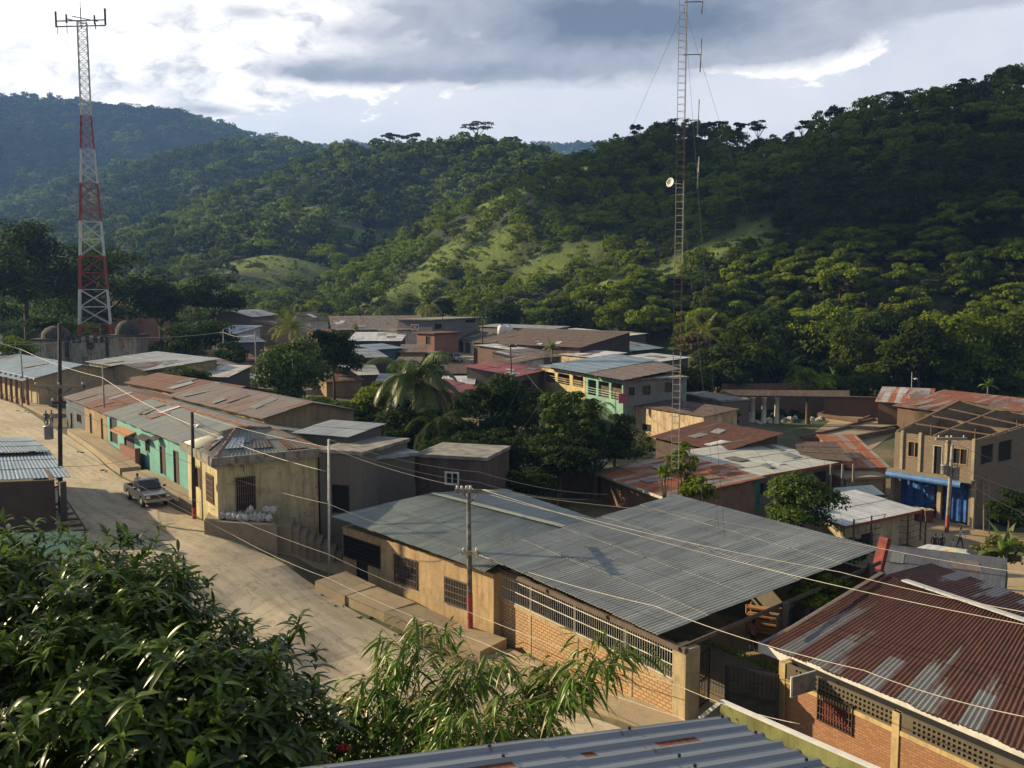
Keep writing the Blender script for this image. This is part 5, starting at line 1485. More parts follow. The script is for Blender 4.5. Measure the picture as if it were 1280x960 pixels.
far('long_roofed_house','brown walled long house with bright white roof strip and red end wall',636,437,762,428,160,7,'back',plaster('rosy_brown',(.22,.14,.11),.3),ZW,.45)
far('street_front','narrow reddish white house front at the bend of the far street',613,450,632,456,152,6,'back',PLW,TILE,1.0,holes=[(616,455,619,464,'door',DOOR),(624,457,628,467,'door',DOOR)])
far('red_roofed_house','small grey house with red tin roof beside the yellow arcade',643,470,681,462,128,7,'back',PLGR,ZRED,1.0,over=.5,holes=[(651,476,664,490,'opening',{'pane':DARK})])
far('low_house','plain house with white front wall between the long roofs',702,443,742,447,158,6,'back',PLC,ZW,.5)
far('low_house','house with blue-white tin roof at the forest edge',764,441,828,435,165,7,'back',PLGR,ZB,.9)
far('low_house','shed with pale roof peeking out right of the blue roofed building',824,452,860,447,140,6,'back',PLGR,ZW,.4)
far('garden_shed','grey block shed behind the dark palm',538,444,558,443,165,4,'flat',PLGR,GREY)
far('low_house','low house under a dark pyramid roof near the far parked cars',552,466,592,466,148,6,'gable',PLD,TILE,1.0)
far('low_house','tiny house with lavender-white roof behind the coconut palm',554,480,590,480,128,4,'back',PLD,ZW,.6)
far('low_house','small house with red tile roof at the far street bend',574,493,602,485,118,5,'back',PLP,ZRED,1.0)
far('low_house','pale roof corner showing right of the coconut palm crown',530,469,558,467,142,5,'back',PLD,ZC,.7)
far('low_house','rust roofed shack between the dark tree and the coconut palm',408,477,452,475,130,7,'back',PLTAN,ZRR,1.0)
far('low_house','house with cream white roof left of the coconut palm',430,469,472,468,143,6,'back',PLD,ZC,1.0)
wt = far('stone_shed','roofless white shed by the road below the boundary buildings',607,455,613,458,150,2,'flat',PLW,GREY)
# red sign board on a roof
sg = thing('roof_sign', 'small red and white sign board standing on a roof in the far town', 'sign', atY(518,412,182))
mb = MB(); p = atY(518.5,409,182); mb.box(p, 1.55,.12,1.05); mb.bar((p.x-.5,p.y+.05,p.z-.5),(p.x-.5,p.y+.05,p.z-1.6),.08); mb.bar((p.x+.5,p.y+.05,p.z-.5),(p.x+.5,p.y+.05,p.z-1.6),.08); mb.build('board', WHITE, sg)
mb = MB(); mb.box(p+Vector((0,-.08,.06)), 1.3,.05,.6); mb.build('red_field', plain('sign_red',(.45,.04,.03),.6), sg)
mb = MB(); mb.box(p+Vector((0,-.12,.1)), .8,.03,.1); mb.box(p+Vector((0,-.12,-.08)), .6,.03,.08); mb.build('marking', WHITE, sg)
for i, (x, y) in enumerate(((627,413.5),(636,414.5))):
    q = atY(x,y,183); t_ = thing('water_tank', ('left' if i == 0 else 'right')+' one of the two white water tanks on the long brown roof', 'water tank', q, 'water tanks on the brown roof')
    mb = MB(); mb.lathe(q, [(.01,1.2),(.55,1.0),(.75,.7),(.8,.2),(.8,-.7),(.01,-.7)], 12); mb.build('tank', WHITE, t_)
    mb = MB(); mb.lathe(q+Vector((0,0,1.15)), [(.25,0),(.25,.12),(.01,.14)], 10); mb.build('lid', IRON, t_)
# yellow arcade and green balcony building
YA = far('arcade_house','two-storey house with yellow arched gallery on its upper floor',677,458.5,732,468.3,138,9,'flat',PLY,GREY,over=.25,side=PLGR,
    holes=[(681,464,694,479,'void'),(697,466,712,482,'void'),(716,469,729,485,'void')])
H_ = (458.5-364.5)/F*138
GB = house('balcony_house','two-storey house with pale green balcony and grey side wall',(732.6,468.4),(779,476.5),H_,9,'flat',PLGN,GREY,over=.25,side=plaster('side_grey',(.25,.25,.235),.4),  # side wall has its own grey render
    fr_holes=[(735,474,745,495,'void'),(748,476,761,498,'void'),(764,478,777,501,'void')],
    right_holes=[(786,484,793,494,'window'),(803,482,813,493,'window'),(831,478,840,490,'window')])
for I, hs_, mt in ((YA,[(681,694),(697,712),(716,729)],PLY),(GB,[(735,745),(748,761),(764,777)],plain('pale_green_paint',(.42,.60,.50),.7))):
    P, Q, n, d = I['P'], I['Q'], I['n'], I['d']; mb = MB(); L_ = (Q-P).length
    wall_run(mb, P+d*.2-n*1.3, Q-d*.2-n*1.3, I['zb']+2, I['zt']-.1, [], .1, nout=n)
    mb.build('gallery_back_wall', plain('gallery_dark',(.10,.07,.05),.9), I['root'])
    mb = MB(); zf = pxu(P,Q,(hs_[0][0]+hs_[0][1])/2, 476 if I is YA else 492)[1]
    a = P+n*.04; b = Q+n*.04
    for k in range(3):
        z = zf+.15+.3*k; mb.bar(V3(a,z), V3(b,z), .05)
    mb.build('railing', mt, I['root'])
    if I is YA:
        mb = MB()
        for x0, x1 in hs_:
            ua,_ = pxu(P,Q,x0,468); ub,_ = pxu(P,Q,x1,468); zt_ = pxu(P,Q,(x0+x1)/2,466)[1]
            for s_ in (0,1):
                c0 = ua if s_ == 0 else ub; sg_ = 1 if s_ == 0 else -1
                q = [P+d*c0-n*.02, P+d*(c0+sg_*.5)-n*.02]
                prism_wall(mb, [V3(q[0],zt_+.25), V3(q[0],zt_-.6), V3(q[0].lerp(q[1],.35),zt_-.1), V3(q[1],zt_+.25)][::(1 if s_ else -1)], n, .15)
        mb.build('arch_spandrel', PLY, I['root'])
mb = MB(); quad_roof(mb, [(677,457,10.35),(733,466.5,10.35),(822,450,9.7),(768,442,9.3)]); mb.build('main_roof', ZB, YA['root'])
mb = MB(); quad_roof(mb, [(733.5,467,10.35),(780,475,10.3),(852,461,10.0),(822,451,9.75)]); mb.build('main_roof', ZT, GB['root'])
cl = thing('pink_cloth', 'pink cloth hung over the green balcony corner', 'cloth', atY(778,497,119))
q = atY(778,497,GB['Q'].y-.4); mb = MB()
for i in range(5):
    mb.hexa([(q.x-.45+.18*i,q.y-.05+.04*(i%2),q.z-.7),(q.x-.27+.18*i,q.y-.05+.04*((i+1)%2),q.z-.7),(q.x-.27+.18*i,q.y,q.z-.7),(q.x-.45+.18*i,q.y,q.z-.7),
             (q.x-.45+.18*i,q.y-.05+.04*(i%2),q.z+.5),(q.x-.27+.18*i,q.y-.05+.04*((i+1)%2),q.z+.5),(q.x-.27+.18*i,q.y,q.z+.5),(q.x-.45+.18*i,q.y,q.z+.5)])
mb.build('fabric', plain('pink_fabric',(.55,.12,.18),.9), cl)
# middle right
house('old_cream_house','old cream house with crumbling wall and red tile ridge behind the trees',(781,505),(880,521),13.9,5,'back',plaster('crumbling_cream',(.60,.48,.30),.75,(.25,.15,.09)),TILE,.5,.25,fr_holes=[(803,529,814,540,'opening',{'pane':DARK,'frame':WOOD})])
house('block_wall_house','low grey block building left of the white columns',(850,493),(903,503),13.8,4,'flat',PLGR,GREY,over=.1)
house('rust_roofed_house','house with dark rust-red roof left of the cream roof',(820,546),(905,563),14.95,7,'back',PLD,ZRR,1.0,.5,period=.3)
house('lean_to','small weathered grey lean-to roof below the dark rust roof',(858,573),(906,577),16.1,4,'back',PLD,ZO2,.4,.3)
house('cream_roofed_house','grey house with broad cream tin roof and rust edge',(938,595),(1041,577.5),15.6,8.5,'back',PLG,ZC,.75,.55,fr_holes=[(948,604,962,616,'window'),(976,600,1000,611,'opening',{'pane':DARK}),(1018,590,1032,604,'opening',{'pane':DARK})],fascia=plain('rust_edge',(.30,.09,.05),.9))
BL = thing('balcony', 'wooden balcony with rail and dark tiled roof right of the cream roofed house', 'balcony', atH(1050,620,17))
mb = MB(); quad_roof(mb, [(1002,572,15.4),(1067,577,15.4),(1045,552,14.6),(992,552,14.6)]); mb.build('roof', TILE, BL)
mb = MB()
for x, y in ((1038,612),(1066,612),(1052,622)):
    p = atY(x,y,84); mb.bar((p.x,p.y,p.z-3), (p.x,p.y,atY(x,580,84).z), .16)
a = atY(1034,616,84); b = atY(1068,614,84); mb.bar(a, b, .1); mb.bar(a+Vector((0,0,-.9)), b+Vector((0,0,-.9)), .15)
mb.build('post', GREY, BL)
mb = MB()
for i in range(9):
    p = a.lerp(b, i/8); mb.bar(p, p+Vector((0,0,-.9)), .05)
mb.build('railing', WOODL, BL)
house('orange_roofed_house','house with orange rust-striped roof and green netting under it',(751,590),(838,621),15.75,8.0,'back',plaster('patchy_wall',(.30,.17,.11),.7),ZO,.85,.6,period=.28,fascia=plain('pale_gutter',(.5,.47,.40),.7))
a = atH(898,612,16.2); b = atH(952,603,16.2)
nt = thing('green_netting','sagging green netting hung along the verge of the orange rust roof','netting',a)
mb = MB()
for i in range(14):
    for j in range(3):
        def f(i_, j_):
            p = a.lerp(b, i_/14); return p+Vector((.15*math.sin(i_*1.3), .15*math.cos(i_*.9+j_), -j_*.75-.5*math.sin(math.pi*i_/14)*(j_/3)))
        q = [f(i,j+1), f(i+1,j+1), f(i+1,j), f(i,j)]; mb.poly(q); mb.poly([p+Vector((.0,.03,0)) for p in q[::-1]])
mb.build('net', plain('teal_net',(.02,.20,.15),.8,0,.4,4), nt)
house('flat_roofed_shed','dark shed with flat grey roof beyond the small tan building',(655,586),(738,591),15.8,5,'flat',PLD,ZG,over=.3)
house('white_roofed_house','small house with bright white tin roof beside the market street',(1056,656),(1143,637.5),17.5,5.5,'back',PLC,ZW,.5,.4,fr_holes=[(1076,668,1090,690,'opening',{'pane':DARK})],fascia=plain('rust_edge',(.30,.09,.05),.9))
bl2 = thing('grey_roof_shed','flat blue-grey tin shed behind the bright white roof','shed',atH(1075,615,17))
mb = MB(); quad_roof(mb, [(1048,622,17.3),(1106,618,17.3),(1090,606,16.8),(1040,610,16.8)]); mb.build('roof', ZB, bl2)
mb = MB()
for x, y in ((1050,621),(1104,617)):
    p = atH(x,y,17.3); mb.bar(p-Vector((0,0,3)), p, .15)
a = atH(1050,622,17.35); b = atH(1104,618.5,17.35); wall_run(mb,(a.x,a.y),(b.x,b.y),0,a.z-.05,[],.1); mb.build('wall', PLD, bl2)
house('orange_roof_shed','shed with steep orange rust roof left of the unfinished building',(1062,584),(1108,584),16.3,9,'back',plaster('rubble',(.35,.26,.15),.6),ZO,1.6,.3)
far('stone_shed','low rubble wall building between the balcony and the unfinished building',1058,600,1104,598,86,3,'flat',plaster('rubble',(.35,.26,.15),.6),KERB)
LR = house('long_rusty_shed','long open shed with streaky rust and white roof at the forest edge',(1122,507),(1330,534),15.0,9,'back',ADOBE,ZR,1.5,.5)
far('pale_roof_shed','small open shed with patchy white and rust roof left of the long rusty shed',1098,502,1160,505,130,8,'back',ADOBE,ZP,1.2)
far('pale_roof_shed','tiny shack with pale patched roof above the white columns',908,486,944,485.5,150,7,'back',ADOBE,ZP,1.1)
far('adobe_wall','long brown adobe wall with tiled top behind the ruins',1030,497,1122,500,138,.6,'flat',ADOBE,TILE,over=.1)
far('adobe_wall','short adobe wall with orange tile top beside the long rusty shed',1040,492,1062,492,146,2.0,'back',ADOBE,ZRED,.5)
cl_ = thing('colonnade','long tiled veranda roof on four white columns before a dark adobe wall','veranda',atH(980,500,15))
mb = MB(); sheet(mb, atH(902,494,14.35), atH(1062,496,14.35), atH(1062,488,13.7), atH(902,487,13.7)); mb.build('roof', TILE, cl_)
a = atY(902,500,145); b = atY(1040,500,145); mb = MB(); wall_run(mb,(a.x,a.y),(b.x,b.y),0,atH(902,492,13.9).z,[],.3); mb.build('wall', ADOBE, cl_)
for x in (930,941,955,971,1010):
    p = atY(x,510,132.5); mb = MB(); mb.lathe((p.x,p.y,0), [(.42,0),(.38,1.0),(.36,2.0),(.30,5.2),(.42,5.25),(.42,5.4),(.01,5.4)], 10)
    mb.build('column', PLW if x < 1000 else ADOBE, cl_)
# ruins: kerbed slabs
for i, (lab, q) in enumerate((('stone kerbed empty slab nearest to the colonnade',[(1022,524),(1075,531),(1098,520),(1046,517)]),('middle stone kerbed slab of the ruins with bare floor',[(1056,538),(1096,542),(1132,535),(1092,528)]),('brown kerbed slab of the ruins nearest to the cream roof',[(1000,552),(1050,557),(1120,541),(1062,538)]))):
    t_ = thing('foundation_slab', lab, 'foundation', ground(*q[0]), 'foundation slabs of the ruins')
    g4 = [ground(*p) for p in q]; z_ = max(p.z for p in g4)+.35
    mb = MB(); mb.hexa([Vector((p.x,p.y,p.z-.5)) for p in g4]+[Vector((p.x,p.y,z_)) for p in g4]); mb.build('slab', KERB if i != 1 else PAVE, t_)
    mb = MB()
    for k in range(4):
        a = g4[k]; b = g4[(k+1)%4]; dd = (b-a).normalized()*.2; mb.bar((a.x+dd.x,a.y+dd.y,z_+.1), (b.x-dd.x,b.y-dd.y,z_+.1), .35, .45)
    mb.build('kerb', ADOBE, t_)
rn = random.Random(8); rk = []
RW = plain('pale_rubble',(.50,.47,.40),.95,0,.3,3)
def rock_mesh(seed):
    r = random.Random(seed); bm_ = MB()
    bm_.lathe((0,0,0), [(.01,-.2),(.5,-.1),(.62*r.uniform(.8,1.1),.15),(.5*r.uniform(.7,1.1),.4),(.2,.55),(.01,.56)], 7, sx=r.uniform(.7,1.2), sy=r.uniform(.7,1.2)); 
    bm_.v = [(x+r.uniform(-.08,.08), y+r.uniform(-.08,.08), z+r.uniform(-.06,.06)) for x,y,z in bm_.v]; bm_.smooth = [False]*len(bm_.f)
    return bm_
for i in range(16):
    px, py = rn.uniform(925,1032), rn.uniform(519,531); p = ground(px,py)
    if i < 3:
        o = rock_mesh(i).build('rubble_stone', RW); rk.append(o)
    else: o = rk[i%3].copy(); COL.objects.link(o)
    o.location = p; s_ = rn.uniform(.6,1.4); o.scale = (s_,s_,s_*1.1); o.rotation_euler = (0,0,rn.uniform(0,6))
    tag(o, 'pale rubble stone lying on the grass among the ruins', 'stone', 'rubble stones in the ruins')
for i in range(9):
    px, py = rn.uniform(1010,1120), rn.uniform(508,518); p = ground(px,py)
    o = rk[i%3].copy(); COL.objects.link(o); o.location = p; s_ = rn.uniform(.5,1.1); o.scale = (s_,s_,s_)
    tag(o, 'pale rubble stone lying on the grass among the ruins', 'stone', 'rubble stones in the ruins')
# ------------------------------------------------------------------ unfinished two-storey building
UB = thing('unfinished_building', 'unfinished two-storey block building without roof, blue awning over its ground floor', 'building', atH(1160,640,20))
A = atH(1119,540,12.7); B = atH(1220,552.5,12.75); P = Vector((A.x,A.y)); Q = Vector((B.x,B.y)); d = (Q-P).normalized(); n = Vector((d.y,-d.x)); n = n if n.dot(P) < 0 else -n
print('unfinished', (Q-P).length, tz(Q.x,Q.y))
zt = CZ-12.7; zb = min(tz(P.x,P.y),tz(Q.x,Q.y))-.6
e2 = -n  # away
w1 = hz_(1135,551,1151,573,P,Q); w2 = hz_(1167,556,1177,590,P,Q); w3 = hz_(1191,559,1209,582,P,Q); w4 = (hz_(1213,575,1217,595,P,Q))
zs_ = pxu(P,Q,1165,592)[1]
g1 = (0.7, (Q-P).length*.56, zb+.6, zs_-.5); g2_ = ((Q-P).length*.62, (Q-P).length-.4, zb+.6, zs_-.5)
w2 = (w2[0], w2[1], zs_+.05, w2[3])
mb = MB(); wall_run(mb, P, Q, zb, zt, [w1,w2,w3,g1,g2_], .2, nout=n)
DP = 24.0
u_r = []
R_ = Q+e2*DP
for (x0,y0,x1,y1) in ((1226,557,1241,577),(1248,552,1264,574)):
    u0, z1 = pxu(Q,R_,x0,y0); u1, z0 = pxu(Q,R_,x1,y1); u_r.append((u0-.2,u1-.2,z0,z1))
wall_run(mb, Q+e2*.2, R_, zb, zt, u_r, .2, nout=d)
wall_run(mb, P+e2*DP, P+e2*.2, zb, zt, [], .2, nout=-d)
wall_run(mb, R_, P+e2*DP, zb, zt, [], .2, nout=-n)
def gablew(base, h, ap=.5, holes=()):
    p0 = base+e2*.4; p1 = base+e2*DP*.96; pm = base+e2*DP*ap
    prism_wall(mb, [V3(p0,zt+.004), V3(p1,zt+.004), V3(pm,zt+h)], d, .18)
gablew(P+d*.2, 1.9); 
m_ = P+d*((Q-P).length*.50); wall_run(mb, m_+e2*.25, m_+e2*(DP-.3), zs_, zt, [], .18, nout=d); gablew(m_, 1.2)
gablew(Q, .55, .6)
for k, t in enumerate((.33,.66)):
    a = P+e2*DP*t+d*.25; b = P+e2*DP*t+d*((Q-P).length*.48); wall_run(mb, a, b, zs_, zt+.5, [], .15, nout=n)
    a = m_+e2*DP*t+d*.25; b = Q+e2*DP*t-d*.25; wall_run(mb, a, b, zs_, zt+.3, [], .15, nout=n)
mb.build('wall', BLOCK, UB)
for w in (w1, w3): opening(UB, P, Q, n, w, 'window', 'window', {'pane':DARK,'frame':WOODL})
opening(UB, P, Q, n, w2, 'door', 'door', {'pane':DARK,'frame':plain('white_trim',(.5,.47,.4),.8)})
for w in u_r: opening(UB, Q+e2*.2, R_, d, w, 'opening', 'window', {'pane':DARK,'frame':BLOCK})
mb = MB(); a = P-d*.2+n*.9; b = Q+d*.15+n*.9
mb.hexa([V3(P-d*.2+n*.01,zs_-.2),V3(a,zs_-.2),V3(b,zs_-.2),V3(Q+d*.15+n*.01,zs_-.2),V3(P-d*.2+n*.01,zs_),V3(a,zs_),V3(b,zs_),V3(Q+d*.15+n*.01,zs_)][::1])
mb.build('balcony_slab', KERB, UB)
mb = MB()
for u in (.1,.33,.66,.98):
    p = P+d*((Q-P).length*u)+n*.02; mb.box((p.x,p.y,(zt+zs_)/2+.1), .24, .24, zt-zs_+.2, math.atan2(d.y,d.x))
for u in (.0,.6,1.0):
    p = P+d*((Q-P).length*u)+n*.03; mb.box((p.x,p.y,(zs_-.22+zb)/2), .3, .3, zs_-.22-zb, math.atan2(d.y,d.x))
mb.build('concrete_column', plaster('pale_column',(.42,.36,.25),.4), UB)
mb = MB(); blue = plain('blue_tarp',(.02,.10,.34),.55,0,.3,2)
r_ = .34; P_ = P-d*.1+n*1.0; Q_ = Q-d*.6+n*1.0; N_ = 10
for k in range(N_):
    a0 = -1.2+2.6*k/N_; a1 = -1.2+2.6*(k+1)/N_
    def f(S, a_): return V3(S+n*(math.cos(a_)*r_), zs_-.42+math.sin(a_)*r_*.9)
    q = [f(P_,a0), f(Q_,a0), f(Q_,a1), f(P_,a1)]; mb.poly(q, sm=True); mb.poly([V3(Vector((v.x,v.y))-n*.03, v.z) for v in q[::-1]], sm=True)
mb.build('awning', plain('blue_awning',(.08,.20,.45),.5,0,.15,2), UB)
mb = MB()
L_ = (Q-P).length
for u0, u1, za, zb__ in ((.02,.50,zb+1.4,zs_-.35),(.63,.95,zb+.9,zs_-.4)):
    K_ = 14
    for k in range(K_):
        ua = u0+(u1-u0)*k/K_; ub = u0+(u1-u0)*(k+1)/K_; w0 = -.35+.1*math.sin(k*1.7); w1_ = -.35+.1*math.sin((k+1)*1.7)
        pa = P+d*L_*ua+n*w0; pb = P+d*L_*ub+n*w1_; q = [V3(pa,za), V3(pb,za), V3(pb,zb__), V3(pa,zb__)]; mb.poly(q, sm=True); mb.poly([V3(Vector((v.x,v.y))-n*.03, v.z) for v in q[::-1]], sm=True)
mb.build('tarpaulin', blue, UB)
mb = MB()
for S, h in ((P+d*.2,1.9),(m_,1.2),(Q,.55)):
    for t0, t1 in ((.0,.5),(.5,1.0)):
        z0 = zt+.08+(h if t0 > 0 else 0)+.02; z1 = zt+.08+(h if t0 == 0 else 0)+.02
        mb.bar(V3(S+e2*DP*t0,z0), V3(S+e2*DP*t1,z1), .2, .12)
mb.bar(V3(P+e2*DP*.5,zt+2.05), V3(P+e2*DP*.5+d*3.8,zt+1.35), .14)
for t_ in (.12,.25,.38,.62,.75,.88):
    h_ = 1-abs(t_-.5)*2; mb.bar(V3(P+e2*DP*t_-d*.3,zt+.12+1.9*h_), V3(P+e2*DP*t_+d*4.0,zt+.12+1.2*h_), .1)
    mb.bar(V3(m_+e2*DP*t_-d*.2,zt+.16+1.2*h_), V3(Q+e2*DP*t_+d*.3,zt+.12+.6*h_), .1)
for u_, t_ in ((.1,.0),(.45,.0),(.98,.0),(.98,.35),(.5,.5),(.98,.7)):
    q_ = P+d*((Q-P).length*u_)+e2*DP*t_+e2*.1; mb.bar(V3(q_,zt), V3(q_,zt+1.1), .06)
mb.build('roof_beam', plain('weathered_timber',(.17,.115,.07),.85), UB)
mb = MB(); a = atH(1221,610,18.9); p0 = ground(1233,668); p1 = Q+e2*2+d*.15
a = Vector((p0.x,p0.y,p0.z)); b = Vector((p1.x,p1.y,p0.z+4.4)); s_ = Vector((.25,.0,0))
ld = thing('ladder','wooden ladder leaning on the side wall of the unfinished building','ladder',a)
mb.bar(a-s_, b-s_, .07); mb.bar(a+s_, b+s_, .07); mb.build('side_rail', WOODL, ld)
mb = MB()
for k in range(1,12):
    q = a.lerp(b,k/12); mb.bar(q-s_, q+s_, .05)
mb.build('rung', WOODL, ld)
# walls and bits between the hall and the brick house
wg = thing('garden_wall','sloping concrete wall top behind the red brick house roof','wall',atH(1050,735,15.5))
mb = MB(); slabwall(mb, atH(1009,764,15.2), atH(1052,729,14.6), 4, .3); slabwall(mb, atH(1052,729,14.59), atH(1096,714,14.5), 4, .3); mb.build('wall', GREY, wg)
wg = thing('garden_wall','short sloping yard wall with a pale end post beside the wooden rack','wall',atH(980,765,16.5))
a = atH(975,771,16.3); mb = MB(); slabwall(mb, a, atH(991,755,15.9), 3, .3); mb.build('wall', GREY, wg); mb = MB(); mb.box((a.x,a.y-.1,a.z-1.1),.35,.35,2.2); mb.build('post', PLC, wg)
rp2 = thing('red_post','red painted concrete post at the corner of the big grey roof','post',atH(1098,712,15))
a = atH(1097,712,14.6); b = atH(1106,676,12.9); mb = MB(); mb.bar((a.x,a.y,a.z-3), (a.x,a.y,a.z), .55,.5); mb.bar(a, Vector((a.x+.5,a.y+.4,a.z+1.6)), .5, .35); mb.build('post', plain('red_paint',(.26,.055,.04),.85,0,.25), rp2)
rk_ = thing('wooden_rack','orange slatted wooden rack in the yard behind the gate','rack',ground(960,790))
p = atH(958,775,17.2); mb = MB()
for k in range(4): mb.box((p.x,p.y,p.z-.55+.38*k), 2.0,.5,.09,-.45)
mb.build('shelf', plain('orange_wood',(.45,.24,.10),.8), rk_)
mb = MB()
for sx, sy in ((-.95,.4),(.95,-.5),(-.6,.8),(.8,-.1)): mb.bar((p.x+sx,p.y+sy,p.z-1.7),(p.x+sx,p.y+sy,p.z+.7),.09)
mb.build('leg', plain('orange_wood',(.45,.24,.10),.8), rk_)
tb = thing('tarp_shelter','curved shelter roof of two white sheets and one faded printed sheet','shelter',atH(1175,700,18))
mb = MB(); sheet(mb, atH(1127,691,16.6), atH(1150,699,16.6), atH(1188,684,16.1), atH(1160,680,16.1)); sheet(mb, atH(1199,706,16.6), atH(1216,694,16.5), atH(1228,690,16.2), atH(1190,684,16.1)); mb.build('white_sheet', ZW, tb)
m_p, T = newmat('faded_print'); g = T.n('ShaderNodeNewGeometry').outputs['Position']; T.L(T.ramp(T.noise(g, 1.1, 5, .6), [(.35,(.40,.18,.08)),(.45,(.55,.48,.28)),(.55,(.35,.42,.2)),(.65,(.30,.50,.48))]), T.b.inputs['Base Color'])
mb = MB(); sheet(mb, atH(1150.5,699.3,16.55), atH(1198,707,16.55), atH(1216,693.5,16.0), atH(1188,684,16.0), rows=9); mb.build('printed_sheet', m_p, tb)
mb = MB()
for x, y in ((1130,692),(1195,706),(1225,691),(1162,682)):
    q = atH(x,y,16.75); mb.bar((q.x,q.y,q.z-3.4),(q.x,q.y,q.z),.1)
mb.build('post', WOOD, tb)
house('dark_shed','dark grey low shed roof between the brick house and the tarp shelter',(1100,724),(1250,744),16.0,6,'back',PLD,zinc('zinc_dark',(.10,.10,.105),.15),.4,.2)
fn = thing('wire_fence','wire fence on thin posts in front of the white roofed house','fence',ground(1110,680))
mb = MB(); FP = [(1066,692),(1088,686),(1112,680),(1134,682),(1150,676),(1156,686)]
for x, y in FP:
    q = ground(x,y); mb.bar((q.x,q.y,q.z-.2),(q.x,q.y,q.z+2.6),.1)
mb.build('post', WOOD, fn); mb = MB()
for (a_,b_) in zip(FP[:-1],FP[1:]):
    a = ground(*a_); b = ground(*b_)
    for k in range(5): mb.bar(a+Vector((0,0,.5+.5*k)), b+Vector((0,0,.5+.5*k)), .03)
mb.build('wire', IRON, fn)

# more small muted houses crowding the far town
for lab, x0, y0, x1, y1, Y, dp, rm_, wl_ in (
  ('small rust roofed house left of the long brown roof',346,408,374,407,190,7,ZRR,PLTAN),('low grey roofed house below the blue painted shop',452,447,482,446,150,6,ZG,PLD),
  ('low tan house with brown roof before the terracotta building',500,440,530,440,163,5,ZT,PLTAN),('brown roofed hut left of the far street',496,457,522,457,150,5,ZT,PLD),
  ('brown tin roof between the red roof and the long white roof strip',652,449,700,445,148,6,ZT,PLGR),('grey tin roofed hut among the trees right of the church',300,428,330,427,168,6,ZG,PLGR),
  ('low rusty roofed house in front of the long brown roof',400,420,434,419,180,6,ZRR,PLD),('old brown roofed hut beside the white street house',594,433,612,437,176,4,TILE,PLW),
  ('weathered roofed house left of the coconut palm top',470,482,500,482,122,6,ZO2,PLD),('small patched roof house below the tan house',250,470,284,471,118,5,ZP,PLGR)):
    far('small_house', lab, x0, y0, x1, y1, Y, dp, 'back', wl_, rm_, .9)
# ------------------------------------------------------------------ poles and wires
INS = plain('white_insulator', (.65,.63,.58), .4)
STEEL = plain('galvanised', (.30,.30,.29), .5, .3)
POLEM = plain('pole_wood', (.055,.042,.035), .85, 0, .3, 3)
POLEC = plain('pole_concrete', (.33,.30,.26), .85, 0, .2, 3)
def pole(label, px, py, ptop, r=.14, mat=None, arms=(), trafo=(), pxt=None, Y=None, red=None, lamp=None, name='utility_pole'):
    g = ground(px, py) if Y is None else atY(px, py, Y)
    if Y is not None: g.z = tz(g.x, g.y)
    top = atY(pxt or px, ptop, g.y); ht = top.z
    t = thing(name, label, 'utility pole', g)
    mb = MB(); X_ = (top.x-g.x)
    mb.tube([(g.x,g.y,g.z-.4),(g.x+X_*.5,g.y,(g.z+ht)/2),(g.x+X_,g.y,ht)], [r, r*.9, r*.72], 10)
    mb.build('shaft', mat or POLEM, t)
    if red:
        mb = MB(); z1 = atY(px, red, g.y).z; mb.tube([(g.x,g.y,g.z-.1),(g.x+X_*(z1-g.z)/(ht-g.z),g.y,z1)], r*1.03, 10, cap=False); mb.build('painted_band', plain('faded_red_band',(.36,.07,.06),.8,0,.2,5), t)
    out = []
    for (pa, x0, x1, dy, ins) in arms:
        a = atY(x0, pa, g.y+dy); b = atY(x1, pa, g.y-dy)
        mb = MB(); off = Vector((0,-r-.06,0)); mb.bar(a+off, b+off, .17, .2)
        c_ = (a+b)/2
        if (b-a).length > 1.6:
            mb.bar(c_+off+Vector((0,0,-.6)), c_.lerp(a,.6)+off, .05); mb.bar(c_+off+Vector((0,0,-.6)), c_.lerp(b,.6)+off, .05)
        ar = mb.build('crossarm', mat or POLEM, t)
        for k in ins:
            p = a.lerp(b, k)+off+Vector((0,0,.06)); m2 = MB(); m2.lathe(p, [(.03,0),(.03,.06),(.09,.08),(.06,.13),(.08,.16),(.04,.22),(.01,.23)], 8); m2.build('insulator', INS, ar)
            out.append(p+Vector((0,0,.2)))
    for (x, y0, y1) in trafo:
        p0 = atY(x, y1, g.y-.0); hh = atY(x, y0, g.y).z-p0.z; mb = MB()
        s_ = 1 if x > px else -1
        c_ = Vector((g.x+s_*.48 if abs(x-px) > 2 else g.x, g.y-(.1 if abs(x-px) > 2 else .45), p0.z))
        mb.lathe(c_, [(.01,0),(.27,.02),(.29,.08),(.29,hh*.85),(.31,hh*.87),(.31,hh*.93),(.1,hh),(.01,hh)], 12)
        for k in (-.12,.12): mb.tube([c_+Vector((k,0,hh*.95)), c_+Vector((k,0,hh+.2))], .04, 6)
        mb.build('transformer', STEEL, t)
    if lamp:
        p = atY(lamp[0], lamp[1], g.y-.6); mb = MB(); mb.tube([(g.x+X_*.7,g.y,p.z-.1), p], .035, 6); l_ = mb.build('lamp_arm', STEEL, t)
        mb = MB(); mb.lathe(p+Vector((0,0,-.12)), [(.01,.2),(.12,.16),(.2,.02),(.15,-.08),(.01,-.1)], 10, sx=1.5); mb.build('lamp_head', INS, l_)
    return g, out
pole('tall dark pole with long crossarm at the corner of the dark brick house', 76, 652, 404, .15, None, [(483,45,107,1.2,(.03,.5,.97)),(503,66,84,-.5,(.1,.9))], [(70,531,549)], 74.5, 62)
pole('thin pole with rust red foot in front of the school arcade', 31, 507, 436, .1, POLEC, [], (), 25.5, None, 496)
pole('thin grey pole at the tan row house front', 132, 553, 455, .09, POLEC, [], (), 128)
pole('dark wooden pole with red foot in front of the turquoise house', 243, 649, 515, .14, None, [], (), 240, None, 634, (250,531))
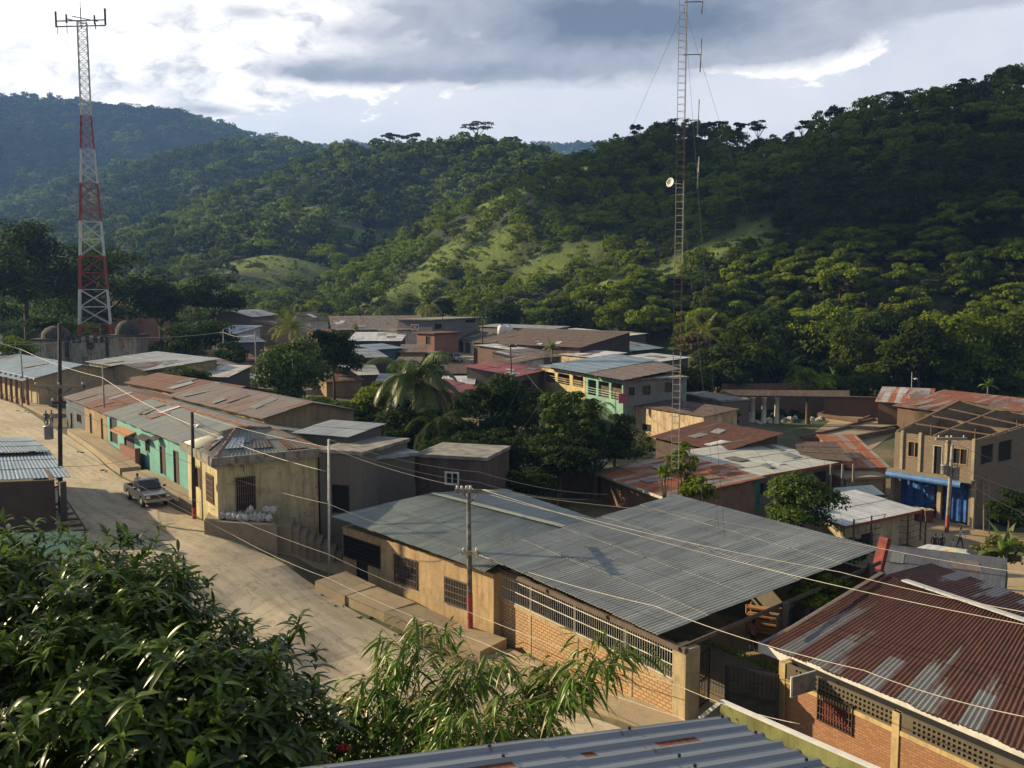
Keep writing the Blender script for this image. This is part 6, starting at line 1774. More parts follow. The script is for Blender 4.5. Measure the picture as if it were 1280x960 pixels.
pole('slim white steel pole left of the small tan building', 411.5, 718, 549, .085, plain('white_steel',(.62,.60,.55),.6,.1), [], (), 411)
pole('weathered concrete pole with red lower part in front of the barred window', 588, 802, 607, .15, plain('weathered_pole',(.20,.18,.155),.9,0,.35,3), [(613,570,606,-1.5,(.05,.2,.36,.5)),(690,578,598,.3,(.1,.9))], (), 585.5, None, 742)
pole('concrete pole with two transformers in front of the unfinished building', 1183, 676, 556, .17, POLEC, [(548,1168,1207,-.6,(.1,.5,.9))], [(1179,580,593),(1192,582,600)], 1190.5, 79, 645)
pole('short pale pole among the trees right of the tan house', 279, 449, 412, .1, POLEC, [], (), 279, 140)
pole('slim pole in front of the yellow-green palm', 320, 466, 415, .09, POLEC, [], (), 319, 125)
pole('thin dark pole with transformer at the far street', 603, 449, 396, .12, None, [(398,597,609,.2,(.1,.9))], [(602,436,443)], 603, 168)
pole('thin dark pole with transformer beside the red roofed house', 641, 480, 431, .11, None, [(433,636,646,.2,(.1,.9))], [(643,467,475)], 638, 122)
pole('small street lamp pole among the plants at the forest edge', 1140, 490, 465, .08, POLEC, [], (), 1140, 139, None, (1145,473))
pole('far thin pole above the grey two-storey house', 553, 428, 392, .1, None, [(394,549,557,.1,(.1,.9))], (), 553, 185)
WIREM = plain('wire_pale', (.42,.39,.34), .5, .2)
WIRED = plain('wire_dark', (.05,.045,.04), .7)
def wire(label, pts, sag=.25, r=.014, mat=WIREM):
    """pts: list of (px, py, Y) the cable is fixed at"""
    P = [atY(*p) for p in pts]; out = [P[0]]
    for a, b in zip(P[:-1], P[1:]):
        for k in range(1, 13):
            t = k/12; q = a.lerp(b, t); q.z -= sag*4*t*(1-t); out.append(q)
    mb = MB(); mb.tube(out, r, 5); o = mb.build('power_line', mat); tag(o, label, 'cable')
wire('thick pale cable from the left edge over the street to the slim white pole', [(-60,402,105),(27,437,100),(128,472,80),(239,531,64),(411,590,54)], .25, .022)
wire('upper cable sloping from behind the corner house roof to the insulators of the weathered pole', [(240,516,64),(411,559,54.5),(575,608,50.5)], .2, .016)
wire('upper pale cable from the weathered pole over the big grey roof to the right edge', [(603,612,48),(930,704,37),(1340,792,26)], .1, .014)
wire('second upper cable over the big grey roof ending above the rusty roof', [(590,611,50),(741,650,44),(1050,715,34),(1340,775,25)], .1, .012)
wire('third thin upper cable passing over the red post to the right edge', [(605,612,49),(845,640,45),(1080,681,40),(1340,724,33)], .1, .011)
wire('middle cable from the dark wooden pole past the white pole to the right bottom edge', [(82,505,63),(240,580,62),(411,630,54),(586,689,50),(820,758,38),(1080,838,28),(1360,910,20)], .18, .015)
wire('lower cable from the tall left pole crossing the street to the brick wall', [(82,536,62),(243,625,60),(411,693,53),(586,765,48),(850,858,36),(1000,905,30)], .15, .014)
wire('lowest cable running over the street towards the near tin roof', [(82,553,62),(290,668,56),(411,723,50),(600,802,42),(850,897,31),(1010,960,26)], .15, .013)
wire('thin dark cable from the tall pole sagging to the turquoise house', [(78,583,62),(180,568,75)], .3, .012, WIRED)
wire('thin cable from the white pole over the dark brown house to the right', [(411,549,54),(600,590,56),(760,618,60)], .3, .012)
wire('second thin cable over the dark brown house', [(411,556,54),(600,603,55),(735,624,58)], .3, .011)
wire('cable between the far transformer pole and the red roofed house pole', [(603,398,168),(638,433,122),(690,500,100)], .8, .025, WIRED)
wire('cable across the far roofs on the left', [(-20,430,120),(128,420,140),(279,415,140),(320,418,125),(420,404,160)], .5, .025, WIREM)
wire('cable strung from the transformer pole to the side wall of the unfinished building', [(1186,550,79),(1300,590,74)], .3, .014, WIRED)
wire('second cable from the transformer pole falling behind the banana plant', [(1186,585,79),(1300,650,70)], .4, .014, WIRED)
wire('third cable from the transformer pole to the far right', [(1186,575,79),(1300,620,72)], .4, .014, WIRED)
wire('short slack cable from the dark wooden pole to the corner house eaves', [(241,522,63),(300,545,62)], .3, .012, WIRED)
# ------------------------------------------------------------------ red and white lattice tower
def lattice_tower():
    Y = 165.0; base = atY(119, 405, Y); gz_ = tz(base.x, base.y); t = thing('lattice_tower', 'tall red and white banded lattice radio tower behind the church', 'radio tower', (base.x, base.y, gz_))
    topz = atY(104, 28, Y).z; bx, by = base.x, Y; txx = atY(104, 28, Y).x-.2
    th = math.radians(21)
    def corner(z, k):
        f = (z-base.z)/(topz-base.z); s = 4.9*(1-f)+1.35*f
        s = 4.9+(1.45-4.9)*min(1, max(-.25,f)/.72) if f < .72 else 1.45
        cxx = bx+(txx-bx)*f
        a = th+math.pi/4+k*math.pi/2; return Vector((cxx+math.cos(a)*s*.707, by+math.sin(a)*s*.707, z))
    bands = [405,362,320,277,230,187,145,28]
    RD = plain('tower_red',(.34,.045,.035),.6,0,.12,2); WH = plain('tower_white',(.62,.62,.60),.6,0,.1,2)
    segs = [(gz_, base.z, RD)]
    for i, (a, b) in enumerate(zip(bands[:-1], bands[1:])):
        segs.append((atY(110,a,Y).z, atY(110,b,Y).z, WH if i % 2 == 0 else RD))
    for i, (z0, z1, m) in enumerate(segs):
        mb = MB(); n_ = max(1, round((z1-z0)/max(1.25, (corner(z0,0)-corner(z0,1)).length*.75)))
        rr_ = .12 if i < 5 else .085
        for k in range(4): mb.bar(corner(z0,k), corner(z1,k), rr_*(2.0 if k != 9 else 1))
        for j in range(n_):
            za = z0+(z1-z0)*j/n_; zb_ = z0+(z1-z0)*(j+1)/n_
            for k in range(4):
                k2 = (k+1)%4
                mb.bar(corner(za,k), corner(zb_,k2), rr_*.8); mb.bar(corner(za,k2), corner(zb_,k), rr_*.8)
                mb.bar(corner(zb_,k), corner(zb_,k2), rr_*.8)
        mb.build('tower_section', m, t)
    c = Vector((txx, by, topz)); mb = MB(); RDX = RD
    for z_ in (0,-.9):
        mb.bar(c+Vector((-4.1,-.4,z_+.1)), c+Vector((4.1,-.4,z_+.3)), .16); 
    mb.bar(c+Vector((0,-.4,-1.2)), c+Vector((0,-.4,2.2)), .12)
    mb.bar(c+Vector((-2,-1.6,.2)), c+Vector((0,1.5,.2)), .12); mb.bar(c+Vector((2,1.6,.6)), c+Vector((-1,-1.5,.6)), .12)
    mb.build('antenna_frame', plain('dark_steel',(.10,.08,.08),.6), t)
    for x, w, z0, z1, y in ((-4.1,.22,-.9,1.6,-.5),(4.1,.24,-.5,2.1,-.5),(-1.95,.2,-.5,.9,-1.4),(1.6,.2,0,1.5,1.2),(2.4,.12,-1.2,-.2,-.4),(-3.9,.06,-2,-.8,-.5),(-1.9,.06,-2.2,-.6,-1.4),(0,.05,1.4,3.2,-.4)):
        mb = MB(); mb.bar(c+Vector((x,y,z0)), c+Vector((x,y,z1)), w, w*1.3); mb.build('antenna', plain('dark_steel',(.10,.08,.08),.6), t)
lattice_tower()
# slim guyed mast
def mast():
    Y = 62.0; b0 = atY(845,600,Y); g = tz(b0.x, Y); t = thing('radio_mast', 'slim guyed ladder mast in red and pale bands rising above the roofs', 'radio mast', (b0.x, Y, g))
    zt_ = atY(856,-30,Y).z
    def X(z):
        f = (z-b0.z)/(zt_-b0.z); return b0.x+(atY(856,-30,Y).x-b0.x)*f
    w = .5; MW = plain('mast_pale',(.36,.34,.29),.6,.1); MR = plain('mast_red',(.11,.05,.04),.7)
    def leg(z, k):
        a = math.radians(-90+25+120*k); s_ = w/1.6; return Vector((X(z)+math.cos(a)*s_, Y+math.sin(a)*s_, z))
    ys = [625,585,440,330,226,148,68,-30]; cols = [MR,MR,MW,MR,MW,MR,MW]
    cols = [MR, MW, MR, MW, MR, MW, MW]
    zs_ = [g]+[atY(848,y,Y).z for y in ys[1:]]
    cols = [MR, MW, MR, MW, MR, MW, MW]
    for i in range(7):
        z0, z1 = zs_[i], zs_[i+1]; mb = MB(); n_ = max(2, int((z1-z0)/.42))
        thin = .034 if cols[i] is MW else .026
        for k in range(3): mb.bar(leg(z0,k), leg(z1,k), thin)
        for j in range(n_):
            z = z0+(z1-z0)*j/n_
            for k in range(3): mb.bar(leg(z,k), leg(z,(k+1)%3), thin*.6)
        mb.build('mast_section', cols[i], t)
    def whip(x, y0, y1, ya, r=.035):
        a = atY(x, y0, Y-.2); b = atY(x-2, y1, Y-.2); m = atY(x, ya, Y-.2); mb = MB(); mb.bar((X(m.z),Y-.1,m.z), m, .045); o = mb.build('antenna_arm', plain('dark_steel',(.10,.08,.08),.6), t)
        mb = MB(); mb.tube([a, b], r, 6); mb.build('whip_antenna', STEEL, o)
    whip(877,48,90,68,.04); whip(874,196,236,216,.05); whip(874,124,168,150,.035); whip(879,-10,17,2,.04)
    p = atY(840,229,Y-.4); mb = MB(); mb.lathe((0,0,0), [(.01,0),(.14,.03),(.27,.12),(.30,.2),(.27,.17),(.13,.07),(.01,.05)], 14)
    M = Matrix.Rotation(math.radians(70),3,'X') @ Matrix.Rotation(math.radians(-50),3,'Y')
    mb.v = [tuple(p+M @ Vector(v)) for v in mb.v]; mb.bar(p, (X(p.z),Y,p.z), .04); mb.build('dish', WHITE, t)
    mb = MB()
    for zf in (.35,.65,.95):
        z = g+(zt_-g)*zf
        for k in range(3):
            a = math.radians(30+120*k); R_ = 17; e = Vector((X(z)+math.cos(a)*R_, Y+math.sin(a)*R_, 0)); e.z = tz(e.x, e.y)
            mb.tube([(X(z),Y,z), e], .008, 4)
    mb.build('guy_wire', WIRED, t)
mast()
# ------------------------------------------------------------------ people
def skin_body(name, joints, edges, mat, parent=None, sub=2):
    me = bpy.data.meshes.new(name); me.from_pydata([j[0] for j in joints], edges, []); me.materials.append(mat)
    o = link(name, me, parent)
    md = o.modifiers.new('skin', 'SKIN')
    sv = me.skin_vertices[0].data if me.skin_vertices else None
    if sv is None:
        bm_ = __import__('bmesh').new(); bm_.from_mesh(me); bm_.verts.layers.skin.verify(); bm_.to_mesh(me); bm_.free(); sv = me.skin_vertices[0].data
    for i, j in enumerate(joints):
        r = j[1]; sv[i].radius = (r, r) if not isinstance(r, tuple) else r
    sv[0].use_root = True
    s2_ = o.modifiers.new('sub', 'SUBSURF'); s2_.levels = sub; s2_.render_levels = sub
    return o
def cloth_mat(name, shirt, trousers, skin=(.14,.07,.045), hem=.88, sleeve=None, shoes=.09):
    if name in MATS: return MATS[name]
    m, T = newmat(name); tc_ = T.n('ShaderNodeTexCoord').outputs['Object']; sp_ = T.n('ShaderNodeSeparateXYZ'); T.L(tc_, sp_.inputs[0]); z = sp_.outputs[2]
    ax = T.m('ABSOLUTE', sp_.outputs[0])
    c = T.mix(T.m('GREATER_THAN', z, shoes), (.03,.025,.02), trousers)
    c = T.mix(T.m('GREATER_THAN', z, hem), c, shirt)
    c = T.mix(T.m('GREATER_THAN', z, 1.44), c, skin)
    T.L(c, T.b.inputs['Base Color']); T.b.inputs['Roughness'].default_value = .85; MATS[name] = m; return m
def person(label, loc, rz, shirt, trousers, pose='stand', group=None, s=1.0, mname=None):
    t = thing('person', label, 'person', loc, group)
    w = .16 if pose == 'walk' else .05
    hz_h = .93; J = [((0,0,.95),(.135,.10)), ((0,0,1.12),(.125,.09)), ((0,.0,1.32),(.16,.10)), ((0,0,1.42),(.10,.075)), ((0,-.005,1.50),.05), ((0,-.02,1.58),(.075,.085)), ((0,-.02,1.67),(.07,.08))]
    E = [(0,1),(1,2),(2,3),(3,4),(4,5),(5,6)]
    for s_, ph in ((-1,1),(1,-1)):
        b = len(J)
        if pose == 'sit':
            J += [((.10*s_,-.02,.90),.085), ((.13*s_,-.42,.88),.06), ((.13*s_,-.46,.50),.045), ((.13*s_,-.50,.46),.035), ((.13*s_,-.60,.45),.03)]
        else:
            J += [((.10*s_,0,.86),.085), ((.11*s_,-w*ph*.8,.50),.06), ((.11*s_,-w*ph*1.2+.05*(pose=='walk')*(ph<0),.10),.042), ((.11*s_,-w*ph*1.2,.045),.04), ((.12*s_,-w*ph*1.2-.15,.035),.032)]
        E += [(0,b),(b,b+1),(b+1,b+2),(b+2,b+3),(b+3,b+4)]
        c = len(J); sw = w*ph
        bend = .0 if pose != 'walk' else .1
        J += [((.20*s_,0,1.39),.052), ((.26*s_,sw*.8+.02,1.12),.04), ((.27*s_,sw*1.3-.10-bend,.90),.03), ((.27*s_,sw*1.3-.14-bend,.82),.027)]
        E += [(2,c),(c,c+1),(c+1,c+2),(c+2,c+3)]
    m = cloth_mat('cloth_'+(mname or label[:12].replace(' ','_')), shirt, trousers, hem=.93 if pose != 'sit' else .97)
    body = skin_body('body', J, E, m, t, 2)
    # separate finger-length hand tips are smaller than a pixel here: hands end in a short tapered palm with thumb
    hb = MB(); hb.lathe((0,-.005,1.60), [(.01,.135),(.05,.125),(.082,.09),(.092,.04),(.09,0),(.07,-.03)], 10, sy=1.08)
    hm_ = plain('hair_black', (.012,.010,.009), .6)
    h = MB(); h.v = hb.v; h.f = hb.f; h.uv = hb.uv; h.m = hb.m; h.smooth = hb.smooth
    ho_ = h.build('hair', hm_); ho_.parent = t; ho_.location = (0,0,0)
    ho_.data.transform(Matrix.Translation((0,0,0)))
    t.rotation_euler = (0,0,rz); t.scale = (s,s,s); return t
person('person in white shirt and dark trousers walking along the market street', ground(1200,685), math.radians(70), (.45,.48,.55), (.03,.035,.06), 'walk', mname='a')
person('left of the two dark dressed persons standing by the transformer pole', ground(1168,694), 2.6, (.05,.05,.055), (.04,.04,.045), mname='b')
person('right of the two dark dressed persons, closest to the transformer pole', ground(1176.5,694), 3.4, (.04,.045,.06), (.035,.03,.03), mname='c')
person('small person in pale clothes right of the transformer pole', ground(1190,694), 3.0, (.42,.42,.44), (.1,.09,.08), s=.75, mname='d')
person('person in dark blue clothes standing on the left street', ground(58,534), .3, (.03,.07,.13), (.03,.05,.09), mname='e')
person('person in pale shirt beside the person in dark blue clothes', ground(65,533), .9, (.45,.40,.33), (.10,.09,.10), mname='f')
person('person in red and white clothes in the shaded yard behind the gate', ground(941,815), 2.0, (.5,.2,.2), (.05,.04,.05), mname='g')
person('tiny person in dark clothes beside the dark far pickup', ground(588.5,466), 2.0, (.04,.04,.05), (.03,.03,.04), mname='h')
# ------------------------------------------------------------------ vehicles
def vehicle(name, label, loc, heading, paint, kind='pickup', s=1.0, side=None):
    """local: x forward, y left, z up"""
    t = thing(name, label, 'pickup truck' if kind == 'pickup' else 'car', (0,0,0))
    W2 = .86; L_ = 2.45
    body = MB()
    def ext(prof, w, mb, m=0, inset=0):
        n_ = len(prof); A = [Vector((x,-w,z)) for x,z in prof]; B = [Vector((x,w,z)) for x,z in prof]
        mb.poly(A, None, m); mb.poly(B[::-1], None, m)
        for i in range(n_):
            j = (i+1)%n_; mb.poly([A[j],A[i],B[i],B[j]], None, m)
    lower = [(2.45,.55),(2.47,.78),(2.38,.98),(1.05,1.08),(.85,1.10),(-.55,1.10),(-.55,.55),(-.6,.45),(1.0,.45),(1.15,.62),(1.3,.78),(1.55,.85),(1.8,.78),(1.95,.62),(2.1,.48)]
    ext(lower, W2, body)
    if kind == 'pickup':
        # bed: two sides, tail, floor
        for y in (-W2+.04, W2-.04):
            pr = [(-.57,1.06),(-.57,.5),(-.95,.5),(-1.05,.66),(-1.2,.8),(-1.45,.86),(-1.7,.8),(-1.85,.66),(-1.95,.5),(-2.45,.52),(-2.45,1.06)]
            A = [Vector((x,y-.04,z)) for x,z in pr]; B = [Vector((x,y+.04,z)) for x,z in pr]
            body.poly(A[::-1]); body.poly(B)
            for i in range(len(pr)):
                j = (i+1)%len(pr); body.poly([A[i],A[j],B[j],B[i]])
        body.box((-2.42,0,.80), .07, 2*W2-.16, .5); body.box((-1.5,0,.66), 1.8, 2*W2-.18, .08)
    else:
        ext([(-.552,1.10),(-.552,.5),(-.95,.5),(-1.05,.66),(-1.2,.8),(-1.45,.86),(-1.7,.8),(-1.85,.66),(-1.95,.5),(-2.45,.52),(-2.45,1.08)], W2, body)
    b_ = body.build('body', paint, t)
    cab = MB(); x1 = -.5 if kind == 'pickup' else -2.3
    ext([(.95,1.10),(.28,1.62),(.18,1.66),(x1+.12,1.66),(x1+.02,1.60),(x1,1.10)], W2-.12, cab); cab.build('cab', paint, t)
    gl = MB()
    gl.hexa([Vector(p) for p in ((.95,-.68,1.12),(.95,.68,1.12),(.93,.68,1.11),(.93,-.68,1.11),(.33,-.62,1.60),(.33,.62,1.60),(.31,.62,1.59),(.31,-.62,1.59))])
    gl.v = [(x+.025, y, z+.02) for x,y,z in gl.v]; gl.build('windscreen', GLASS, t)
    for y in (-1, 1):
        g = MB(); ww = W2-.12
        xe = x1+.12; q = [Vector((.78,y*(ww+.012),1.15)), Vector((.27,y*(ww+.012),1.56)), Vector((xe,y*(ww+.012),1.56)), Vector((xe,y*(ww+.012),1.15))]
        q2 = [p-Vector((0,y*.01,0)) for p in q]
        g.poly(q if y < 0 else q[::-1]); g.poly(q2[::-1] if y < 0 else q2)
        for i in range(4): g.poly([q[i],q[(i+1)%4],q2[(i+1)%4],q2[i]])
        g.build('side_window', GLASS, t)
        mr = MB(); mr.box((.75,y*(W2+.12),1.22), .08,.2,.15); mr.build('wing_mirror', IRON, t)
        hl = MB(); hl.box((2.44,y*.66,.84), .06,.26,.15); hl.build('headlight', plain('lamp_glass',(.6,.6,.58),.2), t)
    bp = MB(); bp.box((2.52,0,.60), .14,1.74,.17); bp.build('front_bumper', STEEL, t)
    bp = MB(); bp.box((-2.52,0,.56), .12,1.66,.15); bp.build('rear_bumper', STEEL, t)
    gr = MB(); gr.box((2.45,0,.84), .05,1.0,.15); gr.build('radiator_grille', IRON, t)
    for x in (1.55,-1.45):
        for y in (-.76,.76):
            w = MB(); w.lathe((0,0,0), [(.01,-.11),(.30,-.11),(.365,-.09),(.37,0),(.365,.09),(.30,.11),(.01,.11)], 18)
            w.v = [(x+a, y+c, .37+b) for a,b,c in w.v]; wo_ = w.build('wheel', plain('tyre',(.018,.018,.018),.9), t)
            w = MB(); w.lathe((0,0,0), [(.01,.0),(.06,.03),(.10,.0),(.2,.0),(.21,.02),(.22,0)], 14)
            sg_ = 1 if y > 0 else -1
            w.v = [(x+a, y+sg_*(.115+c), .37+b) for a,b,c in w.v]; w.build('rim', STEEL, wo_)
    t.location = loc; t.rotation_euler = (0,0,heading); t.scale = (s,s,s); return t
def car_paint(name, col, met=.3, rough=.25):
    m, T = newmat(name); T.b.inputs['Base Color'].default_value = (*col,1); T.b.inputs['Metallic'].default_value = met; T.b.inputs['Roughness'].default_value = rough
    g = T.n('ShaderNodeNewGeometry').outputs['Position']; n_ = T.noise(g, 2.5, 5, .6)
    T.L(T.mix(T.ramp(n_,[(.4,0.0),(.7,1.0)]), col, tuple(c*.6+.05 for c in col)), T.b.inputs['Base Color']); T.b.inputs['Coat Weight'].default_value = .3
    return m
tp = ground(184,628); v = vehicle('pickup_truck','grey pickup truck with a person in its bed, driving down the street',tp,math.atan2(-.80,.62),car_paint('grey_paint',(.13,.125,.115),.5,.3))
h_ = math.atan2(-.80,.62)
pp = person('person in light shirt sitting in the bed of the grey pickup', tp+Vector((-1.05*math.cos(h_)+.3*math.sin(h_), -1.05*math.sin(h_)-.3*math.cos(h_), .22)), h_+1.6, (.5,.48,.4), (.06,.05,.05), 'sit', mname='i')
vehicle('parked_car','small white off-road car parked in the far street',ground(570,452),math.radians(-70),car_paint('white_car',(.6,.6,.58),0),'car',.95)
vehicle('pickup_truck','dark pickup truck parked in the far street',ground(601,466),math.radians(115),car_paint('dark_paint',(.04,.045,.045)),'pickup',1.0)
vehicle('parked_van','white van roof showing left of the white street house',ground(549,437),math.radians(-20),car_paint('white_van',(.58,.6,.58),0),'car',1.1)
# ------------------------------------------------------------------ sacks, crates, stools
SACK = plain('white_sack',(.55,.52,.47),.9,0,.35,9); protoS = []
rn = random.Random(21)
for k in range(4):
    mb = MB(); f = rn.uniform(.85,1.15)
    mb.lathe((0,0,0), [(.01,0),(.24,.02),(.31,.12),(.32,.30),(.27,.48),(.14,.58),(.07,.62),(.11,.70),(.01,.71)], 10, sx=1.15*f, sy=.8)
    mb.v = [((x+rn.uniform(-.05,.05))*.85, (y+rn.uniform(-.05,.05))*.85, z*.8*rn.uniform(.93,1.07)) for x,y,z in mb.v]
    protoS.append(mb)
gl_ = [(279,649),(286,649.5),(293,650),(300,650.5),(306,651),(312,650.5),(318,651),(324,651.5),(330,651.5),(336,652),(314,650),(327,651)]
for i, (x, y) in enumerate(gl_):
    p = ground(x, y+11); zz = ground(x,y+8).z+.75
    if i < 4: o = protoS[i].build('sack', SACK)
    else: o = bpy.data.objects['sack' if i%4==0 else 'sack.%03d'%(i%4)].copy(); COL.objects.link(o)
    q = atH(x, y, 14.0); o.location = (q.x, q.y, 6.0); o.rotation_euler = (rn.uniform(-.15,.15),rn.uniform(-.15,.15),rn.uniform(0,3))
    tag(o, 'white filled sack in the row on the terrace below the grilled window', 'sack', 'white sacks on the terrace')
for i, (x, y) in enumerate(((331,640),(338,641),(312,641))):
    o = bpy.data.objects['sack'].copy(); COL.objects.link(o); q = atH(x,y+10,14.0); o.location = (q.x,q.y,6.5); o.rotation_euler = (.3,.9,i)
    tag(o, 'white filled sack lying on top of the sack row', 'sack', 'white sacks lying on top of the row')
for i,(x,y) in enumerate(((1141,650),(1150,651.5),(1159,653))):
    g = ground(x,y); t_ = thing('cabinet', ('leftmost','middle','rightmost')[i]+' of three red-brown wooden cabinets standing before the blue tarps','cabinet',g,'red-brown cabinets before the shop')
    mb = MB(); mb.box((g.x,g.y,g.z+.55),.75,.6,1.1,.2); mb.build('body', plain('red_cabinet',(.16,.045,.03),.7), t_); mb = MB(); mb.box((g.x,g.y,g.z+1.13),.85,.7,.06,.2); mb.build('top', plain('pale_top',(.5,.42,.3),.7), t_)
for i,(x,y) in enumerate(((1160,641),(1169,642),(1178,643),(1193,646),(1197,648))):
    g = ground(x,y)
    if i == 0:
        t0_ = thing('plastic_table','red plastic table in the row before the blue tarps','table',(0,0,0),'red plastic tables before the shop')
        RP = plain('red_plastic',(.62,.05,.03),.45)
        mb = MB(); mb.box((0,0,.72),1.0,1.0,.06); mb.box((0,0,.66),.9,.9,.06); mb.build('tabletop', RP, t0_)
        for sx in (-.42,.42):
            for sy in (-.42,.42): mb = MB(); mb.bar((sx,sy,0),(sx*.9,sy*.9,.64),.06); mb.build('leg', RP, t0_)
        t_ = t0_
    else: t_ = copy_tree(t0_)
    t_.location = g; t_.rotation_euler = (0,0,.2+i*.3)
# ------------------------------------------------------------------ trees of the town
TL = {'A':FA,'B':FB,'D':FD,'G':FG,'Y':FY}
def tree(label, px, ptop, pbot, width, Y, mat='D', style='round', leaf=.3, n=4500, seed=1, lob=.4, name='broadleaf_tree', cat='tree', lobes=26, bark=None, trunk=True):
    s = Y/F; rx = width*s/2*.95; zt_ = atY(px, ptop, Y).z; zb_ = atY(px, pbot, Y).z
    x = atY(px, (ptop+pbot)/2, Y).x; g = tz(x, Y)
    rz = max(.8, (zt_-zb_)/2); cz = zt_-rz*1.0; 
    t = thing(name, label, cat, (x, Y, g))
    V, Q, ti = crown_np(seed*7+3, lobes, n, rx, rz, leaf, lob, cz=cz-g, style=style)
    o = link('crown', np_mesh('crown', V, Q, TL[mat] if isinstance(mat, str) else mat, ti), t)
    if trunk:
        tb = trunk_mb(max(1.5, cz-g+.2*rz), max(.1, rx*.055), seed, rx*.6, 5)
        o = tb.build('trunk', bark or BARK, None); o.parent = t
    return t
T_ = tree
T_('large dark glossy tree beside the yellow-green palm',362,412,522,100,112,'G','round',.42,7000,1)
T_('dark round tree right of the yellow-green palm',417,408,470,66,128,'D','dome',.4,3500,2)
T_('dark bush in front of the tan house',226,459,488,70,112,'D','dome',.35,3000,3,name='bush',cat='bush')
T_('wide low bright green shrub below the large dark tree',392,494,532,104,92,'G','dome',.3,5000,4,name='bush',cat='bush')
T_('bright green leafy tree left of the coconut palm',470,476,545,72,94,'B','round',.34,4500,5)
T_('dark tree mass under the coconut palm fronds',505,500,575,110,88,'D','round',.34,6000,6)
T_('dark green bush left of the small flat roofs',440,508,565,90,90,'D','dome',.3,4000,7,name='bush',cat='bush')
T_('big dark tree right of the coconut palm',632,470,578,100,90,'D','round',.32,8000,8)
T_('airy green tree in front of the yellow arcade',714,478,570,84,84,FG,'round',.30,5200,9,lobes=34,lob=.28)
T_('low dark tree below the airy tree',700,545,600,110,80,'D','dome',.3,5000,10)
T_('dark tree behind the small flat roofed shed',610,530,596,96,80,'D','round',.3,5000,11)
T_('dark leafy tree right of the airy tree',768,520,572,70,88,'D','round',.3,4500,12)
T_('dark shrubs under the old cream house',750,540,590,90,84,'D','dome',.28,3800,13,name='bush',cat='bush')
T_('dark tree between coconut palm and big dark tree',572,498,566,64,94,'D','round',.3,3500,14)
T_('small yellow-green tree in front of the orange rust roof',856,548,606,36,66,'B','round',.22,900,15,lobes=14)
T_('thin young yellow-green tree left beside the mast',831,566,602,26,64,'B','round',.2,420,16,lobes=9)
T_('round green bush at the ridge of the big grey roof',872,592,632,50,63,'B','dome',.2,2200,17,name='bush',cat='bush')
T_('rounded dark green tree behind the big grey roof',1003,594,672,108,70,'G','round',.24,7500,18)
T_('dark tree behind the church on the far left',30,262,420,120,185,'D','dome',.62,7000,19)
T_('broad dark tree behind the lattice tower',128,303,440,196,195,'D','dome',.66,10000,20)
T_('tall dark tree at the left picture edge',-20,290,430,120,170,'D','round',.6,6000,21)
T_('dark tree right of the lattice tower foot',200,352,420,70,190,'D','dome',.6,4000,22)
T_('dark flat crowned tree above the left town roofs',268,340,402,86,200,'D','dome',.6,4500,23)
T_('green bush between the tree and the church',20,420,452,60,140,'B','dome',.4,2000,24,name='bush',cat='bush')
T_('lighter bush at the left of the church tower',58,395,425,60,158,'A','dome',.45,2500,25,name='bush',cat='bush')
T_('dark hedge trees behind the tan house',240,402,450,110,150,'D','dome',.45,5000,26)
T_('small dark tree beside the pale pole',290,425,462,50,138,'D','round',.42,2500,27)
T_('dark tree in front of the long brown roof',545,372,402,50,235,'D','dome',.7,1800,28)
T_('dark rounded tree above the grey two-storey house',630,378,414,66,232,'D','dome',.7,3500,29)
T_('dark shrubs right of the mast behind the rust roofed house',900,512,535,50,112,'D','dome',.32,2800,30,name='bush',cat='bush')
T_('dark tree behind the blue roofed building',905,430,500,90,150,'D','round',.5,5500,31)
T_('dark tree left of the white columns',860,452,500,60,146,'A','round',.5,3500,32)
T_('orange-brown tinted shrub beside the palm at the forest edge',868,415,445,40,165,foliage('leaf_dry',(.05,.035,.01),(.22,.13,.03),.7,.25),'round',.5,1400,33)
T_('yellow-green bush at the right edge below the unfinished building',1250,668,716,76,60,foliage('leaf_olive',(.02,.03,.005),(.16,.14,.03),.6,.3),'dome',.2,4500,34,name='bush',cat='bush')
T_('dark bush behind the wire fence',1120,690,720,50,66,'D','dome',.2,2000,35,name='bush',cat='bush')
T_('leafy bush growing behind the sloping garden wall',1022,716,758,80,43.2,'B','dome',.16,5000,36,name='bush',cat='bush')
T_('dark shrubs along the foot of the unfinished building wall',1262,610,665,70,78,'D','dome',.25,3000,37,name='bush',cat='bush')
T_('dark green tree under the tin shed roofs near the grey yard house',455,538,570,60,76,'D','dome',.22,2200,38,name='bush',cat='bush')
T_('dark trees behind the dark brown walled house',560,545,585,90,74,'D','dome',.24,3500,39,name='bush',cat='bush')
T_('dark shrubs beyond the small tan building',655,585,625,80,68,'D','dome',.22,3000,40,name='bush',cat='bush')
T_('dark trees behind the long rust-brown roof',330,492,520,80,98,'D','dome',.3,3000,41,name='bush',cat='bush')
T_('dark tree in the courtyard of the far town',430,440,470,60,135,'D','dome',.4,2500,42)
T_('small dark tree before the blue painted shop',400,430,462,46,140,'D','round',.4,2000,43)
T_('green tree at the far street bend',540,445,475,30,140,'A','dome',.35,1500,44)
T_('dark tree between the far street and the red roof',600,480,515,60,108,'D','dome',.3,2600,45)
T_('low dark trees between the two-storey house and the cream house',860,520,548,70,118,'D','dome',.3,2500,46)
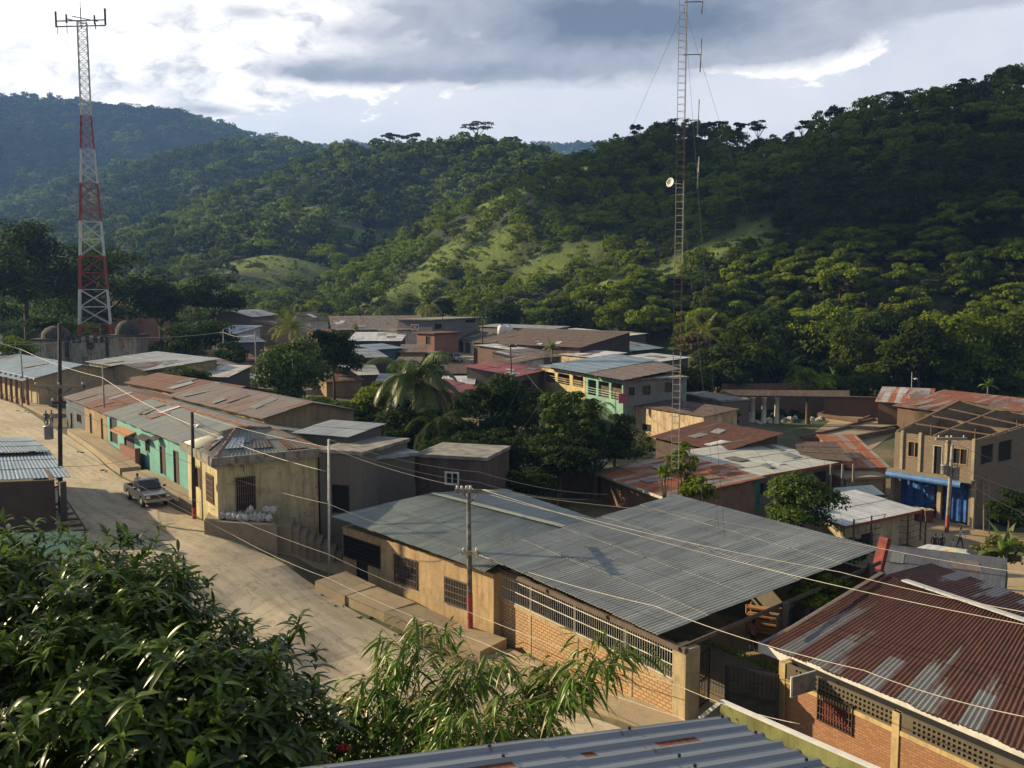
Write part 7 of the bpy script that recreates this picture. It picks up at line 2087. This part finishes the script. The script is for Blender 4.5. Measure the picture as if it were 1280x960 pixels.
# broad trees at the hill foot on the right
fr_ = random.Random(5); k = 0
foot = [(880,395,448,70),(935,400,470,86),(985,385,450,92),(1030,378,452,96),(1075,392,462,84),(1115,385,450,70),(1150,402,475,92),(1200,378,470,110),(1255,370,480,110),(905,440,488,70),(965,448,492,76),(1010,455,492,66),(1095,448,490,70),(1165,455,495,80),(1230,455,500,90),(840,392,436,64),(800,385,425,70),(750,378,418,70),(700,372,412,72),(1285,440,505,90),(1060,455,494,50)]
for i, (x, a, b, w) in enumerate(foot):
    Y = 150+max(0,(470-b))*1.0+fr_.uniform(-3,3) if x > 850 else 222
    if x > 1060: Y = max(Y, 146)
    T_(['broad spreading tree','rounded dark tree','tall leafy tree'][i%3]+' at the forest edge, '+['above the white columns','below the banana patch','left of the mast','above the long rusty shed','near the right edge'][ (0 if 880<x<1000 else 2 if x<=880 else 1 if x<1080 else 3 if x<1190 else 4)]+', '+['widest of its row','standing in front of lighter crowns','darkest of its row','with sunlit left side','partly hidden by neighbours','lowest of its row','tallest of its row'][i//3],
       x, a, b+12, w, Y, 'AADBADAB'[i%8], ['dome','round','dome'][i%3], .62, 4200, 60+i, group=None) if False else \
    T_(['broad spreading tree','rounded tree','tall leafy tree'][i%3]+' at the forest edge, '+['above the white columns','in the banana patch','left of the mast','above the long rusty shed','near the right edge'][ (0 if 880<x<1000 else 2 if x<=880 else 1 if x<1080 else 3 if x<1190 else 4)]+', '+['widest of its row','standing before lighter crowns','darkest of its row','with sunlit left side','partly hidden by neighbours','lowest of its row','tallest of its row'][i//3],
       x, a, b+12, w, Y, 'AADBADAB'[i%8], ['dome','round','dome'][i%3], .62, 4200, 60+i)
for i, (x, a, b, w, Y) in enumerate([(1057,268,300,30,300),(1128,296,306,32,290),(1262,344,362,34,240),(1105,378,400,20,190),(742,378,400,22,225)]):
    T_(['bright yellow-green flowering crown glowing on the dark hill','flat yellow-green crown right of the round glowing one','yellow flowering crown near the right edge of the hill','small yellow crown above the long rusty shed','small yellow-green crown at the foot of the middle slope'][i], x, a, b, w, Y, 'Y', 'dome', .6, 1500, 90+i, lobes=14, name='flowering_tree', trunk=True)
# trees standing out against the sky
sky_t = [(490,168,176,30,690),(515,166,178,26,690),(597,155,166,44,680),(640,172,182,26,680),(797,155,172,22,400),(835,150,166,40,392),(895,150,165,30,385),(948,152,168,34,372),(922,154,166,24,375),(1045,135,152,34,352),(1118,112,130,46,342),(1168,112,128,26,336),(1208,98,116,24,330),(1258,84,104,44,324),(1235,100,118,24,326),(1090,128,142,26,345),(165,128,136,24,1840),(345,168,176,24,1100),(1002,152,166,30,362)]
for i, (x, a, b, w, Y) in enumerate(sky_t):
    s = Y/F; t = T_(['flat crowned','loose crowned','round crowned'][i%3]+' tree standing out against the sky on the '+('far left' if x < 400 else 'middle' if x < 700 else 'right')+' ridge, '+['first','second','third','fourth','fifth','sixth','seventh','eighth','ninth','tenth','eleventh','twelfth','thirteenth','fourteenth','fifteenth','sixteenth','seventeenth','eighteenth','nineteenth'][i if x < 700 else i-4]+' skyline tree from the left' if False else
        'airy crowned tree rising above the '+('far left' if x < 400 else 'middle' if x < 700 else 'right')+' ridge against the sky', x, a-2, b, w, Y, 'A', ['umbrella','round','dome'][i%3], .75*s/.33 if s < .6 else 1.0, 700, 120+i, lobes=9, lob=.34, bark=BARK)
    t['group'] = 'skyline trees on the '+('far left' if x < 400 else 'middle' if x < 700 else 'right')+' ridge'
# ------------------------------------------------------------------ palms, bananas
def frond(V, Q, ti, o, az_, el, L_, wid, droop, nl, rng_, tint, leaflets=True, banana=False):
    p = np.array(o, float); d = np.array([math.cos(az_)*math.cos(el), math.sin(az_)*math.cos(el), math.sin(el)]); st = 14; pts = [p.copy()]
    for i in range(st):
        d = d+np.array([0,0,-droop/st*(1+i*.12)]); d /= np.linalg.norm(d); p = p+d*L_/st; pts.append(p.copy())
    pts = np.array(pts)
    side = np.cross(d, [0,0,1.0]); side = np.array([-math.sin(az_), math.cos(az_), 0])
    for i in range(st):
        a, b = pts[i], pts[i+1]; u = np.array([0,0,.02*L_/3]); b0 = len(V)
        w_ = .03*L_/3; V += [a-side*w_, a+side*w_, b+side*w_, b-side*w_]; Q.append([b0,b0+1,b0+2,b0+3]); ti += [tint*.7]*4
    if banana:
        for s_ in (-1,1):
            for i in range(st):
                f0 = math.sin(math.pi*min(1,(i/st)**.7*.97+.03)); f1 = math.sin(math.pi*min(1,((i+1)/st)**.7*.97+.03))
                if rng_.random() < .12: continue
                b0 = len(V); V += [pts[i], pts[i+1], pts[i+1]+side*s_*wid*f1+np.array([0,0,-wid*.25*f1]), pts[i]+side*s_*wid*f0+np.array([0,0,-wid*.25*f0])]; Q.append([b0,b0+1,b0+2,b0+3]); ti += [tint+rng_.uniform(-.1,.1)]*4
        return
    for k in range(nl):
        t = .12+.88*k/nl; i = min(st-1, int(t*st)); q = pts[i]+(pts[i+1]-pts[i])*(t*st-i); dd = pts[i+1]-pts[i]; dd /= np.linalg.norm(dd)
        for s_ in (-1,1):
            ll = wid*(math.sin(math.pi*(t*.85+.1))**.6)*rng_.uniform(.8,1.15)
            ld = side*s_*.8+dd*.55+np.array([0,0,-.35+rng_.uniform(-.15,.1)]); ld /= np.linalg.norm(ld)
            tip = q+ld*ll+np.array([0,0,-ll*.22]); mid = q+ld*ll*.5; ww = dd*.012*L_/3*2.2
            b0 = len(V); V += [q-ww*.5, mid-ww, mid+ww, q+ww*.5]; Q.append([b0,b0+1,b0+2,b0+3]); V += [mid-ww, tip-ww*.1, tip+ww*.1, mid+ww]; Q.append([b0+4,b0+5,b0+6,b0+7]); tt = float(np.clip(tint+rng_.uniform(-.15,.2),0,1)); ti += [tt]*8
def palm(label, px, py, pbase, Y, L_, n=18, mat=None, seed=1, nl=34, name='coconut_palm', wid=.8, banana=False, el0=1.1, droop=1.6, r=.16):
    rng_ = random.Random(seed); c = atY(px, py, Y); g = tz(c.x, Y); t = thing(name, label, 'palm' if not banana else 'banana plant', (c.x, Y, g))
    V, Q, ti = [], [], []; o = (0,0,c.z-g)
    for k in range(n):
        f = k/n; frond(V, Q, ti, o, k*2.399+rng_.uniform(-.2,.2), el0-1.45*f+rng_.uniform(-.1,.1), L_*rng_.uniform(.85,1.1), wid, droop*rng_.uniform(.7,1.2), nl, rng_, rng_.uniform(.3,.95), banana=banana)
    link('fronds' if not banana else 'leaves', np_mesh('fronds', np.array(V), np.array(Q), mat or FG, ti), t)
    mb = MB(); mb.tube([(0,0,-.4),(rng_.uniform(-.2,.2),.1,(c.z-g)*.5),(0,0,c.z-g+.1)], [r*1.3,r,r*.8], 8); o = mb.build('trunk', BARKP if not banana else plain('banana_stem',(.12,.13,.05),.8)); o.parent = t
    return t
FPALM = foliage('leaf_palm', (.025,.045,.010), (.16,.20,.05), .42, .3, .45)
FPY = foliage('leaf_palm_yellow', (.07,.08,.012), (.30,.30,.05), .5, .35, .3)
palm('large coconut palm with sunlit drooping fronds in the middle of the town', 520, 478, 600, 90, 5.4, 26, FPALM, 3, 70, wid=1.25, el0=1.35, droop=1.5)
palm('smaller dark palm with hanging fronds below the coconut palm', 548, 528, 600, 84, 3.6, 18, FD, 4, 34, wid=.9)
palm('yellow-green bushy palm above the large dark tree', 364, 412, 450, 128, 3.4, 24, FPY, 5, 24, wid=.8, el0=1.45, droop=.9)
palm('yellowish palm at the far forest edge above the roofs', 536, 384, 400, 226, 4.6, 18, FPY, 6, 20, wid=1.1)
palm('yellow-green palm at the forest edge right of the mast', 880, 418, 450, 168, 4.6, 20, FPY, 7, 22, wid=1.1, el0=1.4, droop=1.1)
palm('palm with pale fronds left of the far yellowish palm', 475, 388, 400, 226, 4.2, 16, FPALM, 8, 20, wid=1.0)
palm('dark palm beside the green balcony', 745, 512, 580, 88, 3.0, 16, FPALM, 9, 28, wid=.7)
palm('palm standing left on the hill slope above the town', 240, 352, 380, 240, 4.4, 16, FA, 10, 18, wid=1.1)
for i, (x, y) in enumerate([(600,262),(612,252),(626,248),(587,270),(560,292),(640,262),(700,330)]):
    palm('slender dark palm in the palm group on the middle slope', x, y, y+15, 395 if x < 690 else 330, 4.2, 13, FA, 20+i, 14, wid=1.2, droop=1.8)['group'] = 'palms on the middle slope'
FBAN = foliage('leaf_banana', (.07,.11,.02), (.24,.32,.07), .4, .4, .5)
palm('banana plant with big torn leaves at the right edge', 1256, 690, 712, 57, 2.3, 7, FBAN, 30, name='banana_plant', wid=.42, banana=True, el0=1.5, droop=1.0, r=.13)
for i, (x, y, Y) in enumerate([(1095,478,150),(1110,482,150),(1010,474,152),(1042,470,155),(1235,482,140),(690,435,150),(445,412,190),(1180,470,152),(530,500,96)]):
    palm('pale leaved banana plant '+['left of the lamp pole','close left beside the lamp pole','behind the white columns','above the adobe wall','above the long rusty shed','on the long white roof edge','before the long brown roof','right of the lamp pole','below the coconut palm'][i], x, y, y+12, Y, 2.1 if Y > 100 else 1.5, 7, FBAN, 40+i, name='banana_plant', wid=.42, banana=True, el0=1.5, droop=1.0, r=.14)
# hillside banana patch
rb = random.Random(77)
V, Q, ti = [], [], []
# ------------------------------------------------------------------ undergrowth between the houses
def undergrowth(name, label, regs, mat, leaf=.35, seed=3):
    rng_ = np.random.default_rng(seed); Vs = []; n = 0; ts_ = []
    for (px, py, wx, wy, cnt, h) in regs:
        for k in range(cnt):
            a = rng_.uniform(0, 6.28); rr_ = math.sqrt(rng_.uniform()); x = px+math.cos(a)*rr_*wx; y = py+math.sin(a)*rr_*wy
            d_ = ray(x, y); H = 17.0
            p = atH(x, y, 16.8)
            for _ in range(3): p = atH(x, y, CZ-float(base_z(np.array([p.x]), np.array([p.y]))[0]))
            s = rng_.uniform(.5, 1.3)*h; m_ = 70
            dd = rng_.normal(size=(m_,3)); dd /= np.linalg.norm(dd, axis=1, keepdims=True); dd[:,2] = abs(dd[:,2])
            C = np.array([p.x, p.y, p.z])+dd*np.array([s*1.1,s*1.1,s*.9])*rng_.uniform(.6,1.05,(m_,1))
            a_, b_, n_ = rot_basis(rng_, m_); L_ = leaf*rng_.uniform(.6,1.3,(m_,1))
            Vq = np.stack([C-b_*L_*.6, C+a_*L_*.35, C+b_*L_*.6, C-a_*L_*.35], 1).reshape(-1,3); Vs.append(Vq); ts_.append(np.repeat(np.clip(rng_.uniform(0,.5)+rng_.uniform(0,.4,m_),0,1), 4))
    Vv = np.concatenate(Vs); o = link(name, np_mesh(name, Vv, np.arange(len(Vv)).reshape(-1,4), mat, np.concatenate(ts_))); tag(o, label, None, None, 'stuff')
undergrowth('undergrowth', 'dark weeds and low shrubs filling the gaps between the houses',
  [(560,590,90,14,90,1.2),(640,560,90,22,120,1.4),(480,540,70,20,90,1.3),(760,560,60,14,60,1.2),(350,470,60,14,70,1.3),(420,450,60,12,70,1.3),(500,455,40,10,40,1.2),(240,440,70,9,80,1.6),(310,420,60,8,60,1.6),(880,500,60,12,60,1.2),(960,520,60,6,40,.7),(1180,520,80,6,40,1.0),(700,515,50,14,60,1.3),(620,590,30,12,30,1.0),(980,480,140,8,110,1.8),(1200,488,90,6,60,1.6),(1260,640,30,18,40,.9),(820,515,40,12,40,1.2),(700,600,60,14,60,1.0),(1040,690,40,20,50,.9),(900,560,20,12,20,.8),(580,510,40,10,30,1.2),(330,430,30,8,30,1.4),(30,462,40,5,20,1.2),(640,395,200,6,160,2.4),(300,392,160,6,130,2.4),(120,440,60,8,60,2.0)], FD)

undergrowth('kerb_weeds', 'low weeds and dry tufts along the street kerbs',
  [(404,744,6,2,8,.07),(425,758,8,2,8,.07),(455,773,10,2,10,.07),(500,795,10,2,10,.07),(550,818,10,2,8,.07),(610,842,10,2,8,.07),(100,566,6,2,6,.12),(130,590,8,2,6,.12),(72,600,3,14,14,.16),(96,680,6,12,14,.16),(30,515,10,2,6,.14)], FA, .07, 8)
# ------------------------------------------------------------------ foreground mango tree
def blades(P, X, Yv, Z, Ln, Wd, droop, seg=4, fold=.25):
    """P base, X along leaf, Z up normal; returns V, Q for curved folded blades"""
    n = len(P); ts_ = np.linspace(0, 1, seg+1); wprof = np.sin(np.pi*np.clip(ts_*.92+.06, 0, 1))**.8; wprof[0] = .12; wprof[-1] = .03
    rows = []
    for t, w in zip(ts_, wprof):
        c = P+X*(Ln*t)[:,None]-np.array([0,0,1.0])*(droop*Ln*t*t)[:,None]
        e = Yv*(Wd*w)[:,None]; up = Z*(Wd*w*fold)[:,None]
        rows.append(np.stack([c-e+up, c, c+e+up], 1))
    V = np.stack(rows, 1).reshape(n, -1, 3); m = V.shape[1]; Q = []
    for i in range(seg):
        for j in range(2):
            a = i*3+j; Q.append([a, a+1, a+4, a+3])
    Q = np.array(Q)[None]+(np.arange(n)*m)[:,None,None]
    return V.reshape(-1,3), Q.reshape(-1,4), m
def mango():
    rng_ = np.random.default_rng(2); Yc_ = 12.0
    pxc = lambda px, py, Y: np.array(tuple(atY(px, py, Y)))
    # crown described by overlapping domes (photo point of the top, radius)
    D = [(155,772,11.5,.95),(35,765,11.8,1.0),(225,850,11.2,.95),(290,905,10.6,.85),(120,850,10.6,1.2),(0,850,10.4,1.2),(220,920,9.8,1.2),(80,960,9.4,1.2),(320,945,9.6,.75),(-60,780,11.2,1.2),(190,1020,8.9,1.2),(20,1060,8.6,1.2),(-110,930,9.8,1.3),(310,1010,9.0,.9)]
    base = pxc(120, 900, 11.5); g = tz(base[0], 11.5); t = thing('mango_tree', 'big glossy mango tree filling the lower left corner', 'tree', (base[0], 11.5, g))
    S = []; N = []
    for px, py, Y, r in D:
        c = pxc(px, py, Y); n = int(120*r*r)
        d = rng_.normal(size=(n,3)); d /= np.linalg.norm(d, axis=1, keepdims=True); d[:,2] = np.where(d[:,2] < -.25, -d[:,2]*.8, d[:,2])
        S.append(c+d*r*rng_.uniform(.55, 1.06, (n,1))); N.append(d)
    for px, py, Y, r in D[:9]:
        c = pxc(px, py, Y); n = 26; d = rng_.normal(size=(n,3)); d /= np.linalg.norm(d, axis=1, keepdims=True); d[:,2] = abs(d[:,2])
        S.append(c+d*r*rng_.uniform(1.0, 1.22, (n,1))); N.append(d*.5+np.array([0,0,.8]))
    # a few shoots that stand out on top
    for px, py, Y in [(160,668,11.4),(150,690,11.3),(200,712,11.3),(245,755,11.2),(290,785,11.1),(372,775,10.9),(360,800,10.8),(10,668,11.8),(45,672,11.7),(390,850,10.4),(400,880,10.2),(120,700,11.3),(225,735,11.2),(335,810,10.9),(315,790,11.0),(395,815,10.6)]:
        c = pxc(px, py, Y); S.append(c[None]); N.append(np.array([[.0,0,1.0]])); S.append(c[None]-np.array([[0,0,.12]])); N.append(np.array([[.1,0,.9]]))
    S = np.concatenate(S); N = np.concatenate(N); N[:,2] += .35; N /= np.linalg.norm(N, axis=1, keepdims=True)
    k = 11; n = len(S)
    ang = rng_.uniform(0, 2*np.pi, n)[:,None]+np.arange(k)[None]*2.399
    a = np.cross(N, rng_.normal(size=(n,3))); a /= np.linalg.norm(a, axis=1, keepdims=True); b = np.cross(N, a)
    tilt = rng_.uniform(.05, 1.0, (n,k))
    X = (a[:,None]*np.cos(ang)[...,None]+b[:,None]*np.sin(ang)[...,None])*np.cos(tilt)[...,None]+N[:,None]*np.sin(tilt)[...,None]
    Z = N[:,None]-X*(N[:,None]*X).sum(-1, keepdims=True); Z /= np.linalg.norm(Z, axis=-1, keepdims=True); Yv = np.cross(Z, X)
    P = S[:,None]+N[:,None]*rng_.uniform(-.07,.05,(n,k))[...,None]
    R = lambda q: q.reshape(-1,3)
    Ln = rng_.uniform(.17,.33,n*k)*np.repeat(rng_.uniform(.75,1.15,n), k); Wd = Ln*rng_.uniform(.085,.115,n*k); dr = rng_.uniform(.15,.75,n*k)
    V, Q, m = blades(R(P), R(X), R(Yv), R(Z), Ln, Wd, dr)
    ti = np.repeat(np.clip(np.repeat(rng_.uniform(.05,.62,n)+.25*(rng_.uniform(0,1,n) < .12), k)+rng_.uniform(-.1,.25,n*k)+.6*(rng_.uniform(0,1,n*k) < .012), 0, 1), m)
    FM = foliage('leaf_mango', (.010,.026,.005), (.12,.19,.018), .33, .38, .4, (.26,.22,.05))
    V = V-np.array(tuple(WL[t.name]))
    link('crown', np_mesh('crown', V, Q, FM, ti, True), t)
    mb = MB(); r = random.Random(1); top = Vector(base)
    for px, py, Y, rr_ in D:
        c = Vector(pxc(px, py, Y)); mb.tube([(base[0],11.5,g+1.0), Vector((base[0],11.5,g+1.5)).lerp(c,.5)+Vector((0,0,.3)), c], [.12,.07,.02], 6)
        for j in range(5):
            q = c+Vector((r.uniform(-1,1),r.uniform(-1,1),r.uniform(-.1,1)))*rr_*.8; mb.tube([c.lerp(q,.05), q], [.02,.008], 5)
    mb.tube([(base[0],11.5,g-.5),(base[0]+.1,11.5,g+.6),(base[0],11.5,g+1.3)], [.26,.2,.14], 10)
    mb.build('trunk', BARK, t)
    # rusty flower heads
    for i, (px, py, Y) in enumerate([(92,940,9.0),(155,948,9.0)]):
        c = Vector(pxc(px, py, Y)); mb = MB()
        for j in range(60):
            q = c+Vector((r.gauss(0,.05), r.gauss(0,.05), r.uniform(-.12,.16))); mb.tube([c+Vector((0,0,-.12)), q], [.004,.009], 4)
        mb.build('flower_head', plain('rusty_flower',(.20,.10,.03),.9), t)
mango()
# ------------------------------------------------------------------ bamboo
def bamboo():
    rng_ = random.Random(6); g0 = atY(520, 945, 15); g = tz(g0.x, 15); t = thing('bamboo_clump', 'bamboo clump with thin drooping leaves between the mango tree and the tin roof', 'bamboo', (g0.x, 15, g))
    CUL = foliage('bamboo_culm', (.20,.17,.05), (.30,.27,.09), .5, .1)
    P = []; X = []; tw = MB()
    canes = [((470,1080,14.2),(500,900,14.5),(538,800,14.8)),((470,1080,14),(520,930,14.2),(600,835,14.2)),((480,1080,14),(560,960,14),(660,850,13.8)),((500,1080,14),(600,950,13.6),(740,832,13.2)),((500,1080,14.4),(610,920,14.2),(765,825,13.8)),
             ((450,1080,14.4),(450,900,14.6),(505,812,15)),((440,1080,14.4),(440,930,14.6),(470,850,14.8)),((470,1080,13.8),(520,960,13.6),(640,880,13.4)),((430,1080,14.6),(420,960,14.8),(430,885,15)),((520,1080,13.8),(640,960,13.4),(700,880,13.2)),((480,1080,14.6),(490,930,14.9),(580,850,15)),((490,1090,13.7),(560,980,13.5),(590,905,13.4)),((470,1080,14.4),(470,940,14.4),(560,870,14.3)),((455,1090,14.4),(455,960,14.5),(500,890,14.6)),((520,1090,14.0),(590,1000,13.7),(560,925,13.5))]
    for a, m, b in canes:
        A = atY(*a); M = atY(*m); B = atY(*b); pts = []
        for k in range(13):
            u = k/12; pts.append((1-u)**2*A+2*u*(1-u)*M+u*u*B)
        tw.tube(pts, [.03*(1-k/12)+.005 for k in range(13)], 6)
        for k in range(4, 13):
            for j in range(4 if k < 12 else 9):
                o = pts[k]+Vector((rng_.uniform(-.08,.08),)*3)*.3; az_ = rng_.uniform(0, 6.28); L_ = rng_.uniform(.25,.75)
                d = Vector((math.cos(az_), math.sin(az_), rng_.uniform(-.1,.6))).normalized(); d = (d+(pts[k]-pts[k-1]).normalized()*.6).normalized()
                e = o+d*L_+Vector((0,0,-.1*L_)); tw.tube([o, e], [.006,.003], 4, cap=False)
                for q in range(8):
                    f = rng_.uniform(.25,1); P.append(tuple(o.lerp(e, f))); a2 = rng_.uniform(-1.2,1.2); dd = Vector((d.x*math.cos(a2)-d.y*math.sin(a2), d.x*math.sin(a2)+d.y*math.cos(a2), rng_.uniform(-.55,.15))).normalized(); X.append(tuple(dd))
    P = np.array(P); X = np.array(X); n = len(P); rn_ = np.random.default_rng(4)
    up = np.array([0,0,1.0])+rn_.normal(size=(n,3))*.45; Z = up-X*(up*X).sum(1, keepdims=True); Z /= np.linalg.norm(Z, axis=1, keepdims=True); Yv = np.cross(Z, X)
    Ln = rn_.uniform(.2,.42,n); V, Q, m = blades(P, X, Yv, Z, Ln, Ln*.062, rn_.uniform(.15,.8,n), 4, .3)
    link('leaves', np_mesh('leaves', V-np.array(tuple(WL[t.name])), Q, foliage('leaf_bamboo', (.025,.06,.006), (.13,.24,.022), .36, .35, .4, (.30,.26,.09)), np.repeat(rn_.uniform(.1,1,n), m), True), t)
    o = tw.build('culms', CUL, t)
bamboo()
rs = thing('red_flower_bush','bush with red flowers between mango tree and bamboo','bush',atY(425,945,12.5))
c = atY(425,948,11.0); rng_ = np.random.default_rng(9); n = 700
d = rng_.normal(size=(n,3)); P = np.array(tuple(c))+d*np.array([.42,.3,.22]); a_, b_, n_ = rot_basis(rng_, n)
V, Q, m = blades(P, a_, b_, n_, rng_.uniform(.07,.14,n), rng_.uniform(.02,.035,n), rng_.uniform(0,.4,n), 3)
link('leaves', np_mesh('leaves', V-np.array(tuple(WL[rs.name])), Q, FD, np.repeat(rng_.uniform(0,1,n), m), True), rs)
for i, (x, y) in enumerate([(377,941),(383,936),(402,941),(412,945),(425,933),(432,934),(405,950)]):
    c = atY(x, y, 10.6); n = 22; P = np.repeat(np.array(tuple(c))[None], n, 0); a_, b_, n_ = rot_basis(rng_, n)
    V, Q, m = blades(P, a_, b_, n_, rng_.uniform(.04,.08,n), rng_.uniform(.012,.02,n), rng_.uniform(0,.4,n), 2)
    link('flower', np_mesh('flower', V-np.array(tuple(WL[rs.name])), Q, plain('red_petal',(.45,.02,.03),.6), None, True), rs)
